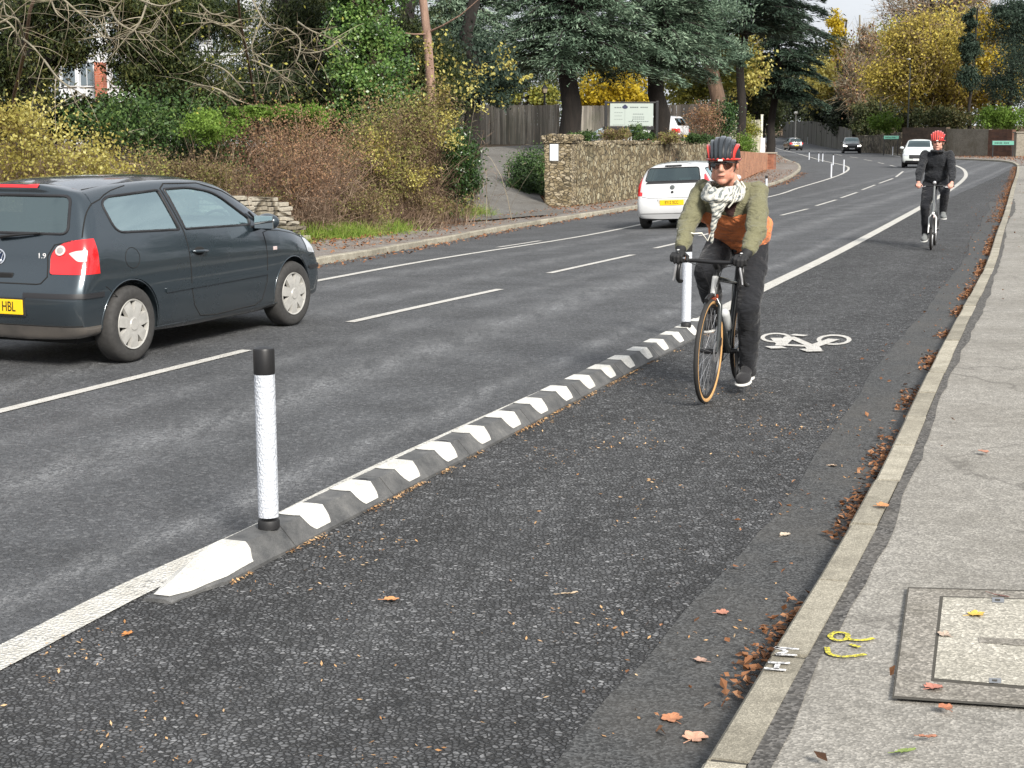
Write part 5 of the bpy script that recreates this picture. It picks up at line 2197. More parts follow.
M_scarf = scarf_mat()
sc_ = MB()
for k, (rr, zz, ty) in enumerate(((.084, -.125, .03), (.096, -.145, .035), (.108, -.168, .035))):
    n = 26
    pts = []
    for i in range(n):
        a = 2 * PI * i / n
        pts.append(P1(.012 + rr * math.cos(a), rr * math.sin(a), zz - .022 * math.cos(a) + .008 * math.sin(3 * a + k)))
    for i in range(n):
        sc_.capsule(pts[i], .024, pts[(i + 1) % n], .024, 8)
# bib of cloth in front, falling to the rider's right
for (a, b_, r0, r1) in ((P1(.085, .05, -.15), P1(.105, -.005, -.235), .035, .035), (P1(.08, -.05, -.15), P1(.10, -.03, -.25), .036, .032), (P1(.09, .0, -.16), P1(.105, -.025, -.27), .036, .030),
                        (P1(.105, -.03, -.26), P1(.10, -.045, -.36), .026, .015), (P1(.10, -.045, -.35), P1(.09, -.055, -.43), .014, .010)):
    sc_.capsule(a, r0, b_, r1, 10)
put('scarf', blob(sc_, .0062, 2, [('DISPLACE', dict(texture=bpy.data.textures['cloth_folds'], strength=.03, mid_level=.5, texture_coords='LOCAL'))]), M_scarf, p1)
# loose earphone wire looping over the arm and hood cords
wm = plain('white_cord', (.7, .68, .6), .6)
MB().tube([P1(.095, -.05, -.36), P1(.105, -.075, -.42), V((.85, -.12, 1.10)), V((.872, -.17, 1.095)), V((.874, -.235, 1.115)), V((.85, -.285, 1.12)), V((.80, -.295, 1.11))], .0055, 6).build('hanging_cord', wm, p1, smooth=60)
for s in (1,):
    MB().tube([P1(.07, .11, -.09), P1(.10, .135, -.12), P1(.105, .12, -.155), P1(.115, .085, -.16), P1(.125, .07, -.20), P1(.12, .045, -.23)], .005, 6).build('hood_cord', wm, p1, smooth=60)
# folded-down hood behind the neck
hd_ = MB()
for i in range(9):
    a = R(105 + 150 * i / 8)
    a2 = R(105 + 150 * (i + 1) / 8)
    if i < 8:
        hd_.capsule(P1(-.01 + .105 * math.cos(a), .115 * math.sin(a), -.135), .034, P1(-.01 + .105 * math.cos(a2), .115 * math.sin(a2), -.135), .034, 10)
put('hood', blob(hd_, .008, 3), S1['jacket'][0], p1)
# open collar showing a dark shirt, zip, chest toggles


def ride(bikeroot, rider, front, head_dir, WB, lean=0.0):
    d = Vector(head_dir).normalized()
    o = Vector(front[:2]) - d * WB
    for r_ in (bikeroot, rider):
        r_.location = (o.x, o.y, hgt(o.x, o.y) + .001)
        r_.rotation_euler = (R(lean), 0, math.atan2(d.y, d.x))


ride(bk1, p1, G(706, 403), (-.385, -1.0), 1.0, -1.6)

# ---------- second rider and folding bicycle
bk2, B2 = bicycle('fold', 'small-wheeled pale bicycle, farther away, ridden by the person in black')
st = B2['st']
palm2 = {s: st + V((-.035, s * .235, .022)) for s in (-1, 1)}
wr2 = {s: palm2[s] + V((-.06, s * .01, .022)) for s in (-1, 1)}
el2 = {s: V((.57, s * .245, 1.13)) for s in (-1, 1)}
S2 = dict(hip=(.22, 1.0), sh=(.37, 1.415), shw=.185, neck=(.40, 1.47), head=(.45, 0, 1.60), look=(1, .0, -.05), hup=(.05, 0, 1), hk=1.1,
          el=el2, wr=wr2, palm=palm2, cuff={s: wr2[s] + (el2[s] - wr2[s]).normalized() * .03 for s in (-1, 1)},
          kn={-1: V((.56, -.14, .62)), 1: V((.66, .15, .84))}, an={-1: V((.36, -.125, .20)), 1: V((.48, .125, .545))},
          toe={-1: V((.48, -.14, .13)), 1: V((.60, .14, .50))}, tilt={1: R(-4), -1: R(-8)},
          hf=V((1, 0, -.15)), hs={1: V((.1, -1, 0)), -1: V((.1, 1, 0))}, hu=V((.1, 0, 1)),
          tw=.205, ar=.054, belly=.02, fold=.03, skin=skin_mat('pale_skin', (.56, .32, .25)),
          jacket=[fabric('black_jacket', (.012, .014, .018), .7, 22), fabric('black_jacket_hem', (.012, .014, .018), .7)],
          trousers=fabric('black_trousers', (.010, .011, .015), .6, 12), shoe=fabric('grey_shoe', (.16, .17, .17), .2), sole=plain('pale_sole', (.5, .5, .48), .6))
p2, P2, M2, hc2, nk2, sh2 = person('person in a black jacket and black trousers with a red helmet, riding behind', bk2, S2)
helmet(p2, M2, 1.0, plain('red_helmet_shell', (.60, .05, .035), .3, coat=.8), plain('bright_red_shell', (.62, .035, .03), .3, coat=.8))
cl_ = MB()
for i in range(14):
    a, a2 = 2 * PI * i / 14, 2 * PI * (i + 1) / 14
    cl_.capsule(P2(.0 + .075 * math.cos(a), .08 * math.sin(a), -.115), .022, P2(.075 * math.cos(a2), .08 * math.sin(a2), -.115), .022, 8)
put('collar', blob(cl_, .007, 2), S2['jacket'][0], p2)
for s in (-1, 1):
    MB().ell(P2(.074, s * .030, .004), (.012, .016, .007)).build('eye', plain('eye_dark', (.05, .035, .03), .3), p2, smooth=60)
MB().tube([P2(.084, -.02, -.0575), P2(.088, 0, -.0585), P2(.084, .02, -.0575)], .0025, 5).build('mouth', plain('lip_line', (.22, .06, .05), .6), p2)
ride(bk2, p2, G(931, 250), (-.33, -1.0), 1.0, 0)
# ------------------------------------------------------------------ lane separator and bollards
def rubber():
    m, t, b = nt('recycled_rubber')
    v = coords(t)
    n = tex(t, 'Noise', v, Scale=6.0, Detail=8.0, Roughness=.7)
    r = ramp(t, [(.32, (.045, .047, .049)), (.60, (.115, .115, .113)), (.8, (.22, .215, .20))], n.outputs[0])
    f = tex(t, 'Noise', v, Scale=220.0, Detail=2.0)
    col = mixc(t, 1.0, r.outputs[0], ramp(t, [(.3, .75), (.7, 1.2)], f.outputs[0]).outputs[0], 'MULTIPLY')
    t.links.new(col, b.inputs['Base Color'])
    b.inputs['Roughness'].default_value = .75
    bump(t, b, f.outputs[0], .3, .003)
    return m


M_rubber = rubber()
M_patch = speckled('white_band_paint', (.60, .59, .55), .10, 240, .6, (.30, .29, .26), .55, .2, 6.0)
def prismatic():
    m, t, b = nt('reflective_white')
    v = coords(t)
    vo = tex(t, 'Voronoi', coords(t, (1, 1, .8)), Scale=105.0)
    r = ramp(t, [(.1, (.68, .70, .74)), (.55, (.50, .53, .58))], vo.outputs['Distance'])
    n = tex(t, 'Noise', v, Scale=7.0, Detail=6.0, Roughness=.7)
    col = mixc(t, ramp(t, [(.58, .0), (.8, .25)], n.outputs[0]).outputs[0], r.outputs[0], (.40, .38, .33))
    t.links.new(col, b.inputs['Base Color'])
    b.inputs['Roughness'].default_value = .35
    bump(t, b, vo.outputs['Distance'], .8, .005)
    return m


M_bwhite = prismatic()
M_bblack = plain('black_rubber_cap', (.012, .012, .013), .45)
M_base = plain('black_base', (.016, .016, .017), .6)

A0 = Vector(G(170, 599, hgt, .02)[:2])
Bp = Vector(G(269, 528, hgt, .095)[:2])
B2p = Vector(G(686, 327, hgt, .095)[:2])
axis = (B2p - Bp).normalized()
nrm2 = Vector((axis.y, -axis.x))
start = Bp - axis * ((Bp - A0).dot(axis)) - nrm2 * .030
total = (B2p - start).length + 1.05
sep = empty('lane_separator', (start.x, start.y, 0), math.atan2(axis.y, axis.x),
            'long low grey rubber lane separator with white bands beside the cycle lane', 'lane separator')
HW, TW, SH = .128, .055, .095          # half width at foot, half width on top, height


def sect(x, k=1.0, zoff=0.0):
    """octagonal cross-section; k fades the height at the ramp"""
    h = SH * k
    w = .045 + (HW - .045) * min(1, k * 1.4) if k < 1 else HW
    tw = TW * (.55 + .45 * k)
    return [(x, -w, .0), (x, -w, .012 * min(1, k * 2) + .002), (x, -tw, h + zoff), (x, tw, h + zoff), (x, w, .012 * min(1, k * 2) + .002), (x, w, .0)]


def kz(x):
    return min(1.0, .16 + .84 * sst(0, .52, x)) * (1 - .84 * sst(total - .45, total, x))


# rubber bodies, one mesh each for about a metre
pitch = 1.0
xs_ = [0.0] + [.86 + pitch * i for i in range(int((total - .86) / pitch))] + [total]
if xs_[-1] - xs_[-2] < .4:
    xs_.pop(-2)
for i in range(len(xs_) - 1):
    a, b_ = xs_[i] + (.004 if i else 0), xs_[i + 1] - .004
    n = max(6, int((b_ - a) / .06))
    vs, fs = [], []
    for k in range(n + 1):
        x = a + (b_ - a) * k / n
        vs += sect(x, kz(x))
    for k in range(n):
        for j in range(5):
            fs.append((k * 6 + j, k * 6 + j + 1, (k + 1) * 6 + j + 1, (k + 1) * 6 + j))
    fs += [tuple(range(6)), tuple(n * 6 + j for j in (5, 4, 3, 2, 1, 0))]
    o = MB().add(vs, fs).build('rubber_segment', M_rubber, sep)


def band(x0, x1, slant=.055, first=False):
    """white band lying over the separator, pointed on both flanks"""
    vs, fs = [], []
    lat = []
    lat = [-.90, -.84, -.75, -.62, -.50, -.43, -.2, .2, .43, .50, .62, .75, .84, .90]
    n = 26 if first else 10
    for k in range(n + 1):
        for u in lat:
            if first:
                u = u * min(1, .62 + 2.2 * k / n) if k < n * .75 else u
            sh_ = 0
            x = x0 + (x1 - x0) * k / n
            nar = 1.0 if first else 1.12 - .12 * min(1, abs(u) / .5) - (.28 * ((abs(u) - .5) / .4) ** 3 if abs(u) > .5 and not first else 0) - (0 if first else .10 * sst(.3, .9, abs(u)))
            if first and k > n * .75:
                nar = 1.0 - .16 * sst(.55, .9, abs(u))
            xm = (x0 + x1) / 2
            x = xm + (x - xm) * nar + sh_
            K = kz(x)
            w = .045 + (HW - .045) * min(1, K * 1.4) if K < 1 else HW
            tw = TW * (.55 + .45 * K)
            y = u * w
            if abs(y) <= tw:
                z = SH * K
            else:
                zf = .012 * min(1, K * 2) + .002
                z = SH * K + (zf - SH * K) * (abs(y) - tw) / max(1e-6, w - tw)
            vs.append((x, y, z + (.0045 if first else .003)))
    m = len(lat)
    for k in range(n):
        for j in range(m - 1):
            fs.append((k * m + j, k * m + j + 1, (k + 1) * m + j + 1, (k + 1) * m + j))
    return MB().add(vs, fs).build('white_band', M_patch, sep)


xb = (Bp - start).length
band(.03, max(.3, xb - .24), .02, True)
x = xb + .23
while x < total - .3:
    band(x, x + .215)
    x += .50
# bolts in the dips
x = xb + .97
while x < total - .4:
    MB().lathe([(.022, SH - .004), (.030, SH + .001), (.024, SH + .003), (.012, SH + .001), (.0001, SH + .001)], 16, None, (x, 0, 0)).build('bolt_plug', M_base, sep)
    x += 1.0


def bollard(name, label, x, y, z0, h, r, group, cap=True, detail=True, lean=(0, 0), foot=True):
    o = empty(name, (x, y, z0), 0, label, 'bollard', group)
    o.rotation_euler = (lean[0], lean[1], 0)
    n = 28 if detail else 10
    ch = .145 * h if cap else 0
    if foot:
        MB().lathe([(r * 1.04, 0), (r * 1.06, .012), (r * 1.06, .030), (r * 1.0, .036), (.001, .036)], n).build('base', M_base, o, smooth=40)
    prof = []
    if detail:
        k = int((h - ch - .05) / .012)
        for i in range(k + 1):
            prof.append((r * (1.0 if i % 2 else .975), .05 + (h - ch - .05) * i / k))
    else:
        prof = [(r, .02), (r, h - ch)]
    MB().lathe(prof, n).build('post', M_bwhite, o, smooth=50)
    if cap:
        MB().lathe([(r * .99, h - ch), (r * 1.02, h - ch + .004), (r * 1.02, h - .012), (r * .95, h - .003), (r * .5, h + .004), (.001, h + .006)], n).build('cap', M_bblack, o, smooth=40)
    return o


g_near = 'white bollards on the lane separator'
zb = SH + .0015
b1 = bollard('bollard', 'nearest white ribbed bollard with a black cap, at the near end of the separator', Bp.x, Bp.y, zb, .775, .044, g_near)
b1.rotation_euler = (0, R(-.2), 0)
bollard('bollard', 'white bollard beside the front bicycle wheel, at the far end of the separator', B2p.x, B2p.y, zb, .76, .042, g_near)

far_b = [((766, 196), 20, 'black-topped white bollard by the left kerb beyond the brick pier', True),
         ((831, 178), 14, 'left one of the pair of white bollards at the tip of the kerb build-out', False),
         ((843.5, 173), 13, 'white bollard at the very tip of the kerb build-out', False),
         ((833, 165.5), 11.5, 'black-topped white bollard just behind the tip of the kerb build-out', True),
         ((822.5, 162), 9.5, 'right one of two close white bollards behind the build-out', True),
         ((818.5, 162), 9.5, 'left one of two close white bollards behind the build-out', True),
         ((809, 160), 8.5, 'faint grey bollard on the line left of the close pair', True),
         ((769.5, 148.5), 7, 'white bollard at the far left verge in front of the dark trees', False),
         ((807.5, 144), 7, 'small white bollard beyond the farthest dark car', False),
         ((819.5, 145), 6.5, 'small white bollard beside the far fence', False),
         ((892.5, 155.5), 8.5, 'white bollard at the outer kerb left of the pale silver car', False)]
for (p, hp, lb, cp_) in far_b:
    x, y, z = G(*p)
    h = hp * y / FPX
    bollard('bollard', lb, x, y, z + .005, h, .042, 'small bollards round the far bend', cap=cp_, detail=False, foot=False)


# ------------------------------------------------------------------ walls, fences, signs
def rubble(name, sc=6.5, cols=((.10, .075, .04), (.20, .155, .085), (.30, .25, .15), (.40, .36, .25)), mortar=(.085, .07, .045), vert=True):
    m, t, b = nt(name)
    v = coords(t)
    nz = tex(t, 'Noise', v, Scale=3.0, Detail=4.0)
    vm = t.nodes.new('ShaderNodeVectorMath')
    vm.operation = 'MULTIPLY_ADD'
    t.links.new(nz.outputs['Color'], vm.inputs[0])
    vm.inputs[1].default_value = (.12, .12, .12)
    t.links.new(v, vm.inputs[2])
    mp = t.nodes.new('ShaderNodeMapping')
    mp.inputs['Scale'].default_value = (1.0, 1.0, .95) if vert else (.8, .8, 1.6)
    t.links.new(vm.outputs[0], mp.inputs[0])
    vo = tex(t, 'Voronoi', mp.outputs[0], Scale=float(sc))
    ve = tex(t, 'Voronoi', mp.outputs[0], Scale=float(sc), feature='DISTANCE_TO_EDGE')
    s = t.nodes.new('ShaderNodeSeparateColor')
    t.links.new(vo.outputs['Color'], s.inputs[0])
    r = ramp(t, [(i / (len(cols) - 1), c) for i, c in enumerate(cols)], s.outputs[0])
    f = tex(t, 'Noise', v, Scale=22.0, Detail=6.0, Roughness=.75)
    c1 = mixc(t, 1.0, r.outputs[0], ramp(t, [(.25, .5), (.75, 1.45)], f.outputs[0]).outputs[0], 'MULTIPLY')
    e = ramp(t, [(.02, .0), (.09, 1.0)], ve.outputs[0])
    col = mixc(t, e.outputs[0], mortar, c1)
    big = tex(t, 'Noise', v, Scale=.9, Detail=6.0, Roughness=.7)
    ms = ramp(t, [(.5, .0), (.68, .5)], big.outputs[0])
    col = mixc(t, ms.outputs[0], col, (.055, .06, .03))
    t.links.new(col, b.inputs['Base Color'])
    b.inputs['Roughness'].default_value = .95
    n1 = bump(t, None, e.outputs[0], .9, .05)
    bump(t, b, f.outputs[0], .6, .03, n1)
    return m


M_rubble = rubble('rubble_stone', 7.5)
M_rubble2 = rubble('pillar_stone', 9.0, ((.10, .08, .05), (.24, .19, .11), (.34, .28, .18), (.42, .36, .26)), (.09, .075, .05), False)
M_render = speckled('stained_render', (.22, .20, .165), .2, 60, .95, (.08, .065, .04), .8, .4, .8)


def bricks(name, c1=(.26, .10, .05), c2=(.16, .07, .04), mort=(.22, .19, .15), sc=1.0, ang=0.0):
    m, t, b = nt(name)
    v = coords(t)
    s = t.nodes.new('ShaderNodeSeparateXYZ')
    t.links.new(v, s.inputs[0])
    h = mth(t, 'ADD', mth(t, 'MULTIPLY', s.outputs[0], math.cos(ang)), mth(t, 'MULTIPLY', s.outputs[1], math.sin(ang)))
    cx = t.nodes.new('ShaderNodeCombineXYZ')
    t.links.new(h, cx.inputs[0])
    t.links.new(s.outputs[2], cx.inputs[1])
    br = t.nodes.new('ShaderNodeTexBrick')
    br.inputs['Scale'].default_value = 4.4 * sc
    br.inputs['Mortar Size'].default_value = .012
    br.inputs['Color1'].default_value = (*c1, 1)
    br.inputs['Color2'].default_value = (*c2, 1)
    br.inputs['Mortar'].default_value = (*mort, 1)
    br.inputs['Row Height'].default_value = .33
    br.inputs['Brick Width'].default_value = 1.0
    t.links.new(cx.outputs[0], br.inputs['Vector'])
    n = tex(t, 'Noise', v, Scale=1.5, Detail=6.0, Roughness=.7)
    col = mixc(t, 1.0, br.outputs[0], ramp(t, [(.3, .55), (.7, 1.25)], n.outputs[0]).outputs[0], 'MULTIPLY')
    t.links.new(col, b.inputs['Base Color'])
    b.inputs['Roughness'].default_value = .9
    bump(t, b, br.outputs['Fac'], -.4, .01)
    return m


def wall_mesh(line, z0f, z1f, thick, amp=.03, step=.25, vstep=.2, topamp=.03, seed=1):
    """a wall along a ground line with uneven faces and an uneven top"""
    Q = resample(line, step)
    nn = normals2(Q)
    nv = 8
    vs, fs = [], []
    for i, (q, n) in enumerate(zip(Q, nn)):
        u = i / (len(Q) - 1)
        z0, z1 = z0f(q[0], q[1], u), z1f(q[0], q[1], u)
        z1 += topamp * mnoise.noise(Vector((q[0] * 2.3, q[1] * 2.3, seed))) * 1.5
        col_ = []
        for side in (0, 1):
            for k in range(nv + 1):
                kk = k if side == 0 else nv - k
                z = z0 + (z1 - z0) * kk / nv
                d = amp * mnoise.noise(Vector((q[0] * 3.1, q[1] * 3.1, z * 3.1 + side * 9 + seed)))
                off = (thick + d) if side == 0 else -d
                col_.append((q[0] + n[0] * off, q[1] + n[1] * off, z))
        vs += col_
    m = 2 * (nv + 1)
    for i in range(len(Q) - 1):
        for k in range(m):
            fs.append((i * m + k, i * m + (k + 1) % m, (i + 1) * m + (k + 1) % m, (i + 1) * m + k))
    fs += [tuple(range(m)), tuple((len(Q) - 1) * m + k for k in range(m - 1, -1, -1))]
    return MB().add(vs, fs)


# stone boundary wall with its gate pillar
PW = Vector(G(556, 206.5, gh)[:2])
YW = PW.y
zt_pillar = zat(134, YW)
zt_wall = zat(144, YW)
kerbdir = Vector((.345, 1)).normalized()
Wend = Vector(G(716, 187, gh)[:2])
wl_line = [PW + kerbdir * .5 + Vector((.06, 0)), PW * .66 + Wend * .34, PW * .33 + Wend * .67, Wend]
wall = wall_mesh([tuple(p) for p in wl_line], lambda x, y, u: gh(x, y) - .2, lambda x, y, u: zt_wall + (zat(141.5, Wend.y) - zt_wall) * u, .38, .05, .3, .2, .035)
wall = wall.build('stone_wall', M_rubble, smooth=40)
tag(wall, 'long rubble stone boundary wall behind the small white hatchback', 'wall')
# loose coping stones on the wall
cs = MB()
W0, W1 = wl_line[0], Wend
Lw = (W1 - W0).length
k = 0.0
while k < Lw:
    p = W0 + (W1 - W0) * (k / Lw)
    w_ = random.uniform(.14, .3)
    zz = zt_wall + (zat(141.5, Wend.y) - zt_wall) * k / Lw
    cs.rbox((p.x + .19 * .94, p.y - .19 * .34, zz + random.uniform(-.03, .04)), (.42 + random.uniform(-.05, .05), w_, random.uniform(.08, .13)), .02, Matrix.Rotation(math.atan2(-kerbdir.x, kerbdir.y) + random.uniform(-.12, .12), 3, 'Z'))
    k += w_ * 1.02
cs.build('coping', M_rubble2, wall)

# pillar
pil = empty('gate_pillar', (PW.x, PW.y, gh(PW.x, PW.y) - .05), math.atan2(kerbdir.y, kerbdir.x) - PI / 2,
            'square stone gate pillar with a rough stone cap and a white notice', 'gate pillar')
ph = zt_pillar - pil.location.z
wv = (G(565.5, 206, gh)[0] - G(537, 202, gh)[0])
bm = bmesh.new()
bmesh.ops.create_grid(bm, x_segments=1, y_segments=1, size=1)
bm.free()


def rough_block(c, d, amp, n=10, seed=0):
    bm = bmesh.new()
    bmesh.ops.create_cube(bm, size=1)
    bmesh.ops.subdivide_edges(bm, edges=bm.edges, cuts=n, use_grid_fill=True)
    for v in bm.verts:
        v.co = Vector((v.co.x * d[0], v.co.y * d[1], v.co.z * d[2]))
        nn = mnoise.noise_vector(v.co * 4.5 + Vector((seed, 0, 0)))
        v.co += Vector((nn.x, nn.y, nn.z * .4)) * amp
        v.co += Vector(c)
    return MB().bm(bm)


rough_block((0.05, .42, ph / 2 - .12), (.78, .84, ph - .24), .035, 14).build('pillar_shaft', M_rubble2, pil, smooth=50)
rough_block((0.05, .42, ph - .20), (.86, .92, .09), .02, 8, 3).build('pillar_band', M_rubble2, pil, smooth=50)
cb = MB()
for i in range(6):
    for j in range(6):
        if 0 < i < 5 and 0 < j < 5 and random.random() < .5:
            continue
        cb.rbox((-.36 + i * .165, .01 + j * .165, ph - .11 + random.uniform(-.01, .03)), (.15, .15, random.uniform(.10, .20)), .03, Matrix.Rotation(random.uniform(-.3, .3), 3, 'Z'))
cb.build('pillar_cap', M_rubble2, pil)
# notice
nb = MB().rbox((-.06, -.015, zat(152.5, YW) - pil.location.z), (.245, .02, .46), .008).build('notice', plain('white_notice', (.72, .76, .80), .4), pil)
MB().rbox((-.06, -.008, zat(152.5, YW) - pil.location.z), (.29, .018, .50), .008).build('notice_frame', plain('notice_frame', (.16, .15, .13), .6), nb)
tl = MB()
zc = zat(152.5, YW) - pil.location.z
for i in range(5):
    tl.box((-.06, -.026, zc + .15 - i * .055), (.15 - .02 * (i % 2), .002, .008))
tl.build('notice_text', plain('faded_print', (.45, .5, .52), .5), nb)

# low brick wall, its end pier with a white panel, beyond the stone wall
M_brick = bricks('orange_brick', (.42, .20, .11), (.32, .14, .08), (.32, .27, .2), 1.0, R(70))
Bq0, Bq1 = Vector(G(722, 186, gh)[:2]), Vector(G(763, 171, gh)[:2])
zlow = zat(153.5, Bq0.y + 4)
lw = wall_mesh([tuple(Bq0), tuple(Bq1)], lambda x, y, u: gh(x, y) - .2, lambda x, y, u: zat(150, Bq0.y) * (1 - u) + zat(153.5, Bq1.y) * u, .25, .0, .5, .2, 0).build('brick_wall', M_brick)
tag(lw, 'low orange brick wall running on from the end of the stone wall', 'wall')
pr = empty('brick_pier', (Bq1.x, Bq1.y, gh(Bq1.x, Bq1.y)), R(-18), 'short brick end pier with a tall white panel on it', 'pier')
hh = zat(153.5, Bq1.y) - pr.location.z
MB().rbox((.12, .2, hh / 2), (.95, .8, hh), .01).build('pier_body', bricks('dark_brick', (.30, .12, .07), (.2, .08, .05), (.2, .16, .12)), pr)
MB().rbox((.12, .2, hh + .03), (1.05, .9, .06), .01).build('pier_cap', plain('pier_stone', (.35, .30, .24), .8), pr)
MB().rbox((-.05, .0, hh + .42), (.24, .05, .78), .01).build('white_panel', plain('panel_white', (.75, .74, .76), .5), pr)
wp = empty('white_post', (*G(760.5, 168, gh)[:2], 0), 0, 'tall white timber post behind the brick pier', 'post')
wx, wy = wp.location.x, wp.location.y + 8
wp.location = (xat(761.5, wy), wy, gh(xat(761.5, wy), wy))
MB().rbox((0, 0, (zat(115.5, wy) - wp.location.z) / 2), (.14, .14, zat(115.5, wy) - wp.location.z), .01).build('shaft', plain('weathered_white', (.62, .62, .52), .6), wp)
MB().rbox((0, 0, (zat(115.5, wy) - wp.location.z) + .03), (.18, .18, .06), .01).build('post_cap', plain('weathered_white_cap', (.66, .66, .56), .6), wp)


# timber fences
def fence(name, label, P, zt, z0=None, board=.14, color=(.17, .155, .135), group=None, posts=3.0, hidden=False):
    """closeboarded fence along points; zt: list of top heights"""
    m, t, b = nt('fence_timber')
    v = coords(t)
    s = t.nodes.new('ShaderNodeNewGeometry')
    n = tex(t, 'Noise', coords(t, (9, 9, .5)), Scale=2.0, Detail=5.0)
    r = ramp(t, [(0, [c * .6 for c in color]), (1, [c * 1.45 for c in color])], s.outputs['Random Per Island'])
    col = mixc(t, 1.0, r.outputs[0], ramp(t, [(.3, .6), (.7, 1.3)], n.outputs[0]).outputs[0], 'MULTIPLY')
    gr = tex(t, 'Noise', v, Scale=.5, Detail=5.0)
    col = mixc(t, ramp(t, [(.5, .0), (.7, .55)], gr.outputs[0]).outputs[0], col, (.07, .085, .045))
    t.links.new(col, b.inputs['Base Color'])
    b.inputs['Roughness'].default_value = .9
    root = empty(name, (P[0][0], P[0][1], 0), 0, label, 'fence', group)
    o = Vector((P[0][0], P[0][1], 0))
    mb, pm = MB(), []
    for i in range(len(P) - 1):
        a, c = Vector(P[i][:2]), Vector(P[i + 1][:2])
        d = c - a
        L = d.length
        d.normalize()
        ang = math.atan2(d.y, d.x)
        k = 0.0
        while k < L:
            u = k / L
            p = a + d * k
            top = zt[i] * (1 - u) + zt[i + 1] * u + random.uniform(-.015, .015)
            bot = gh(p.x, p.y) - .1
            Mz = Matrix.Rotation(ang, 3, 'Z') @ Matrix.Rotation(random.uniform(-.008, .008), 3, 'Y')
            mb.box((p.x - o.x, p.y - o.y + random.uniform(-.006, .006), (top + bot) / 2), (board * .93, .02, top - bot), Mz)
            k += board
        k = 0.0
        while k < L + .1:
            p = a + d * min(k, L)
            u = min(k, L) / L
            top = zt[i] * (1 - u) + zt[i + 1] * u + .03
            bot = gh(p.x, p.y) - .1
            q = MB().rbox((p.x - o.x, p.y - o.y - .06, (top + bot) / 2), (.12, .12, top - bot), .01, Matrix.Rotation(ang, 3, 'Z'))
            q.build('post', m, root)
            k += posts
    mb.build('boards', m, root)
    return root


YF = 67.0
F0 = [(xat(430, YF), YF + 1), (xat(489, YF), YF), (xat(561, YF - 1), YF - 1)]
fence('timber_fence', 'grey closeboard timber fence at the head of the driveway, left of the cedar trunk', F0, [zat(105, YF), zat(105, YF), zat(105, YF - 1)], color=(.28, .255, .215))
YF2 = 80.0
fence('timber_fence', 'dark timber fence behind the signboard and parked white cars', [(xat(575, YF2), YF2), (xat(650, YF2), YF2 + 1)], [zat(106, YF2), zat(105, YF2 + 1)], color=(.19, .175, .15))
fence('timber_fence', 'short dark fence panel right of the second cedar trunk', [(xat(662, 84), 84), (xat(711, 83), 83)], [zat(105, 84), zat(103.5, 83)], color=(.075, .065, .055))
fence('timber_fence', 'pale timber fence panel left of the tall white post', [(xat(722, 100), 100), (xat(762, 103), 103)], [zat(121, 100), zat(119.5, 103)], color=(.40, .38, .28))
ff = [G(785, 137), G(812, 143.5), G(850, 148), G(866, 150)]
FF = [(xat(783, 262), 262), (xat(812, 215), 215), (xat(852, 172), 172)]
fence('timber_fence', 'long weathered fence along the outside of the road beyond the far cars', FF, [zat(122, 262), zat(121, 215), zat(129, 172)], color=(.12, .115, .10), board=.3, posts=6.0)

# stone wall right of that fence and green nameplate
sw = wall_mesh([(xat(862, 158), 158), (xat(884, 150), 150), (xat(906, 140), 140)], lambda x, y, u: gh(x, y) - .4, lambda x, y, u: zat(136, y) + .3 * u, .4, .08, 1.0, .3, .1).build('stone_wall', rubble('dark_rubble', 3.0, ((.06, .05, .035), (.12, .10, .07), (.2, .17, .12), (.26, .23, .17)), (.05, .04, .03)), smooth=40)
tag(sw, 'dark rough stone wall between the black oncoming car and the pale silver car', 'wall')

# right-hand boundary wall behind the second rider
yr = 122.0
W_ = [(xat(906, 128), 128), (xat(950, yr), yr), (xat(992, 117), 117), (xat(1016, 114), 114)]
M_bw = bricks('brown_brick', (.16, .075, .045), (.10, .05, .035), (.13, .11, .09), .8)
bw = wall_mesh(W_[:2], lambda x, y, u: gh(x, y) - .4, lambda x, y, u: zat(127.5, y), .35, .02, 1.0, .3, .03).build('boundary_wall', bricks('dark_wall_brick', (.12, .08, .055), (.075, .055, .04), (.10, .09, .07), .8))
tag(bw, 'tall dark brick boundary wall with grey render along its foot, behind the second rider', 'wall')
pb = wall_mesh([W_[0], W_[1]], lambda x, y, u: gh(x, y) - .4, lambda x, y, u: zat(146, y) + .15 * mnoise.noise(Vector((x, y, 0))), .42, .03, .6, .3, .12).build('render_plinth', M_render, bw)
cc = wall_mesh([W_[1], W_[2]], lambda x, y, u: gh(x, y) - .4, lambda x, y, u: zat(129, y), .3, .01, 1.0, .3, .02).build('boundary_wall', M_render)
tag(cc, 'stained grey concrete stretch of boundary wall left of the brown brick stretch', 'wall')
dd = wall_mesh([W_[2], W_[3]], lambda x, y, u: gh(x, y) - .4, lambda x, y, u: zat(129.5, y), .3, .01, .8, .3, .02).build('boundary_wall', M_bw)
tag(dd, 'red-brown brick boundary wall behind the green street nameplate', 'wall')
pp = empty('gate_pier', (xat(1021, 112), 112, gh(xat(1021, 112), 112) - .1), 0, 'grey concrete gate pier at the right edge past the street nameplate', 'gate pier')
hp_ = zat(133, 112) - pp.location.z
MB().rbox((.25, 0, hp_ / 2), (1.3, .6, hp_), .03).build('pier_body', M_render, pp)
MB().rbox((.25, 0, hp_ + .05), (1.45, .75, .1), .02).build('pier_cap', M_render, pp)

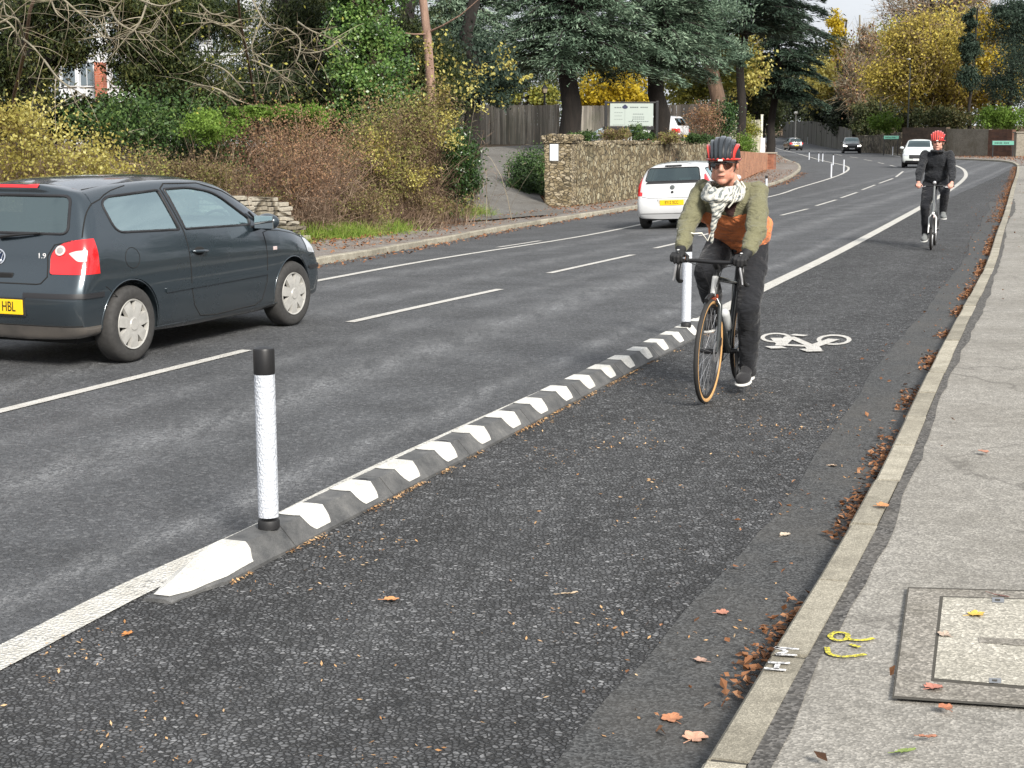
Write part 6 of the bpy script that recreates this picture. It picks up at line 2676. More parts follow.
# street nameplates
M_green = plain('green_plate', (.10, .30, .23), .5, var=.15)
def nameplate(label, px0, px1, py, Y, ph_=3.5, txt=None, post=True):
    x0, x1 = xat(px0, Y), xat(px1, Y)
    z = zat(py, Y)
    zg = gh((x0 + x1) / 2, Y)
    o = empty('street_nameplate', ((x0 + x1) / 2, Y, zg), 0, label, 'street sign', 'green street nameplates')
    h = ph_ * Y / FPX
    pl = MB().rbox((0, 0, z - zg), (x1 - x0, .03, h), .01).build('plate', M_green, o)
    MB().rbox((0, .02, z - zg), (x1 - x0 + .10, .03, h + .10), .01).build('plate_board', M_bk, o)
    for s in (-1, 1):
        MB().rbox((s * (x1 - x0) * .46, .05, (z - zg + h / 2) / 2), (.08, .06, z - zg + h / 2), .01).build('leg', M_bk, o)
    tb = MB()
    w = (x1 - x0)
    k = -.40
    for L in (.045, .03, .05, .03, .04, .045, 0, .05, .03, .04, .05):
        if L:
            tb.box(((k + L / 2) * w, -.017, z - zg), (L * w, .003, h * .45))
        k += L + .022 if L else .05
    tb.build('lettering', plain('worn_dark_lettering', (.02, .06, .05), .5), pl)
    return o


nameplate('green street nameplate on low legs in front of the brown brick wall', 993, 1014.5, 143, 111.5, 3.8)
nameplate('faint green street nameplate left of the pale silver car, below the hedge', 884, 899, 137.5, 138, 3.2)

# site signboard behind the wall
YS = 52.0
sg_ = empty('signboard', (xat(632, YS), YS, gh(xat(632, YS), YS)), R(4), 'pale green-grey signboard between two black posts behind the stone wall', 'signboard')
zg = sg_.location.z
xl, xr_ = xat(605.5, YS) - sg_.location.x, xat(657, YS) - sg_.location.x
for x_ in (xl, xr_):
    MB().rbox((x_, 0, (zat(101, YS) - zg) / 2), (.09, .09, zat(101, YS) - zg), .01).build('post', M_bk, sg_)
px0, px1 = xat(609.5, YS) - sg_.location.x, xat(653, YS) - sg_.location.x
z0_, z1_ = zat(126, YS) - zg, zat(103.5, YS) - zg
MB().rbox(((px0 + px1) / 2, -.02, (z0_ + z1_) / 2), (px1 - px0, .03, z1_ - z0_), .008).build('panel', plain('sign_panel', (.34, .39, .36), .5), sg_)
MB().rbox(((xl + xr_) / 2, .0, z1_ + .03), (xr_ - xl, .05, .05), .01).build('top_rail', M_bk, sg_)
MB().rbox(((xl + xr_) / 2 - .1, .0, z0_ - .07), (xr_ - xl, .04, .12), .01).build('bottom_rail', M_bk, sg_)
tm = MB()
u = lambda f: px0 + (px1 - px0) * f
w_ = lambda f: z1_ - (z1_ - z0_) * f
for (a, b_, c, h_) in ((.10, .27, .18, .03), (.46, .66, .17, .035), (.70, .88, .17, .03), (.53, .78, .47, .02), (.52, .80, .60, .02), (.52, .80, .69, .02), (.43, .90, .80, .02), (.07, .33, .95, .008), (.10, .30, .40, .01), (.10, .28, .55, .01), (.10, .30, .70, .01)):
    n = max(1, int((b_ - a) / .045))
    for i in range(n):
        wl_ = (b_ - a) / n
        tm.box((u(a + wl_ * (i + .42)), -.037, w_(c)), ((px1 - px0) * wl_ * .8, .004, (z1_ - z0_) * h_ * 1.5))
tm.build('lettering', plain('sign_lettering', (.12, .14, .14), .6), sg_)
fr = MB()
fr.box((u(.345), -.037, w_(.58)), (.012, .004, (z1_ - z0_) * .75))
fr.build('divider', plain('sign_lines', (.25, .28, .27), .6), sg_)
lg = MB()
n = 20
pts = [(u(.345) + .095 * math.cos(2 * PI * i / n) * (1.0), w_(.16) + .055 * math.sin(2 * PI * i / n) * (1.5 if i in (4, 5, 6) else 1)) for i in range(n)]
lg.add([(x, -.038, z) for x, z in pts] + [(x, -.042, z) for x, z in pts], [tuple(range(n, 2 * n))] + [(i, (i + 1) % n, n + (i + 1) % n, n + i) for i in range(n)])
lg.build('emblem', plain('sign_emblem', (.015, .02, .06), .5), sg_)

# lantern behind the fence
YL = 72.0
ln = empty('garden_lantern', (xat(544.5, YL), YL, gh(xat(544.5, YL), YL)), 0, 'black lantern on a slim post rising behind the driveway fence', 'lamp')
zl = zat(91, YL) - ln.location.z
MB().tube([(0, 0, 0), (0, 0, zl - .15)], [.06, .045], 8).build('lamp_post', M_bk, ln)
MB().lathe([(.02, zl - .16), (.09, zl - .1), (.15, zl + .12), (.14, zl + .14), (.06, zl + .26), (.001, zl + .3)], 6).build('lamp_head', M_bk, ln)
MB().lathe([(.085, zl - .08), (.135, zl + .1), (.001, zl + .1)], 6, None, (0, -.02, 0)).build('lamp_pane', plain('lamp_pane', (.6, .5, .35), .4), ln)

# street lamp column and small cabinet left of the pale silver car
YC = 128.0
lc = empty('street_lamp', (xat(907.5, YC), YC, gh(xat(907.5, YC), YC)), 0, 'dark slim street lamp column behind the pale silver car', 'street lamp')
MB().tube([(0, 0, 0), (0, 0, 1.3), (0, 0, 1.35), (0, 0, 7.5)], [.13, .13, .075, .05], 10).build('column', plain('dark_green_metal', (.02, .025, .022), .6), lc)
MB().tube([(0, 0, 7.4), (-.1, -.2, 7.75), (-.3, -.7, 7.9)], [.05, .04, .03], 8).build('bracket', M_bk, lc)
MB().rbox((-.38, -.95, 7.9), (.2, .55, .1), .03).build('lamp_head', plain('lamp_grey', (.3, .3, .3), .5), lc)
YC = 205.0
lc = empty('street_lamp', (xat(795.5, YC), YC, gh(xat(795.5, YC), YC)), 0, 'pale small lamp column above the farthest dark car', 'street lamp')
MB().tube([(0, 0, 0), (0, 0, zat(113, YC) - lc.location.z)], [.10, .08], 8).build('column', plain('galvanised', (.25, .25, .24), .6), lc)
MB().ell((0, 0, zat(113, YC) - lc.location.z), (.28, .28, .22)).build('lamp_head', plain('lamp_pale', (.6, .6, .56), .5), lc)

# dry stone retaining wall behind the front of the dark hatchback
YD0, YD1 = 27.5, 31.0
dw = empty('retaining_wall', (xat(262, 28.5), 28.5, 0), 0, 'low broken dry stone retaining wall at the verge, past the dark hatchback', 'wall')
D0, D1 = Vector(G(222, 240, gh)[:2]), Vector(G(303, 240, gh)[:2])
mb = MB()
Ld = (D1 - D0).length
dd_ = (D1 - D0).normalized()
for row in range(9):
    k = -.3 + random.random() * .2
    while k < Ld * (1 - row * .035):
        w_ = random.uniform(.18, .48)
        p = D0 + dd_ * k
        h_ = .085
        mb.rbox((p.x - dw.location.x - row * .02, p.y - dw.location.y + row * .05 + random.uniform(-.03, .03), gh(p.x, p.y) + .05 + row * h_), (w_ * .94, .3, h_ * .86), .012,
                Matrix.Rotation(math.atan2(dd_.y, dd_.x) + random.uniform(-.06, .06), 3, 'Z') @ Matrix.Rotation(random.uniform(-.03, .03), 3, 'Y'))
        k += w_
M_dry = rubble('dry_stone', 1.8, ((.16, .14, .10), (.26, .23, .18), (.36, .33, .27), (.44, .41, .35)), (.12, .10, .07), False)
mb.build('stones', M_dry, dw)

# ------------------------------------------------------------------ parked cars behind the wall
w1 = suv('parked_car', 'white parked car half hidden behind the second cedar trunk', P_white, False, 'KV14')
X_, Y_ = xat(686, 74), 74
put_car(w1, X_, Y_, 90 + 62, 0, .98)
w1.location.z = zat(115, 75) - 1.60
w2 = citi_copy = copy_tree(citi)
w2['label'] = 'silver-white parked car roof showing between the first cedar trunk and the signboard'
w2['category'] = 'car'
w2.name = 'parked_car'
X_, Y_ = xat(640, 70), 70
w2.rotation_euler = (0, 0, R(182))
w2.scale = (1, 1, 1)
w2.location = (xat(612, 70) + 1.75, 70, zat(126.0, 70) - 1.43)
# ------------------------------------------------------------------ trees, shrubs, ground cover
def bark(name, c1, c2, sc=6.0):
    m, t, b = nt(name)
    n = tex(t, 'Noise', coords(t, (1, 1, .22)), Scale=sc, Detail=8.0, Roughness=.7, Distortion=.6)
    r = ramp(t, [(.3, c1), (.7, c2)], n.outputs[0])
    t.links.new(r.outputs[0], b.inputs['Base Color'])
    b.inputs['Roughness'].default_value = .95
    bump(t, b, n.outputs[0], .9, .05)
    return m


B_dark = bark('dark_bark', (.006, .005, .004), (.022, .017, .014))
B_brown = bark('brown_bark', (.07, .045, .03), (.17, .11, .075))
B_pale = bark('pale_bark', (.13, .115, .08), (.30, .27, .20))
B_red = bark('red_bark', (.16, .10, .075), (.38, .25, .19), 9.0)
B_twig = foliage('brown_twigs', [(.05, .032, .022), (.13, .085, .06), (.22, .155, .11), (.36, .28, .21)], rough=.9, trans=.0, clump=2.0)
B_twig2 = foliage('grey_twigs', [(.08, .065, .045), (.20, .17, .12), (.36, .32, .24)], rough=.9, trans=.0, clump=1.0)
B_ivy = bark('ivy_stem', (.03, .025, .018), (.08, .06, .04))

L_yellow = foliage('yellow_leaves', [(.14, .09, .04), (.30, .25, .06), (.55, .50, .14), (.78, .74, .34)], trans=.45, clump=1.0)
L_mixed = foliage('mixed_autumn_leaves', [(.07, .05, .03), (.17, .12, .07), (.26, .19, .10), (.22, .24, .07), (.44, .42, .12)], trans=.4, clump=1.3)
L_brown = foliage('russet_leaves', [(.10, .06, .04), (.22, .13, .08), (.36, .21, .12), (.14, .16, .05)], trans=.3, clump=1.5)
L_green = foliage('bright_green_leaves', [(.05, .09, .015), (.13, .22, .035), (.24, .36, .07)], trans=.4, clump=1.2)
L_ivy = foliage('ivy_leaves', [(.010, .020, .008), (.024, .050, .014), (.055, .105, .028), (.13, .19, .05)], rough=.5, trans=.15, gloss=.25, clump=1.1)
L_ivy2 = foliage('sunlit_ivy_leaves', [(.014, .032, .010), (.05, .11, .026), (.11, .20, .045), (.24, .34, .10)], rough=.35, trans=.2, gloss=.5, clump=.9)
L_wood2 = foliage('dark_evergreen_leaves', [(.006, .010, .006), (.014, .022, .011), (.030, .042, .018)], trans=.15, clump=.15)
L_laurel = foliage('laurel_leaves', [(.015, .035, .012), (.035, .075, .02), (.06, .12, .03)], rough=.3, trans=.15, gloss=.5, clump=2.0)
L_yew = foliage('dark_conifer_leaves', [(.008, .014, .006), (.020, .032, .011), (.050, .066, .02), (.13, .13, .04)], trans=.2, clump=.5)
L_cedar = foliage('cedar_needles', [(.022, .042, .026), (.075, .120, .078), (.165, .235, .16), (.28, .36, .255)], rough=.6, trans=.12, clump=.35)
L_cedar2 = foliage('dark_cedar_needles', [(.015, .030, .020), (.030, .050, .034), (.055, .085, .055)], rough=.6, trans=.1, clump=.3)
L_beech = foliage('beech_leaves', [(.10, .08, .04), (.22, .18, .06), (.42, .34, .07), (.66, .54, .12), (.30, .30, .09)], trans=.45, clump=.22)
L_gold = foliage('golden_leaves', [(.30, .24, .03), (.55, .42, .04), (.70, .55, .05)], trans=.5, clump=.4)
L_olive = foliage('olive_leaves', [(.07, .08, .02), (.16, .18, .04), (.34, .33, .07), (.52, .48, .10)], trans=.4, clump=.35)
L_wood = foliage('woodland_leaves', [(.014, .022, .010), (.035, .050, .018), (.07, .08, .03), (.14, .12, .05)], trans=.25, clump=.12)
L_grass = foliage('grass_blades', [(.08, .13, .02), (.16, .26, .04), (.30, .40, .08), (.36, .31, .12)], trans=.4, clump=2.5)
L_frag = foliage('leaf_crumbs', [(.14, .07, .03), (.32, .17, .07), (.50, .32, .16), (.60, .45, .28)], rough=.8, trans=0, clump=4.0)
L_litter = foliage('fallen_leaf_litter', [(.05, .025, .014), (.12, .055, .025), (.23, .10, .045), (.36, .19, .10), (.16, .08, .045)], rough=.8, trans=.1, clump=2.0)


def vol(px, py, rx, ry, Y, depth=None):
    """ellipsoid seen around (px, py) at distance Y"""
    c = atY(px, py, Y)
    k = Y / FPX
    return (c[0], c[1], c[2], rx * k, depth if depth else rx * k, ry * k)


def clumps(vols, per, shell=.45):
    out, rad = [], []
    for v, n in zip(vols, per):
        d = unit(rng.normal(size=(n, 3)))
        r = rng.uniform(0, 1, (n, 1)) ** shell
        out.append(np.array(v[:3]) + d * r * np.array(v[3:6]))
        rad.append(np.full(n, min(v[3:6])))
    return np.concatenate(out), np.concatenate(rad)


def leafcloud(C, rad, n, size, k=.28, flat=.7, **kw):
    P = np.repeat(C, n, 0)
    rr = np.repeat(rad, n)[:, None] * k
    P = P + rng.normal(size=P.shape) * rr * np.array([1, 1, flat])
    return leaf_quads(P, size, **kw), P


def trunk_mb(base, top, r0, r1, wob=.1, n=10, flare=1.35, seg=9):
    mb = MB()
    b, t = Vector(base), Vector(top)
    pts, rs = [], []
    for i in range(seg + 1):
        u = i / seg
        p = b.lerp(t, u)
        w = wob * math.sin(u * PI)
        p += Vector((mnoise.noise(p * .7) * w, mnoise.noise(p * .7 + Vector((5, 0, 0))) * w, 0))
        pts.append(p)
        rs.append((r0 * (1 - u) + r1 * u) * (1 + (flare - 1) * max(0, 1 - u * 6)))
    mb.tube(pts, rs, n)
    return mb, pts


def limbs_to(mb, pts, C, r, count, sag=.1, n=5):
    idx = rng.permutation(len(C))[:count]
    for i in idx:
        c = Vector(C[i])
        cand = [p for p in pts if p.z < c.z + .6] or pts
        s = min(cand, key=lambda p: (p - c).length + random.random() * 2)
        L = (c - s).length
        mid = s.lerp(c, .5) + Vector((random.uniform(-1, 1), random.uniform(-1, 1), random.uniform(.2, 1))) * L * .12
        rr = min(r, .012 * L + .02)
        mb.tube([s, s.lerp(mid, .6), mid, mid.lerp(c, .6), c], [rr * 1.4, rr * 1.1, rr * .8, rr * .5, rr * .2], n, cap=False)


def tree(label, base, top, r0, r1, vols, per, n, size, leafm, barkm, name='tree', cat='tree', group=None, limbs=24, k=.28, flat=.7, shell=.45,
         aspect=.7, twigs=0, twigm=None, wob=.4, **kw):
    o = empty(name, (base[0], base[1], base[2]), 0, label, cat, group)
    C, rad = clumps(vols, per, shell)
    mb, pts = trunk_mb(base, top, r0, r1, wob)
    limbs_to(mb, pts, C, r0 * .5, limbs)
    tr = mb.build('trunk', barkm, None, smooth=60)
    V_, P = leafcloud(C, rad, n, size, k, flat, aspect=aspect, **kw)
    cr = quads('crown', V_, leafm)
    kids = [tr, cr]
    if twigs:
        i = rng.integers(0, len(C), twigs)
        B = C[i] + rng.normal(size=(twigs, 3)) * rad[i][:, None] * k
        D = unit(unit(B - np.array([base[0], base[1], C[:, 2].min()])) + rng.normal(size=(twigs, 3)) * .7)
        Q, _ = strand_quads(B, D, rad[i] * k * 2.6, size * .22, 3, .4)
        kids.append(quads('twigs', Q, twigm or B_twig2))
    for c in kids:
        c.parent = o
        c.location = (-base[0], -base[1], -base[2])
    return o


def shrub(label, vols, per, n, size, leafm, name='shrub', twig=None, stems=0, base=None, group=None, k=.3, flat=.8, shell=.45, aspect=.65, cat='shrub', sw=.012, stemlen=1.0, **kw):
    v0 = vols[0]
    bx, by = (base or (v0[0], v0[1]))
    bz = gh(bx, by)
    o = empty(name, (bx, by, bz), 0, label, cat, group)
    C, rad = clumps(vols, per, shell)
    V_, P = leafcloud(C, rad, n, size, k, flat, aspect=aspect, **kw)
    kids = [quads('foliage', V_, leafm)] if n else []
    if stems:
        i = rng.integers(0, len(C), stems)
        tipz = C[i]
        mxy = C[:, :2].mean(0)
        Bx = tipz * np.array([.8, .8, 0]) + np.array([mxy[0] * .2, mxy[1] * .2, 0]) + rng.normal(size=tipz.shape) * np.array([.12, .12, 0])
        Bz = np.array([gh(x, y) for x, y in Bx[:, :2]])
        B = np.stack([Bx[:, 0], Bx[:, 1], Bz], 1)
        D = tipz - B
        L = np.linalg.norm(D, axis=1) * stemlen
        Q, T_ = strand_quads(B, unit(D + rng.normal(size=D.shape) * .22), L * rng.uniform(.5, 1.1, len(L)), sw, 5, .75)
        m2 = stems * 2
        i2 = rng.integers(0, len(T_), m2)
        f2 = rng.uniform(.35, 1, (m2, 1))
        B2_ = B[i2] * (1 - f2) + T_[i2] * f2
        Q2, _ = strand_quads(B2_, unit(rng.normal(size=(m2, 3)) + np.array([0, 0, .8])), rng.uniform(.1, .45, m2), sw * .7, 3, .6)
        Q = np.concatenate([Q, Q2])
        kids.append(quads('stems', Q, twig or B_twig))
    for c in kids:
        c.parent = o
        c.location = (-bx, -by, -bz)
    return o


gz = gh
# ---- left bank, near to far -------------------------------------------------------------
shrub('dense shrub covered in small yellow leaves above the roof of the dark hatchback',
      [vol(-30, 150, 95, 62, 21.5, 1.3), vol(50, 156, 58, 48, 22, 1.1), vol(100, 170, 34, 32, 22.5, .8), vol(20, 120, 40, 24, 22, .8)], [90, 70, 30, 24], 62, .050, L_yellow,
      twig=B_twig, stems=2200, base=(-6.9, 22), k=.30, sw=.010)
shrub('dark understorey of evergreens filling the gap below the white house',
      [vol(80, 122, 90, 26, 37, 1.4), vol(205, 112, 70, 30, 38, 1.4), vol(300, 110, 60, 36, 38, 1.4), vol(-20, 110, 60, 26, 36, 1.4)], [70, 60, 60, 40], 170, .10, L_yew, stems=200, twig=B_twig2, base=(-7.5, 38), cat='shrub', name='evergreen_shrub')
shrub('tangle of dark green ivy and bramble between the yellow shrub and the brown thicket',
      [vol(165, 132, 60, 36, 30.5, 1.2), vol(120, 125, 50, 30, 30, 1.2), vol(205, 155, 50, 36, 30.5, 1.0)], [60, 45, 44], 110, .065, L_ivy, stems=700, twig=B_twig2, base=(-6.8, 30.5))
shrub('low olive-green bramble at the foot of the bank right of the yellow shrub',
      [vol(160, 172, 60, 24, 27.5, .8), vol(215, 182, 35, 18, 28.2, .7)], [50, 30], 90, .045, L_mixed, stems=700, twig=B_twig, base=(-5.9, 28))
shrub('bright green leafy bush standing out above the dark ivy',
      [vol(213, 128, 30, 17, 29.2, .6), vol(252, 110, 26, 8, 29.6, .5)], [30, 16], 85, .055, L_green, stems=120, base=(-5.6, 29.3), flat=.5)
shrub('thicket of bare brown twigs with a few russet leaves',
      [vol(275, 152, 60, 42, 31, 1.2), vol(320, 158, 42, 46, 31.8, 1.1), vol(240, 162, 32, 32, 30.3, .9), vol(290, 185, 45, 25, 30, .8)], [110, 90, 50, 60], 60, .040, L_brown,
      twig=B_twig, stems=6500, base=(-4.8, 31.5), k=.36, sw=.013, stemlen=1.05)
shrub('tall thicket of yellow, brown and green leaves in front of the red-barked trunk',
      [vol(395, 140, 42, 46, 34.5, 1.1), vol(424, 148, 28, 46, 35.3, 1.0), vol(362, 160, 34, 38, 33.8, .9), vol(436, 112, 20, 28, 35.5, .8), vol(400, 185, 42, 24, 34, .8)], [110, 90, 60, 40, 70], 74, .050, L_mixed,
      twig=B_twig, stems=3800, base=(-2.4, 35.5), k=.36, sw=.013)
shrub('bright green top growth behind the brown twig thicket',
      [vol(285, 112, 38, 10, 33, .7), vol(318, 118, 20, 12, 33.4, .6)], [40, 20], 90, .055, L_green, stems=200, base=(-5.2, 33.2), flat=.7)
shrub('olive weeds and dead stems filling the foot of the bank',
      [vol(330, 205, 70, 20, 31.5, .8), vol(420, 205, 50, 18, 33.5, .7), vol(250, 200, 50, 20, 30, .7)], [70, 50, 50], 90, .045, L_mixed, stems=2200, twig=B_twig, base=(-3.9, 31.5), sw=.012)
shrub('patch of yellow-leaved stems in the middle of the roadside thicket',
      [vol(378, 150, 16, 26, 33, .5), vol(415, 175, 20, 12, 33.2, .5), vol(448, 128, 14, 22, 34, .5)], [10, 8, 8], 60, .052, L_yellow,
      twig=B_twig, stems=0, base=(-2.9, 33.3), k=.4)
shrub('sparse yellow-green hazel spray reaching out over the driveway',
      [vol(455, 88, 26, 30, 35, .6), vol(498, 62, 22, 18, 35.5, .4), vol(480, 90, 22, 20, 35.3, .5), vol(520, 78, 16, 5, 35.7, .3), vol(432, 70, 22, 40, 35, .6)], [12, 9, 10, 4, 10], 15, .078, L_yellow,
      twig=B_twig2, stems=16, base=(-1.9, 35.2), k=.30, sw=.016, stemlen=1.0)
shrub('dark green glossy laurel at the left side of the driveway mouth',
      [vol(463, 163, 15, 32, 35.0, .55), vol(455, 180, 15, 22, 35.0, .55), vol(470, 186, 8, 13, 35.0, .35)], [60, 34, 14], 100, .075, L_laurel, stems=100, base=(-1.25, 35.2), flat=1.0, k=.4, aspect=.45)

# ivy-clad trunk
def ivy_tree():
    Y = 36.5
    base = (xat(372, Y), Y, gh(xat(372, Y), Y) - .1)
    o = empty('ivy_covered_tree', base, 0, 'tall trunk smothered in glossy dark green ivy left of the red-barked trunk', 'tree')
    mb, pts = trunk_mb(base, (base[0] + .1, Y, 7.5), .32, .22, .2)
    limbs_to(mb, pts, np.array([[base[0] + random.uniform(-2, 2), Y + random.uniform(-1.5, 1.5), random.uniform(5, 8)] for _ in range(12)]), .12, 12)
    vols = []
    per = []
    z = .9
    while z < 8.4:
        w = .62 + .40 * sst(1.2, 3.8, z) + .12 * math.sin(z * 2.3)
        for s in (0, 1, 2):
            vols.append((base[0] + random.uniform(-.45, .45) * w * 1.3 + (-.08 if z < 2.5 else 0), Y + random.uniform(-.3, .3), z + random.uniform(-.15, .15), w * .62, w * .62, .36))
            per.append(9)
        z += .36
    C, rad = clumps(vols, per, .35)
    V_, P = leafcloud(C, rad, 105, .078, .40, .8, aspect=.7, nrm=np.array([.1, -.7, .35]), spread=.8)
    for c in (mb.build('trunk', B_ivy, None, smooth=60), quads('ivy', V_, L_ivy2)):
        c.parent = o
        c.location = tuple(-q for q in base)


ivy_tree()


def red_trunk():
    Y = 38.5
    x0, x1 = xat(433, Y), xat(426, Y)
    base = (x0, Y, gh(x0, Y) - .1)
    o = empty('pine_tree', base, 0, 'straight bare reddish-brown trunk rising behind the yellow-brown thicket', 'tree')
    mb = MB()
    pts = [Vector((x0, Y, base[2])), Vector((xat(432, Y), Y, zat(100, Y))), Vector((xat(428.5, Y), Y, zat(40, Y))), Vector((x1 - .1, Y, zat(-20, Y))), Vector((x1 - .2, Y, 8.5)), Vector((x1 - .2, Y, 11))]
    mb.tube(pts, [.13, .115, .105, .10, .09, .06], 14)
    mb.tube([(xat(430, Y), Y, zat(32, Y)), (xat(445, Y), Y - .3, zat(26, Y)), (xat(462, Y), Y - .6, zat(17, Y)), (xat(480, Y), Y - .8, zat(2, Y))], [.03, .022, .016, .01], 6)
    mb.tube([(xat(430, Y), Y, zat(34, Y)), (xat(415, Y), Y - .3, zat(35, Y)), (xat(400, Y), Y - .4, zat(33, Y))], [.028, .02, .01], 6)
    cr, rad = clumps([(x1, Y, 10.5, 2.2, 2.2, 1.6)], [60])
    V_, _ = leafcloud(cr, rad, 60, .16, .3)
    for c in (mb.build('trunk', B_red, None, smooth=60), quads('crown', V_, L_yew)):
        c.parent = o
        c.location = tuple(-q for q in base)


red_trunk()


# pale drooping bare branches hanging over the bank
def bare_branches(label, stem, curves, Y, r=.028, twign=160, name='bare_tree', leafn=0):
    Y0 = Y + stem[0][2]
    base = (xat(stem[0][0], Y0), Y0, gh(xat(stem[0][0], Y0), Y0) - .05)
    o = empty(name, base, 0, label, 'tree')
    mb = MB()
    pts = [Vector(base)] + [Vector(atY(px, py, Y + dy)) for px, py, dy in stem[1:]]
    st_ = MB().tube(pts, [r * 2.0 * (1 - .5 * i / len(pts)) for i in range(len(pts))], 9)
    ends = []
    for c in curves:
        Q = []
        for i, (px, py) in enumerate(c):
            Q.append(atY(px, py, Y - .35 * math.sin(i * 1.1) + random.uniform(-.1, .1)))
        P3 = crom(np.array(Q, float), 5)
        rr = [r * (1 - .65 * i / len(P3)) for i in range(len(P3))]
        mb.tube([Vector(p) for p in P3], rr, 6)
        ends += [p for p in P3[2:]]
    E_ = np.array(ends)
    i = rng.integers(0, len(E_), twign)
    B = E_[i]
    D = unit(rng.normal(size=(twign, 3)) * np.array([1, .7, .8]) + np.array([0, 0, -.25]))
    Q, tips = strand_quads(B, D, rng.uniform(.25, .8, twign), .009, 5, .45, .2)
    kids = [mb.build('branches', B_pale, None, smooth=60), st_.build('trunk', B_brown, None, smooth=60), quads('twigs', Q, B_twig2)]
    if leafn:
        kids.append(quads('leaves', leaf_quads(tips[rng.integers(0, len(tips), leafn)] + rng.normal(size=(leafn, 3)) * .06, .05), L_olive))
    for c in kids:
        c.parent = o
        c.location = tuple(-q for q in base)
    return o


bare_branches('gnarled bare tree with pale drooping branches over the yellow shrub', [(8, 180, 4), (14, 95, 3.5), (24, 55, 1.5), (30, 10, 0), (45, -30, 0)],
              [[(30, -10), (58, -4), (80, 13), (98, 17), (112, 10), (124, -2)], [(150, -8), (140, 22), (126, 36), (108, 38), (95, 28)], [(24, 55), (15, 30), (0, 18), (-20, 22)], [(24, 40), (18, 20), (6, 14), (3, -6)],
               [(135, -2), (160, 6), (178, 1), (190, -5)], [(48, -10), (56, 12), (66, 20)], [(22, 38), (34, 48), (44, 60)], [(110, 8), (118, 22), (132, 30), (145, 33), (157, 26), (162, 10)], [(44, 60), (60, 80), (85, 96)]],
              19.5, .015, 170)
bare_branches('bare tree with a long pale hooked branch in front of the dark conifers', [(262, 120, 10), (257, 110, 9.5), (248, 60, 6), (240, 20, 2), (236, -30, 0)],
              [[(250, -6), (262, 18), (272, 28), (286, 28)], [(298, 22), (310, 30), (325, 36), (338, 42)], [(338, 42), (325, 50), (306, 53), (290, 47)], [(240, 20), (225, 26), (210, 22), (196, 30)], [(262, 18), (252, 45), (255, 60)],
               [(244, 90), (225, 70), (205, 62)], [(236, 105), (220, 90), (196, 84)], [(286, 28), (300, 40), (296, 62), (280, 78)], [(200, 4), (212, 14), (226, 12)], [(252, 60), (275, 70), (283, 82)]],
              24.0, .015, 230, leafn=160)

# dark conifers behind the bank
def conifer(label, px, Y, wpx, top, vols, per, n=170, size=.10, m=None, **kw):
    x = xat(px, Y)
    return tree(label, (x, Y, gh(x, Y) - .2), (x + .2, Y, top), .28, .12, vols, per, n, size, m or L_yew, B_dark, limbs=30, aspect=.35, droop=.8, k=.30, **kw)


conifer('dark shaggy evergreen behind the yellow shrub, at the left edge', 30, 33, 60, 9, [vol(35, 22, 70, 40, 33, 1.2), vol(20, 75, 40, 30, 33, .9), vol(-20, 40, 50, 60, 33, 1.2), vol(95, 2, 60, 16, 33, 1.1), vol(72, 44, 26, 22, 34, .9)], [64, 34, 60, 46, 22], 190, .095)
conifer('olive-green evergreen with hanging sprays left of the bare hooked branch', 150, 34, 60, 9, [vol(150, 40, 46, 30, 34, 1.1), vol(182, 80, 40, 30, 34, .9), vol(185, 12, 40, 20, 34, 1.0), vol(150, 78, 40, 20, 34, 1.0), vol(222, 22, 26, 26, 35, .9)], [60, 50, 46, 40, 26], 190, .095)
conifer('dark evergreen behind the brown twig thicket, left of the ivy-clad trunk', 285, 41, 60, 9, [vol(285, 60, 55, 50, 41, 1.3), vol(300, 20, 40, 35, 41, 1.1), vol(250, 95, 50, 22, 41, 1.1), vol(315, 90, 30, 35, 41, 1.0)], [90, 50, 44, 44], 190, .095)
conifer('shadowy evergreen between the ivy-clad trunk and the red-barked trunk', 408, 42, 40, 9, [vol(405, 50, 22, 60, 42, .9), vol(440, 60, 26, 50, 42, 1.0), vol(425, 100, 50, 26, 42, 1.0)], [36, 36, 34])
conifer('dark evergreen filling the gap behind the hazel spray', 470, 50, 40, 10, [vol(470, 60, 32, 40, 50, 1.4), vol(500, 85, 26, 18, 50, 1.2), vol(450, 90, 30, 20, 50, 1.2)], [44, 24, 20], 110, .14, L_cedar2)

# ---- behind the wall --------------------------------------------------------------------
shrub('dark rounded ivy mound beside the gate pillar', [vol(530, 178, 20, 27, 47, 1.0), vol(522, 192, 14, 12, 46.5, .6)], [70, 24], 150, .065, L_ivy, base=(xat(530, 47), 47), k=.3, nrm=np.array([0, -.5, .8]), spread=.5)
for i, (a, b_, h, Y, m, lb) in enumerate(((582, 137, 6, 49, L_ivy, 'low dark bush behind the wall at the foot of the first cedar trunk'), (612, 135, 7, 50, L_mixed, 'low olive bush behind the wall below the left post of the signboard'),
                                          (638, 134, 8, 51, L_ivy, 'low dark green bush behind the wall below the signboard'), (668, 137, 6, 52, L_mixed, 'low brownish bush behind the wall right of the signboard'),
                                          (697, 138, 5, 53, L_ivy, 'low dark bush behind the wall in front of the parked white car'))):
    shrub(lb, [vol(a, b_, 17, h, Y, .8)], [34], 70, .06, m, base=(xat(a, Y), Y), stems=60, sw=.015, group='low bushes behind the stone wall')
shrub('reddish-brown bush right of the parked white car', [vol(703, 118, 15, 15, 60, .8)], [40], 60, .07, L_brown, stems=500, base=(xat(703, 60), 60), sw=.02)
shrub('rounded green conifer bush at the end of the stone wall', [vol(722, 120, 12, 22, 62, .8)], [40], 110, .08, L_green if 0 else L_laurel, base=(xat(722, 62), 62), k=.35)
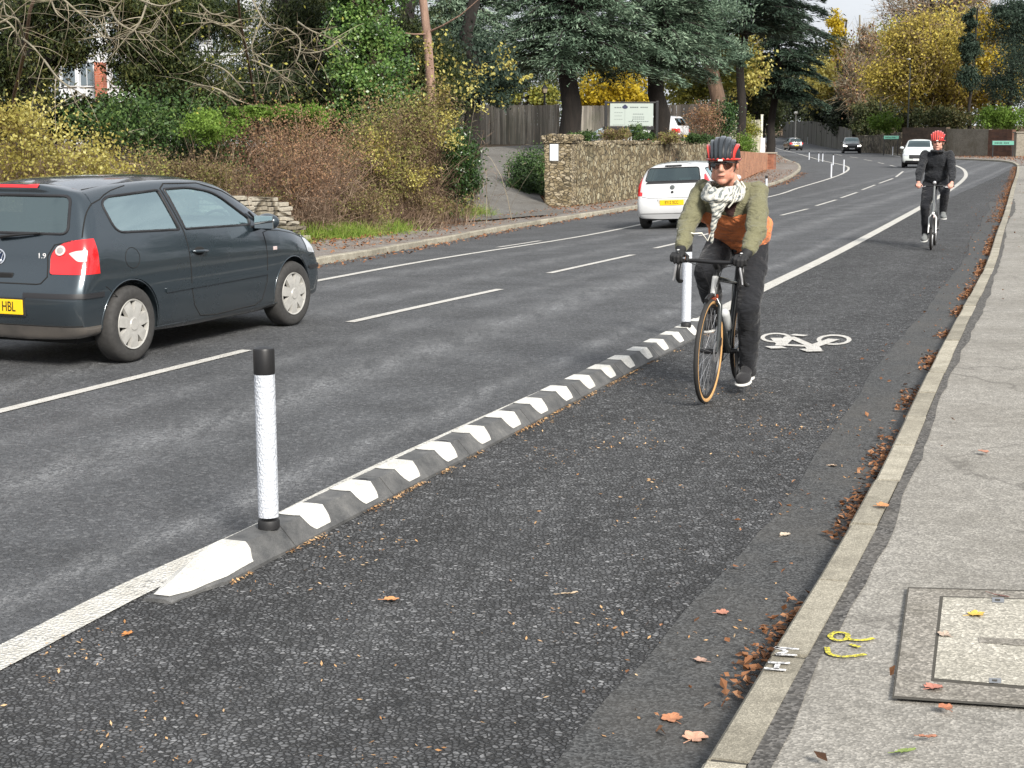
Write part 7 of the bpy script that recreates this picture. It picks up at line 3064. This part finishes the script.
shrub('bright green bush behind the low brick wall', [vol(745, 146, 9, 10, 84, .9)], [30], 90, .09, L_green, base=(xat(745, 84), 84), k=.35)
shrub('pale grey-green bush in front of the pale fence panel', [vol(748, 128, 10, 10, 98, .9)], [30], 80, .11, L_olive, base=(xat(748, 98), 98), k=.35)


def cedar(label, base_px, py_foot, Y, rpx, lean_px, fan_px, zlo_py, leafm, boughs=46, droop=.16, name='cedar_tree', tilt=0, top=13.0, n_per=520, size=.15, barkm=None, layers=None):
    """level boughs in tiers, each carrying sprays of needles that hang at the tips"""
    x0 = xat(base_px, Y)
    zf = gh(x0, Y) - .2
    r = rpx * Y / FPX
    base = (x0, Y, zf)
    o = empty(name, base, 0, label, 'tree')
    xt = xat(base_px + lean_px, Y)
    mb, pts = trunk_mb(base, (xt, Y, top), r, r * .35, .5, 14, 1.25, 14)
    reach = fan_px * Y / FPX
    zlo = zat(zlo_py, Y)
    Bs, Ns = [], []
    for b in range(boughs):
        u = (b + random.random()) / boughs
        z = zlo + .5 + (top - 1.0 - zlo) * u ** 1.15
        a = b * 2.399963 + random.uniform(-.3, .3)
        L = reach * (1 - .45 * u) * random.uniform(.62, 1.08)
        d = Vector((math.cos(a), math.sin(a), 0))
        if d.y < 0:
            L *= .85
        s = Vector((x0 + (xt - x0) * (z - zf) / (top - zf), Y, z - .1))
        P_ = []
        for i in range(7):
            t = i / 6
            P_.append(s + d * L * t + Vector((0, 0, .10 * L * math.sin(t * PI * .7) - droop * L * t ** 2.4)))
        mb.tube(P_, [max(.02, .10 * (1 - i / 7) * (.6 + L / 8)) for i in range(7)], 6, cap=False)
        # sprays: flat fans either side of the bough
        m = int(n_per * L / reach)
        t = rng.uniform(.12, 1.0, m) ** .75
        A = np.array([list(p) for p in P_])
        ii = np.minimum((t * 6).astype(int), 5)
        fr_ = (t * 6 - ii)[:, None]
        C = A[ii] * (1 - fr_) + A[ii + 1] * fr_
        side = np.array([-d.y, d.x, 0])
        w = L * .30 * np.sin(np.clip(t, .05, 1) * PI * .8) ** .6
        off = rng.normal(size=m) * w * .55
        # lumps: sprays gather in fans, leaving gaps
        ph = np.floor((t + b * .17) * 7) * 1.7
        off = np.round(off / (w * .5 + 1e-6) + np.sin(ph)) * w * .5 * .8 + rng.normal(size=m) * w * .16
        C = C + side * off[:, None]
        C[:, 2] += rng.normal(size=m) * .06 - np.abs(off) * .16 - rng.exponential(.09, m)
        Bs.append(C)
        dirs = unit(np.array(d) * 1.0 + side * np.sign(off)[:, None] * rng.uniform(.2, 1.2, (m, 1)) + rng.normal(size=(m, 3)) * .35 + np.array([0, 0, -.28]))
        Ns.append(dirs)
    C = np.concatenate(Bs)
    D = np.concatenate(Ns)
    n = unit(rng.normal(size=C.shape) * .45 + np.array([0, 0, 1.0]))
    sd = unit(np.cross(n, D))
    s = size * rng.uniform(.6, 1.5, (len(C), 1))
    V_ = np.stack([C - D * s * .9, C - sd * s * .20, C + D * s * .9, C + sd * s * .20], 1)
    for c in (mb.build('trunk', barkm or B_dark, None, smooth=60), quads('crown', V_, leafm)):
        c.parent = o
        c.location = tuple(-q for q in base)
    return o


cedar('blue-green cedar on the thick black trunk beside the gate pillar', 569, 140, 58, 11.5, 3, 118, 78, L_cedar, 74, .20, n_per=1500, size=.105, top=11)
cedar('blue-green cedar on the dark trunk right of the signboard', 657, 140, 62, 10, 2, 92, 80, L_cedar, 66, .20, n_per=1400, size=.11, top=12)
cedar('blue-green cedar at the back, above the hazel spray', 462, 140, 72, 8, 2, 95, 84, L_cedar, 66, .20, n_per=1500, size=.125, top=11.5)
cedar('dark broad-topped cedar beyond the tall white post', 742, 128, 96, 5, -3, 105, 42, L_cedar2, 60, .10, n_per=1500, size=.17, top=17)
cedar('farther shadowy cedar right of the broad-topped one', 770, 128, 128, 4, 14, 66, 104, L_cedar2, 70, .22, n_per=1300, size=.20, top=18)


def leaning():
    Y = 76.0
    x0 = xat(722, Y)
    base = (x0, Y, gh(x0, Y) - .2)
    o = empty('pine_tree', base, 0, 'leaning brown trunk with a sawn-off knot right of the second cedar', 'tree')
    mb = MB()
    P_ = [Vector(base), Vector(atY(718, 98, Y)), Vector(atY(712, 72, Y)), Vector(atY(706, 56, Y)), Vector(atY(698, 20, Y)), Vector(atY(690, -40, Y)), Vector(atY(686, -100, Y))]
    mb.tube(P_, [.42, .36, .34, .30, .24, .18, .08], 12)
    k0 = Vector(atY(711, 66, Y)) + Vector((.1, -.3, 0))
    mb.tube([k0, k0 + Vector((.25, -.15, .12))], [.17, .15], 10)
    vs = [vol(700, 45, 50, 12, Y, 2.0), vol(690, 10, 60, 20, Y, 2.4), vol(735, 60, 30, 6, Y, 1.4)]
    C, rad = clumps(vs, [30, 50, 12])
    V_, _ = leafcloud(C, rad, 150, .2, .5, .4, aspect=.3)
    for c in (mb.build('trunk', B_brown, None, smooth=60), quads('crown', V_, L_cedar)):
        c.parent = o
        c.location = tuple(-q for q in base)


leaning()


def bl_tree(label, px, Y, rpx, vols, per, n, size, leafm, top=None, barkm=None, limbs=26, twigs=0, foot=None, **kw):
    x = xat(px, Y)
    zt = zat(top if top is not None else 0, Y)
    return tree(label, (x, Y, gh(x, Y) - .2), (x + random.uniform(-.4, .4), Y, zt), rpx * Y / FPX, rpx * Y / FPX * .4, vols, per, n, size, leafm, barkm or B_dark, limbs=limbs, twigs=twigs, **kw)


g_y = 'autumn trees beyond the fences'
bl_tree('yellow-leaved tree behind the driveway fence, left of the first cedar', 520, 92, 2, [vol(505, 92, 26, 14, 92), vol(545, 96, 18, 10, 92)], [30, 20], 70, .2, L_olive, 60)
bl_tree('bright yellow tree behind the fence between the two cedar trunks', 612, 96, 2, [vol(612, 84, 34, 22, 96), vol(590, 100, 16, 10, 96), vol(638, 100, 14, 10, 95)], [50, 14, 14], 85, .2, L_gold, 50, group=g_y)
bl_tree('green-yellow tree behind the short fence panel, right of the second cedar trunk', 690, 100, 2, [vol(688, 88, 24, 18, 100), vol(725, 60, 22, 30, 100)], [34, 40], 90, .2, L_olive, 40)
bl_tree('yellow tree glimpsed under the dark broad-topped cedar', 745, 125, 2, [vol(742, 66, 24, 32, 125), vol(720, 50, 14, 14, 125)], [44, 16], 80, .26, L_gold if 0 else L_yellow, 30)
bl_tree('olive undergrowth tree beyond the tall white post', 762, 135, 2, [vol(760, 112, 22, 24, 135), vol(735, 104, 20, 16, 130)], [34, 24], 120, .26, L_wood, 60)
bl_tree('round yellow tree overhanging the far fence', 834, 204, 3, [vol(830, 84, 26, 22, 204), vol(815, 94, 14, 12, 204), vol(844, 98, 12, 12, 204)], [54, 18, 16], 110, .34, L_yellow, 60)
bl_tree('tall narrow yellow tree at the edge of the dark cedar', 840, 208, 2, [vol(836, 28, 9, 16, 208), vol(840, 52, 7, 14, 208), vol(834, 66, 9, 9, 208)], [26, 18, 12], 70, .3, L_gold, 20)
bl_tree('grey leafless tree left of the big beech', 858, 175, 2, [vol(858, 75, 18, 45, 175), vol(870, 40, 10, 20, 175)], [50, 16], 34, .28, L_brown, 15, barkm=B_pale, limbs=60, twigs=1300, twigm=B_twig2)
bl_tree('big spreading beech in yellow-brown leaf above the brick wall', 942, 140, 3.5, [vol(930, 62, 50, 40, 140, 5), vol(900, 76, 34, 30, 140, 4), vol(960, 92, 34, 22, 140, 4), vol(912, 35, 28, 18, 142, 3)], [130, 70, 60, 40], 120, .23, L_beech, 30, limbs=90, twigs=1500, twigm=B_twig, k=.24)
bl_tree('orange-yellow tree right of the slim dark conifer', 990, 138, 2.5, [vol(992, 26, 18, 18, 138, 3), vol(984, 60, 16, 18, 138, 3), vol(1000, 90, 22, 14, 136, 3)], [40, 34, 26], 55, .26, L_gold, 20, limbs=40, twigs=1200)
bl_tree('tall bare-topped tree with thin brown twigs behind the beech', 935, 190, 2, [vol(930, 10, 46, 24, 190, 6), vol(965, 0, 30, 20, 190, 5)], [90, 50], 16, .3, L_brown, -10, limbs=110, twigs=2600, twigm=B_twig2)
bl_tree('slim dark conifer between the beech and the orange-yellow tree', 970, 134, 2, [vol(970, 22, 6, 16, 134), vol(970, 50, 9, 18, 134), vol(970, 78, 11, 14, 134)], [22, 34, 34], 110, .24, L_cedar2, 8, aspect=.35, droop=.6)
bl_tree('dark conifer filling the right edge above the wall', 1012, 124, 3, [vol(1016, 70, 22, 34, 124, 2.5), vol(1018, 20, 16, 24, 124, 2), vol(995, 88, 18, 12, 124, 2)], [60, 30, 16], 120, .22, L_cedar2, 0, aspect=.35, droop=.6)
bl_tree('dark holly-like evergreen behind the black oncoming car', 880, 168, 2.5, [vol(868, 118, 14, 20, 168), vol(884, 105, 12, 16, 170)], [40, 26], 120, .24, L_wood, 90)
bl_tree('dark evergreen behind the street lamp column', 908, 150, 2.5, [vol(908, 118, 15, 14, 150), vol(922, 108, 16, 12, 152)], [36, 26], 120, .22, L_wood, 100)
shrub('yellow-green laurel hedge above the faint nameplate', [vol(885, 122, 14, 9, 146, 1.5)], [44], 80, .2, L_green, base=(xat(885, 146), 146))
shrub('bright green laurel hedge over the brown brick wall', [vol(1003, 118, 26, 10, 122, 1.5)], [60], 90, .17, L_laurel if 0 else L_green, base=(xat(1003, 122), 122))
shrub('dark evergreen hedge along the top of the dark brick wall', [vol(945, 118, 30, 10, 134, 1.5)], [60], 90, .19, L_wood, base=(xat(945, 134), 134))
for i, (a, Y, b_, rx, ry) in enumerate(((776, 300, 104, 18, 24), (812, 255, 98, 20, 26), (832, 215, 112, 18, 16), (855, 195, 108, 14, 20))):
    lbs = ('dark tree over the far end of the road, left of the small lamp column', 'dark tree behind the farthest stretch of fence', 'dark tree behind the middle of the long weathered fence', 'dark tree behind the right end of the long weathered fence')
    bl_tree(lbs[i], a, Y, 2.2, [vol(a, b_, rx, ry, Y), vol(a + 6, b_ - 30, rx, ry, Y)], [70, 60], 150, .34, L_wood2, 40, group='dark trees over the far road')

bl_tree('olive-yellow tree filling in behind the grey leafless tree', 888, 182, 2.5, [vol(885, 62, 30, 34, 182, 4), vol(872, 95, 24, 18, 182, 3)], [80, 40], 90, .30, L_olive, 30, limbs=40)
bl_tree('golden-brown tree behind the beech, its crown reaching the top edge', 958, 176, 2.5, [vol(952, 42, 44, 36, 176, 5), vol(1000, 60, 30, 40, 176, 4)], [100, 70], 80, .30, L_beech, 10, limbs=60)
bl_tree('dark evergreen overhanging the top right corner', 1030, 118, 3, [vol(1022, 30, 30, 34, 118, 2.5), vol(1004, 8, 20, 12, 118, 2)], [70, 24], 130, .2, L_cedar2, -10, aspect=.35, droop=.6)
bl_tree('dark yew closing the gap behind the far fence and the black oncoming car', 850, 186, 2.2, [vol(848, 112, 20, 20, 186, 3), vol(868, 124, 16, 12, 180, 2)], [60, 40], 130, .28, L_wood2, 90)

# far woodland, one mass
def woods():
    C, rad = [], []
    specs = []
    for px in range(395, 1090, 11):
        Y = 235 + 30 * math.sin(px * .05)
        top = 70 if px < 840 else (38 if px < 900 else 22)
        if 846 < px < 896:
            top = 46
        top += random.uniform(-10, 10)
        specs.append((px, Y, top))
    vs, per = [], []
    for px, Y, top in specs:
        for py in range(int(top), 136, 11):
            vs.append(vol(px + random.uniform(-5, 5), py + random.uniform(-4, 4), 9, 8, Y + random.uniform(-8, 8), 4))
            per.append(3)
    for px in range(-120, 400, 16):          # behind the house on the left
        for py in range(-30, 110, 14):
            if random.random() < .8:
                vs.append(vol(px, py, 12, 9, 120 + random.uniform(-8, 8), 2.5))
                per.append(3)
    C, rad = clumps(vs, per, .6)
    V_, _ = leafcloud(C, rad, 62, .42, .55, .9)
    o = quads('woodland', V_, L_wood)
    tag(o, 'dark mixed woodland closing the view behind the trees', kind='stuff')


woods()

# ---- house behind the bank ---------------------------------------------------------------
def house():
    Y = 52.0
    M_wh = plain('white_render', (.50, .52, .54), .8, var=.08, scale=1)
    M_br = bricks('house_brick', (.42, .13, .07), (.32, .10, .06), (.35, .3, .25))
    M_pane = plain('window_pane', (.10, .13, .15), .1, coat=1)
    x0, x1 = xat(62, Y), xat(255, Y)
    zb = gh((x0 + x1) / 2, Y)
    o = empty('house', (x0, Y, zb), 0, 'white rendered house glimpsed through the trees on the left', 'house')
    W = x1 - x0
    H_ = 7.0
    MB().box((W / 2, 2.5, H_ / 2), (W, 5, H_)).build('wall', M_wh, o)
    # upper storey in tan render over part of the front
    MB().box((W * .58, -.25, zat(22, Y) - zb), (2.8, .5, .7)).build('balcony_band', plain('tan_timber', (.34, .24, .15), .8), o)
    MB().box((xat(105, Y) - x0, -.25, (zat(63, Y) - zb) / 2), (.27, .5, zat(63, Y) - zb)).build('brick_pier', M_br, o)
    for px in (72, 90, 122, 138, 196, 222, 238):
        for py in (74, 38, 8):
            x = xat(px, Y) - x0
            w = MB()
            w.box((x, -.03, zat(py, Y) - zb), (.48, .08, .85))
            f = w.build('window', M_wh, o)
            for s in (-1, 1):
                MB().box((x + s * .11, -.078, zat(py, Y) - zb), (.19, .02, .74)).build('pane', M_pane, f)
    rf = MB()
    rf.add([(-.4, -.5, H_), (W + .4, -.5, H_), (W + .4, 2.5, H_ + 2.4), (-.4, 2.5, H_ + 2.4), (-.4, 5.5, H_), (W + .4, 5.5, H_)], [(0, 1, 2, 3), (3, 2, 5, 4), (0, 3, 4), (1, 5, 2), (0, 4, 5, 1)])
    r = rf.build('roof', plain('slate_roof', (.10, .10, .11), .7), o)
    MB().box((W * .3, 2.6, H_ + 2.6), (.8, .6, 1.6)).build('chimney', M_br, r)


house()

# ---- ground cover ------------------------------------------------------------------------
def scatter_strip(Q, lo, hi, n, h, power=1.0, sgn=1, jit=.08):
    nn = normals2(Q)
    i = rng.integers(0, len(Q) - 1, n)
    f = rng.uniform(0, 1, (n, 1))
    off = lo + (hi - lo) * rng.uniform(0, 1, n) ** power
    P = Q[i] * (1 - f) + Q[i + 1] * f + nn[i] * (off * sgn)[:, None] + rng.normal(size=(n, 2)) * jit
    return P


def curled(P, size, jit=.4, lift=.012):
    """fallen leaves: cupped, folded along the midrib, as two quads each"""
    n = len(P)
    nrm = unit(rng.normal(size=(n, 3)) * .35 + np.array([0, 0, 1.0]))
    t = unit(np.cross(nrm, rng.normal(size=(n, 3))))
    b = np.cross(nrm, t)
    s = size * (1 + jit * rng.uniform(-1, 1, (n, 1)))
    c = rng.uniform(.05, .35, (n, 1))
    up = nrm * s * c
    P = P + np.array([0, 0, lift])
    a0, a1 = P - t * s * .5, P + t * s * .5 + up * .3
    m0 = P
    l0, r0_ = P + b * s * .36 + up * .6 - t * s * .05, P - b * s * .36 + up * .6 - t * s * .05
    m1 = P + t * s * .12
    return np.concatenate([np.stack([a0, l0, a1, m1], 1), np.stack([a0, m1, a1, r0_], 1)])


def on_ground(P, f, dz):
    return np.stack([P[:, 0], P[:, 1], np.array([f(x, y) for x, y in P]) + dz], 1)


def dR2(P):
    return (P[:, 0] - np.interp(P[:, 1], RKq[:, 1], RKq[:, 0])) * .94


near = RKq[(RKq[:, 1] > 2.5) & (RKq[:, 1] < 60)]
P = scatter_strip(near, -.13, -.004, 15000, 0, .55, 1, .012)
mod = np.array([mnoise.noise(Vector((p[0] * .9, p[1] * .9, 3))) for p in P]) + rng.uniform(-.35, .35, len(P))
P = P[mod > .16]
P = P[dR2(P) < .004]
Q_ = curled(on_ground(P, hgt, .008), .029, .7)
P2_ = scatter_strip(near, -.9, -.1, 420, 0, .4, 1)
Q2_ = curled(on_ground(P2_, hgt, .006), .026, .6)
far_ = RKq[(RKq[:, 1] > 30)]
P3_ = scatter_strip(far_, -.30, .0, 2300, 0, .6, 1, .03)
Q3_ = curled(on_ground(P3_, hgt, .008), .040, .4)
P4_ = scatter_strip(near, .13, 1.6, 70, 0, 1.4, 1)
Q4_ = curled(on_ground(P4_, hgt, .092), .035, .5)
o = quads('leaf_litter', np.concatenate([Q_, Q2_, Q3_, Q4_]), L_litter)
tag(o, 'brown fallen leaves lying along the gutter and kerb', kind='stuff')
# flecks of bark and seed on the near tarmac
sepQ = np.array([[start.x, start.y] + 0 * np.array([0, 0]), [start.x + axis.x * total, start.y + axis.y * total]])
sp = sepQ[0] + (sepQ[1] - sepQ[0]) * rng.uniform(0, 1, (2600, 1)) + np.array([nrm2.x, nrm2.y]) * (HW + .004 + rng.exponential(.016, (2600, 1)))
sp = sp[np.array([mnoise.noise(Vector((p[0] * 3, p[1] * 3, 1))) for p in sp]) > -.1]
n = 11000
Pf = np.stack([rng.uniform(-2.2, 2.2, n), rng.uniform(3.8, 11, n)], 1)
Pf = Pf[(Pf[:, 0] * .94 - Pf[:, 1] * .344) > -3.3]
Pf = Pf[(Pf[:, 0] * .94 - Pf[:, 1] * .344) < -1.0]
md = np.array([mnoise.noise(Vector((p[0] * 2.3, p[1] * 1.6, 9))) + .6 * mnoise.noise(Vector((p[0] * 9, p[1] * 7, 2))) for p in Pf]) + rng.uniform(-.25, .25, len(Pf))
Pf = Pf[md > .30]
Pf = np.concatenate([Pf, sp])
o = quads('leaf_fragments', leaf_quads(on_ground(Pf, hgt, .008), .014, aspect=.4, nrm=np.array([0, 0, 3.0]), spread=.9, jit=.8), L_frag)
tag(o, 'tiny brown leaf fragments scattered over the chipped asphalt', kind='stuff')
# litter and grass along the left verge
lk = LKq[(LKq[:, 1] > 14) & (LKq[:, 1] < 80)]
P = scatter_strip(lk, .1, 2.6, 9000, 0, .6, -1)
P = P[rng.uniform(0, 1, len(P)) < .9]
P5 = scatter_strip(lk, -.45, -.02, 2200, 0, 1, -1)
o = quads('leaf_litter', np.concatenate([curled(on_ground(scatter_strip(lk, 1.5, 3.4, 9000, 0, .9, -1), lambda x, y: max(gh(x, y), hgt(x, y) + .12), .01), .065, .5),
                                         curled(on_ground(scatter_strip(lk, .15, 1.6, 2200, 0, .9, -1), lambda x, y: hgt(x, y) + .11, .008), .055, .5),
                                         curled(on_ground(P5, hgt, .006), .05, .5)]), L_litter)
tag(o, 'orange-brown fallen leaves along the left pavement', kind='stuff')
wfar = RKFq
P6 = np.concatenate([scatter_strip(wfar, .2, 7.0, 9000, 0, 1, -1), scatter_strip(LKFq, .1, 2.4, 3000, 0, 1, -1)])
P6 = np.concatenate([scatter_strip(wfar, .2, 7.0, 9000, 0, .8, 1) if True else P6, scatter_strip(LKFq, -.1, -6.0, 6000, 0, .8, 1)])
o = quads('leaf_litter', curled(on_ground(P6, lambda x, y: hgt(x, y) + .14, .01), .10, .4), L_litter)
tag(o, 'brown fallen leaves carpeting the verges of the far bend', kind='stuff')


def grass(Pc, n, rad, h, name, label):
    i = rng.integers(0, len(Pc), n)
    P = Pc[i] + rng.normal(size=(n, 2)) * rad
    B = on_ground(P, lambda x, y: max(gh(x, y), hgt(x, y) + .08), 0)
    D = unit(rng.normal(size=(n, 3)) * .45 + np.array([0, 0, 1.0]))
    Q, _ = strand_quads(B, D, rng.uniform(.5, 1.2, n) * h, .012, 3, .5, .4)
    tag(quads(name, Q, L_grass), label, kind='stuff')


gp = [G(px, py, gh)[:2] for px, py in ((300, 232), (318, 236), (335, 236), (352, 234), (372, 232), (385, 228), (440, 216), (455, 214), (466, 213), (290, 215), (270, 205), (310, 222), (285, 200), (255, 196))]
grass(np.array(gp), 16000, .32, .30, 'grass', 'bright green grass tufts at the foot of the thicket')
lk2 = LKq[(LKq[:, 1] > 14) & (LKq[:, 1] < 28)]
grass(scatter_strip(lk2, 2.3, 4.8, 500, 0, 1, -1), 22000, .3, .24, 'rough_grass', 'rough grass and weeds on the bank behind the left pavement')


# ---- single fallen leaves ----------------------------------------------------------------
def fallen_leaf(px, py, size, col, label, lobes=5, on_pave=False, rot=0.0, aspect=1.0, curl=.25):
    dz = (.088 + .012) if on_pave else .006
    x, y, z = G(px, py, hgt, dz)
    col = (col[0] * .82, col[1] * .85, col[2] * .95)
    m = plain('leaf_' + ('yellow' if col[1] > .35 else 'orange'), col, .7, var=.3, scale=40)
    n = 26
    vs = [(0, 0, 0)]
    for i in range(n):
        a = 2 * PI * i / n
        r = size * .5 * (.62 + .38 * abs(math.cos(a * lobes / 2)) ** .7) * random.uniform(.85, 1.1)
        u, v = r * math.cos(a), r * math.sin(a) * aspect
        vs.append((u, v, curl * (abs(v) * .6 + .25 * abs(u)) + random.uniform(0, .004)))
    vs2 = [(a, b, c + .0012) for a, b, c in vs]
    fs = [(0, 1 + i, 1 + (i + 1) % n) for i in range(n)]
    fs2 = [(n + 1, n + 2 + (i + 1) % n, n + 2 + i) for i in range(n)]
    mb = MB().add(vs + vs2, fs + fs2)
    mb.tube([(-size * .1, 0, .002), (-size * .75, size * .1, .004)], .0012, 4)
    o = mb.build('fallen_leaf', m)
    o.location = (x, y, z)
    o.rotation_euler = (random.uniform(-.1, .1), random.uniform(-.1, .1), rot)
    tag(o, label, 'leaf', 'single fallen leaves')


fallen_leaf(391, 600, .065, (.62, .28, .10), 'pale orange leaf alone on the cycle lane in front of the separator', rot=.3)
fallen_leaf(128, 634, .042, (.50, .20, .05), 'small orange leaf just below the near tip of the separator', rot=1.2)
fallen_leaf(569, 594, .085, (.48, .36, .22), 'long thin curled straw-coloured leaf on the cycle lane', 2, rot=.5, aspect=.22)
fallen_leaf(671, 719, .070, (.48, .20, .09), 'brown-orange leaf near the bottom edge, on the smooth tarmac strip', rot=2.2)
fallen_leaf(695, 738, .080, (.60, .33, .20), 'largest pale brown leaf in the gutter at the bottom edge', rot=1.0)
fallen_leaf(723, 613, .052, (.46, .20, .12), 'reddish-brown leaf left of the white-sprayed kerb stone', rot=.2)
fallen_leaf(700, 661, .050, (.40, .25, .17), 'dull brown leaf on the smooth strip below the reddish one', rot=2.9)
fallen_leaf(785, 535, .055, (.60, .48, .33), 'pale buff leaf on the dark gutter strip', rot=.9)
fallen_leaf(883, 506, .065, (.52, .24, .09), 'orange leaf on the pavement close behind the kerb', 5, True, .4)
fallen_leaf(984, 452, .060, (.42, .20, .12), 'brown leaf out on the middle of the pavement', 5, True, 1.7)
fallen_leaf(976, 615, .062, (.72, .46, .08), 'yellow leaf lying on the concrete inspection cover', 5, True, .2)
fallen_leaf(944, 635, .045, (.45, .34, .24), 'small beige leaf at the left edge of the inspection cover', 4, True, 2.4)
fallen_leaf(934, 688, .062, (.50, .20, .13), 'pinkish-brown leaf at the lower left corner of the inspection cover', 5, True, .7)
fallen_leaf(945, 708, .050, (.45, .17, .08), 'red-brown leaf just below the inspection cover', 4, True, 2.0)
fallen_leaf(928, 737, .052, (.36, .15, .08), 'thin dark red leaf on the pavement near the bottom edge', 2, True, .1, .35)
fallen_leaf(905, 752, .062, (.20, .26, .06), 'green leaf on the pavement at the bottom edge', 4, True, .2, .5)
fallen_leaf(833, 466, .050, (.55, .40, .26), 'buff leaf beside the gutter, level with the orange pavement leaf', rot=.3)
fallen_leaf(1000, 596, .07, (.18, .08, .06), 'dark twig-like stalk at the top edge of the inspection cover', 2, True, -.4, .15)


# ---- right-hand hedge and trees beyond the pavement (mirrored in the cars) ---------------
def side_hedge():
    vs, per = [], []
    for y in np.arange(-6, 86, 1.1):
        x = -.75 + .341 * y + 3.25 / .946 + 1.0
        for z in (.5, 1.3, 2.1):
            vs.append((x, y, gh(x, y) + z, .55, .7, .5))
            per.append(5)
    C, rad = clumps(vs, per, .5)
    V_, _ = leafcloud(C, rad, 34, .10, .7, .9)
    tag(quads('hedge', V_, L_laurel), 'tall evergreen hedge along the back of the right-hand pavement', 'hedge')


side_hedge()
for i, (x, y) in enumerate(((17.5, 16), (22, 30), (26, 46), (14, 2))):
    tree(('evergreen oak behind the right-hand hedge, nearest the front cyclist', 'second evergreen oak behind the right-hand hedge', 'third evergreen oak behind the right-hand hedge', 'evergreen oak behind the right-hand hedge, level with the photographer')[i],
         (x, y, gh(x, y) - .1), (x, y, 6), .3, .15, [(x, y, 6.0, 3.4, 3.4, 2.6), (x + 1, y + 2, 4.2, 2.6, 2.6, 1.8)], [60, 30], 60, .26, L_wood, B_dark, group='evergreen oaks behind the hedge')
# ------------------------------------------------------------------ camera and light
cam = bpy.data.cameras.new('camera')
cam.lens = FPX * 36 / 1024
cam.sensor_width = 36
cam.clip_start = .05
cam.clip_end = 6000
co = bpy.data.objects.new('camera', cam)
COL.objects.link(co)
co.location = (0, 0, CAMH)
co.rotation_euler = (PI / 2 - PIT, 0, 0)
scene.camera = co

SUN_EL, SUN_AZ = 34, 155          # azimuth clockwise from +Y: behind the camera, to the right
sl = bpy.data.lights.new('sun', 'SUN')
sl.energy = 4.0
sl.angle = R(16)
sl.color = (1.0, .95, .875)
so = bpy.data.objects.new('sun', sl)
COL.objects.link(so)
so.rotation_euler = (R(90 - SUN_EL), 0, R(180 - SUN_AZ) )
d = Vector((math.sin(R(SUN_AZ)) * math.cos(R(SUN_EL)), math.cos(R(SUN_AZ)) * math.cos(R(SUN_EL)), math.sin(R(SUN_EL))))
so.rotation_euler = d.to_track_quat('Z', 'Y').to_euler()
w = bpy.data.worlds.new('World')
scene.world = w
w.use_nodes = True
t = w.node_tree
bg = t.nodes['Background']
sky = t.nodes.new('ShaderNodeTexSky')
sky.sky_type = 'NISHITA'
sky.sun_disc = False
sky.sun_elevation = R(SUN_EL)
sky.sun_rotation = R(SUN_AZ)
sky.air_density = 1.0
sky.dust_density = 4.0
sky.ozone_density = 1.0
tc = t.nodes.new('ShaderNodeTexCoord')
mp = t.nodes.new('ShaderNodeMapping')
mp.inputs['Scale'].default_value = (1, 1, 2.6)
t.links.new(tc.outputs['Generated'], mp.inputs[0])
cn = t.nodes.new('ShaderNodeTexNoise')
cn.inputs['Scale'].default_value = 2.2
cn.inputs['Detail'].default_value = 8
cn.inputs['Roughness'].default_value = .6
t.links.new(mp.outputs[0], cn.inputs['Vector'])
cr = t.nodes.new('ShaderNodeValToRGB')
cr.color_ramp.elements[0].position = .36
cr.color_ramp.elements[0].color = (.72, .72, .72, 1)
cr.color_ramp.elements[1].position = .56
cr.color_ramp.elements[1].color = (1, 1, 1, 1)
t.links.new(cn.outputs[0], cr.inputs[0])
mx = t.nodes.new('ShaderNodeMix')
mx.data_type = 'RGBA'
t.links.new(cr.outputs[0], mx.inputs[0])
t.links.new(sky.outputs[0], mx.inputs[6])
mx.inputs[7].default_value = (7.4, 7.7, 8.2, 1)
t.links.new(mx.outputs[2], bg.inputs[0])
bg.inputs[1].default_value = .075
scene.view_settings.view_transform = 'Standard'
scene.view_settings.look = 'None'
scene.view_settings.exposure = 0.78
scene.view_settings.gamma = 1
scene.cycles.max_bounces = 6
scene.cycles.diffuse_bounces = 3
scene.cycles.glossy_bounces = 3
scene.cycles.transparent_max_bounces = 8
scene.cycles.transmission_bounces = 3
scene.cycles.use_denoising = True
scene.cycles.caustics_reflective = False
scene.cycles.caustics_refractive = False
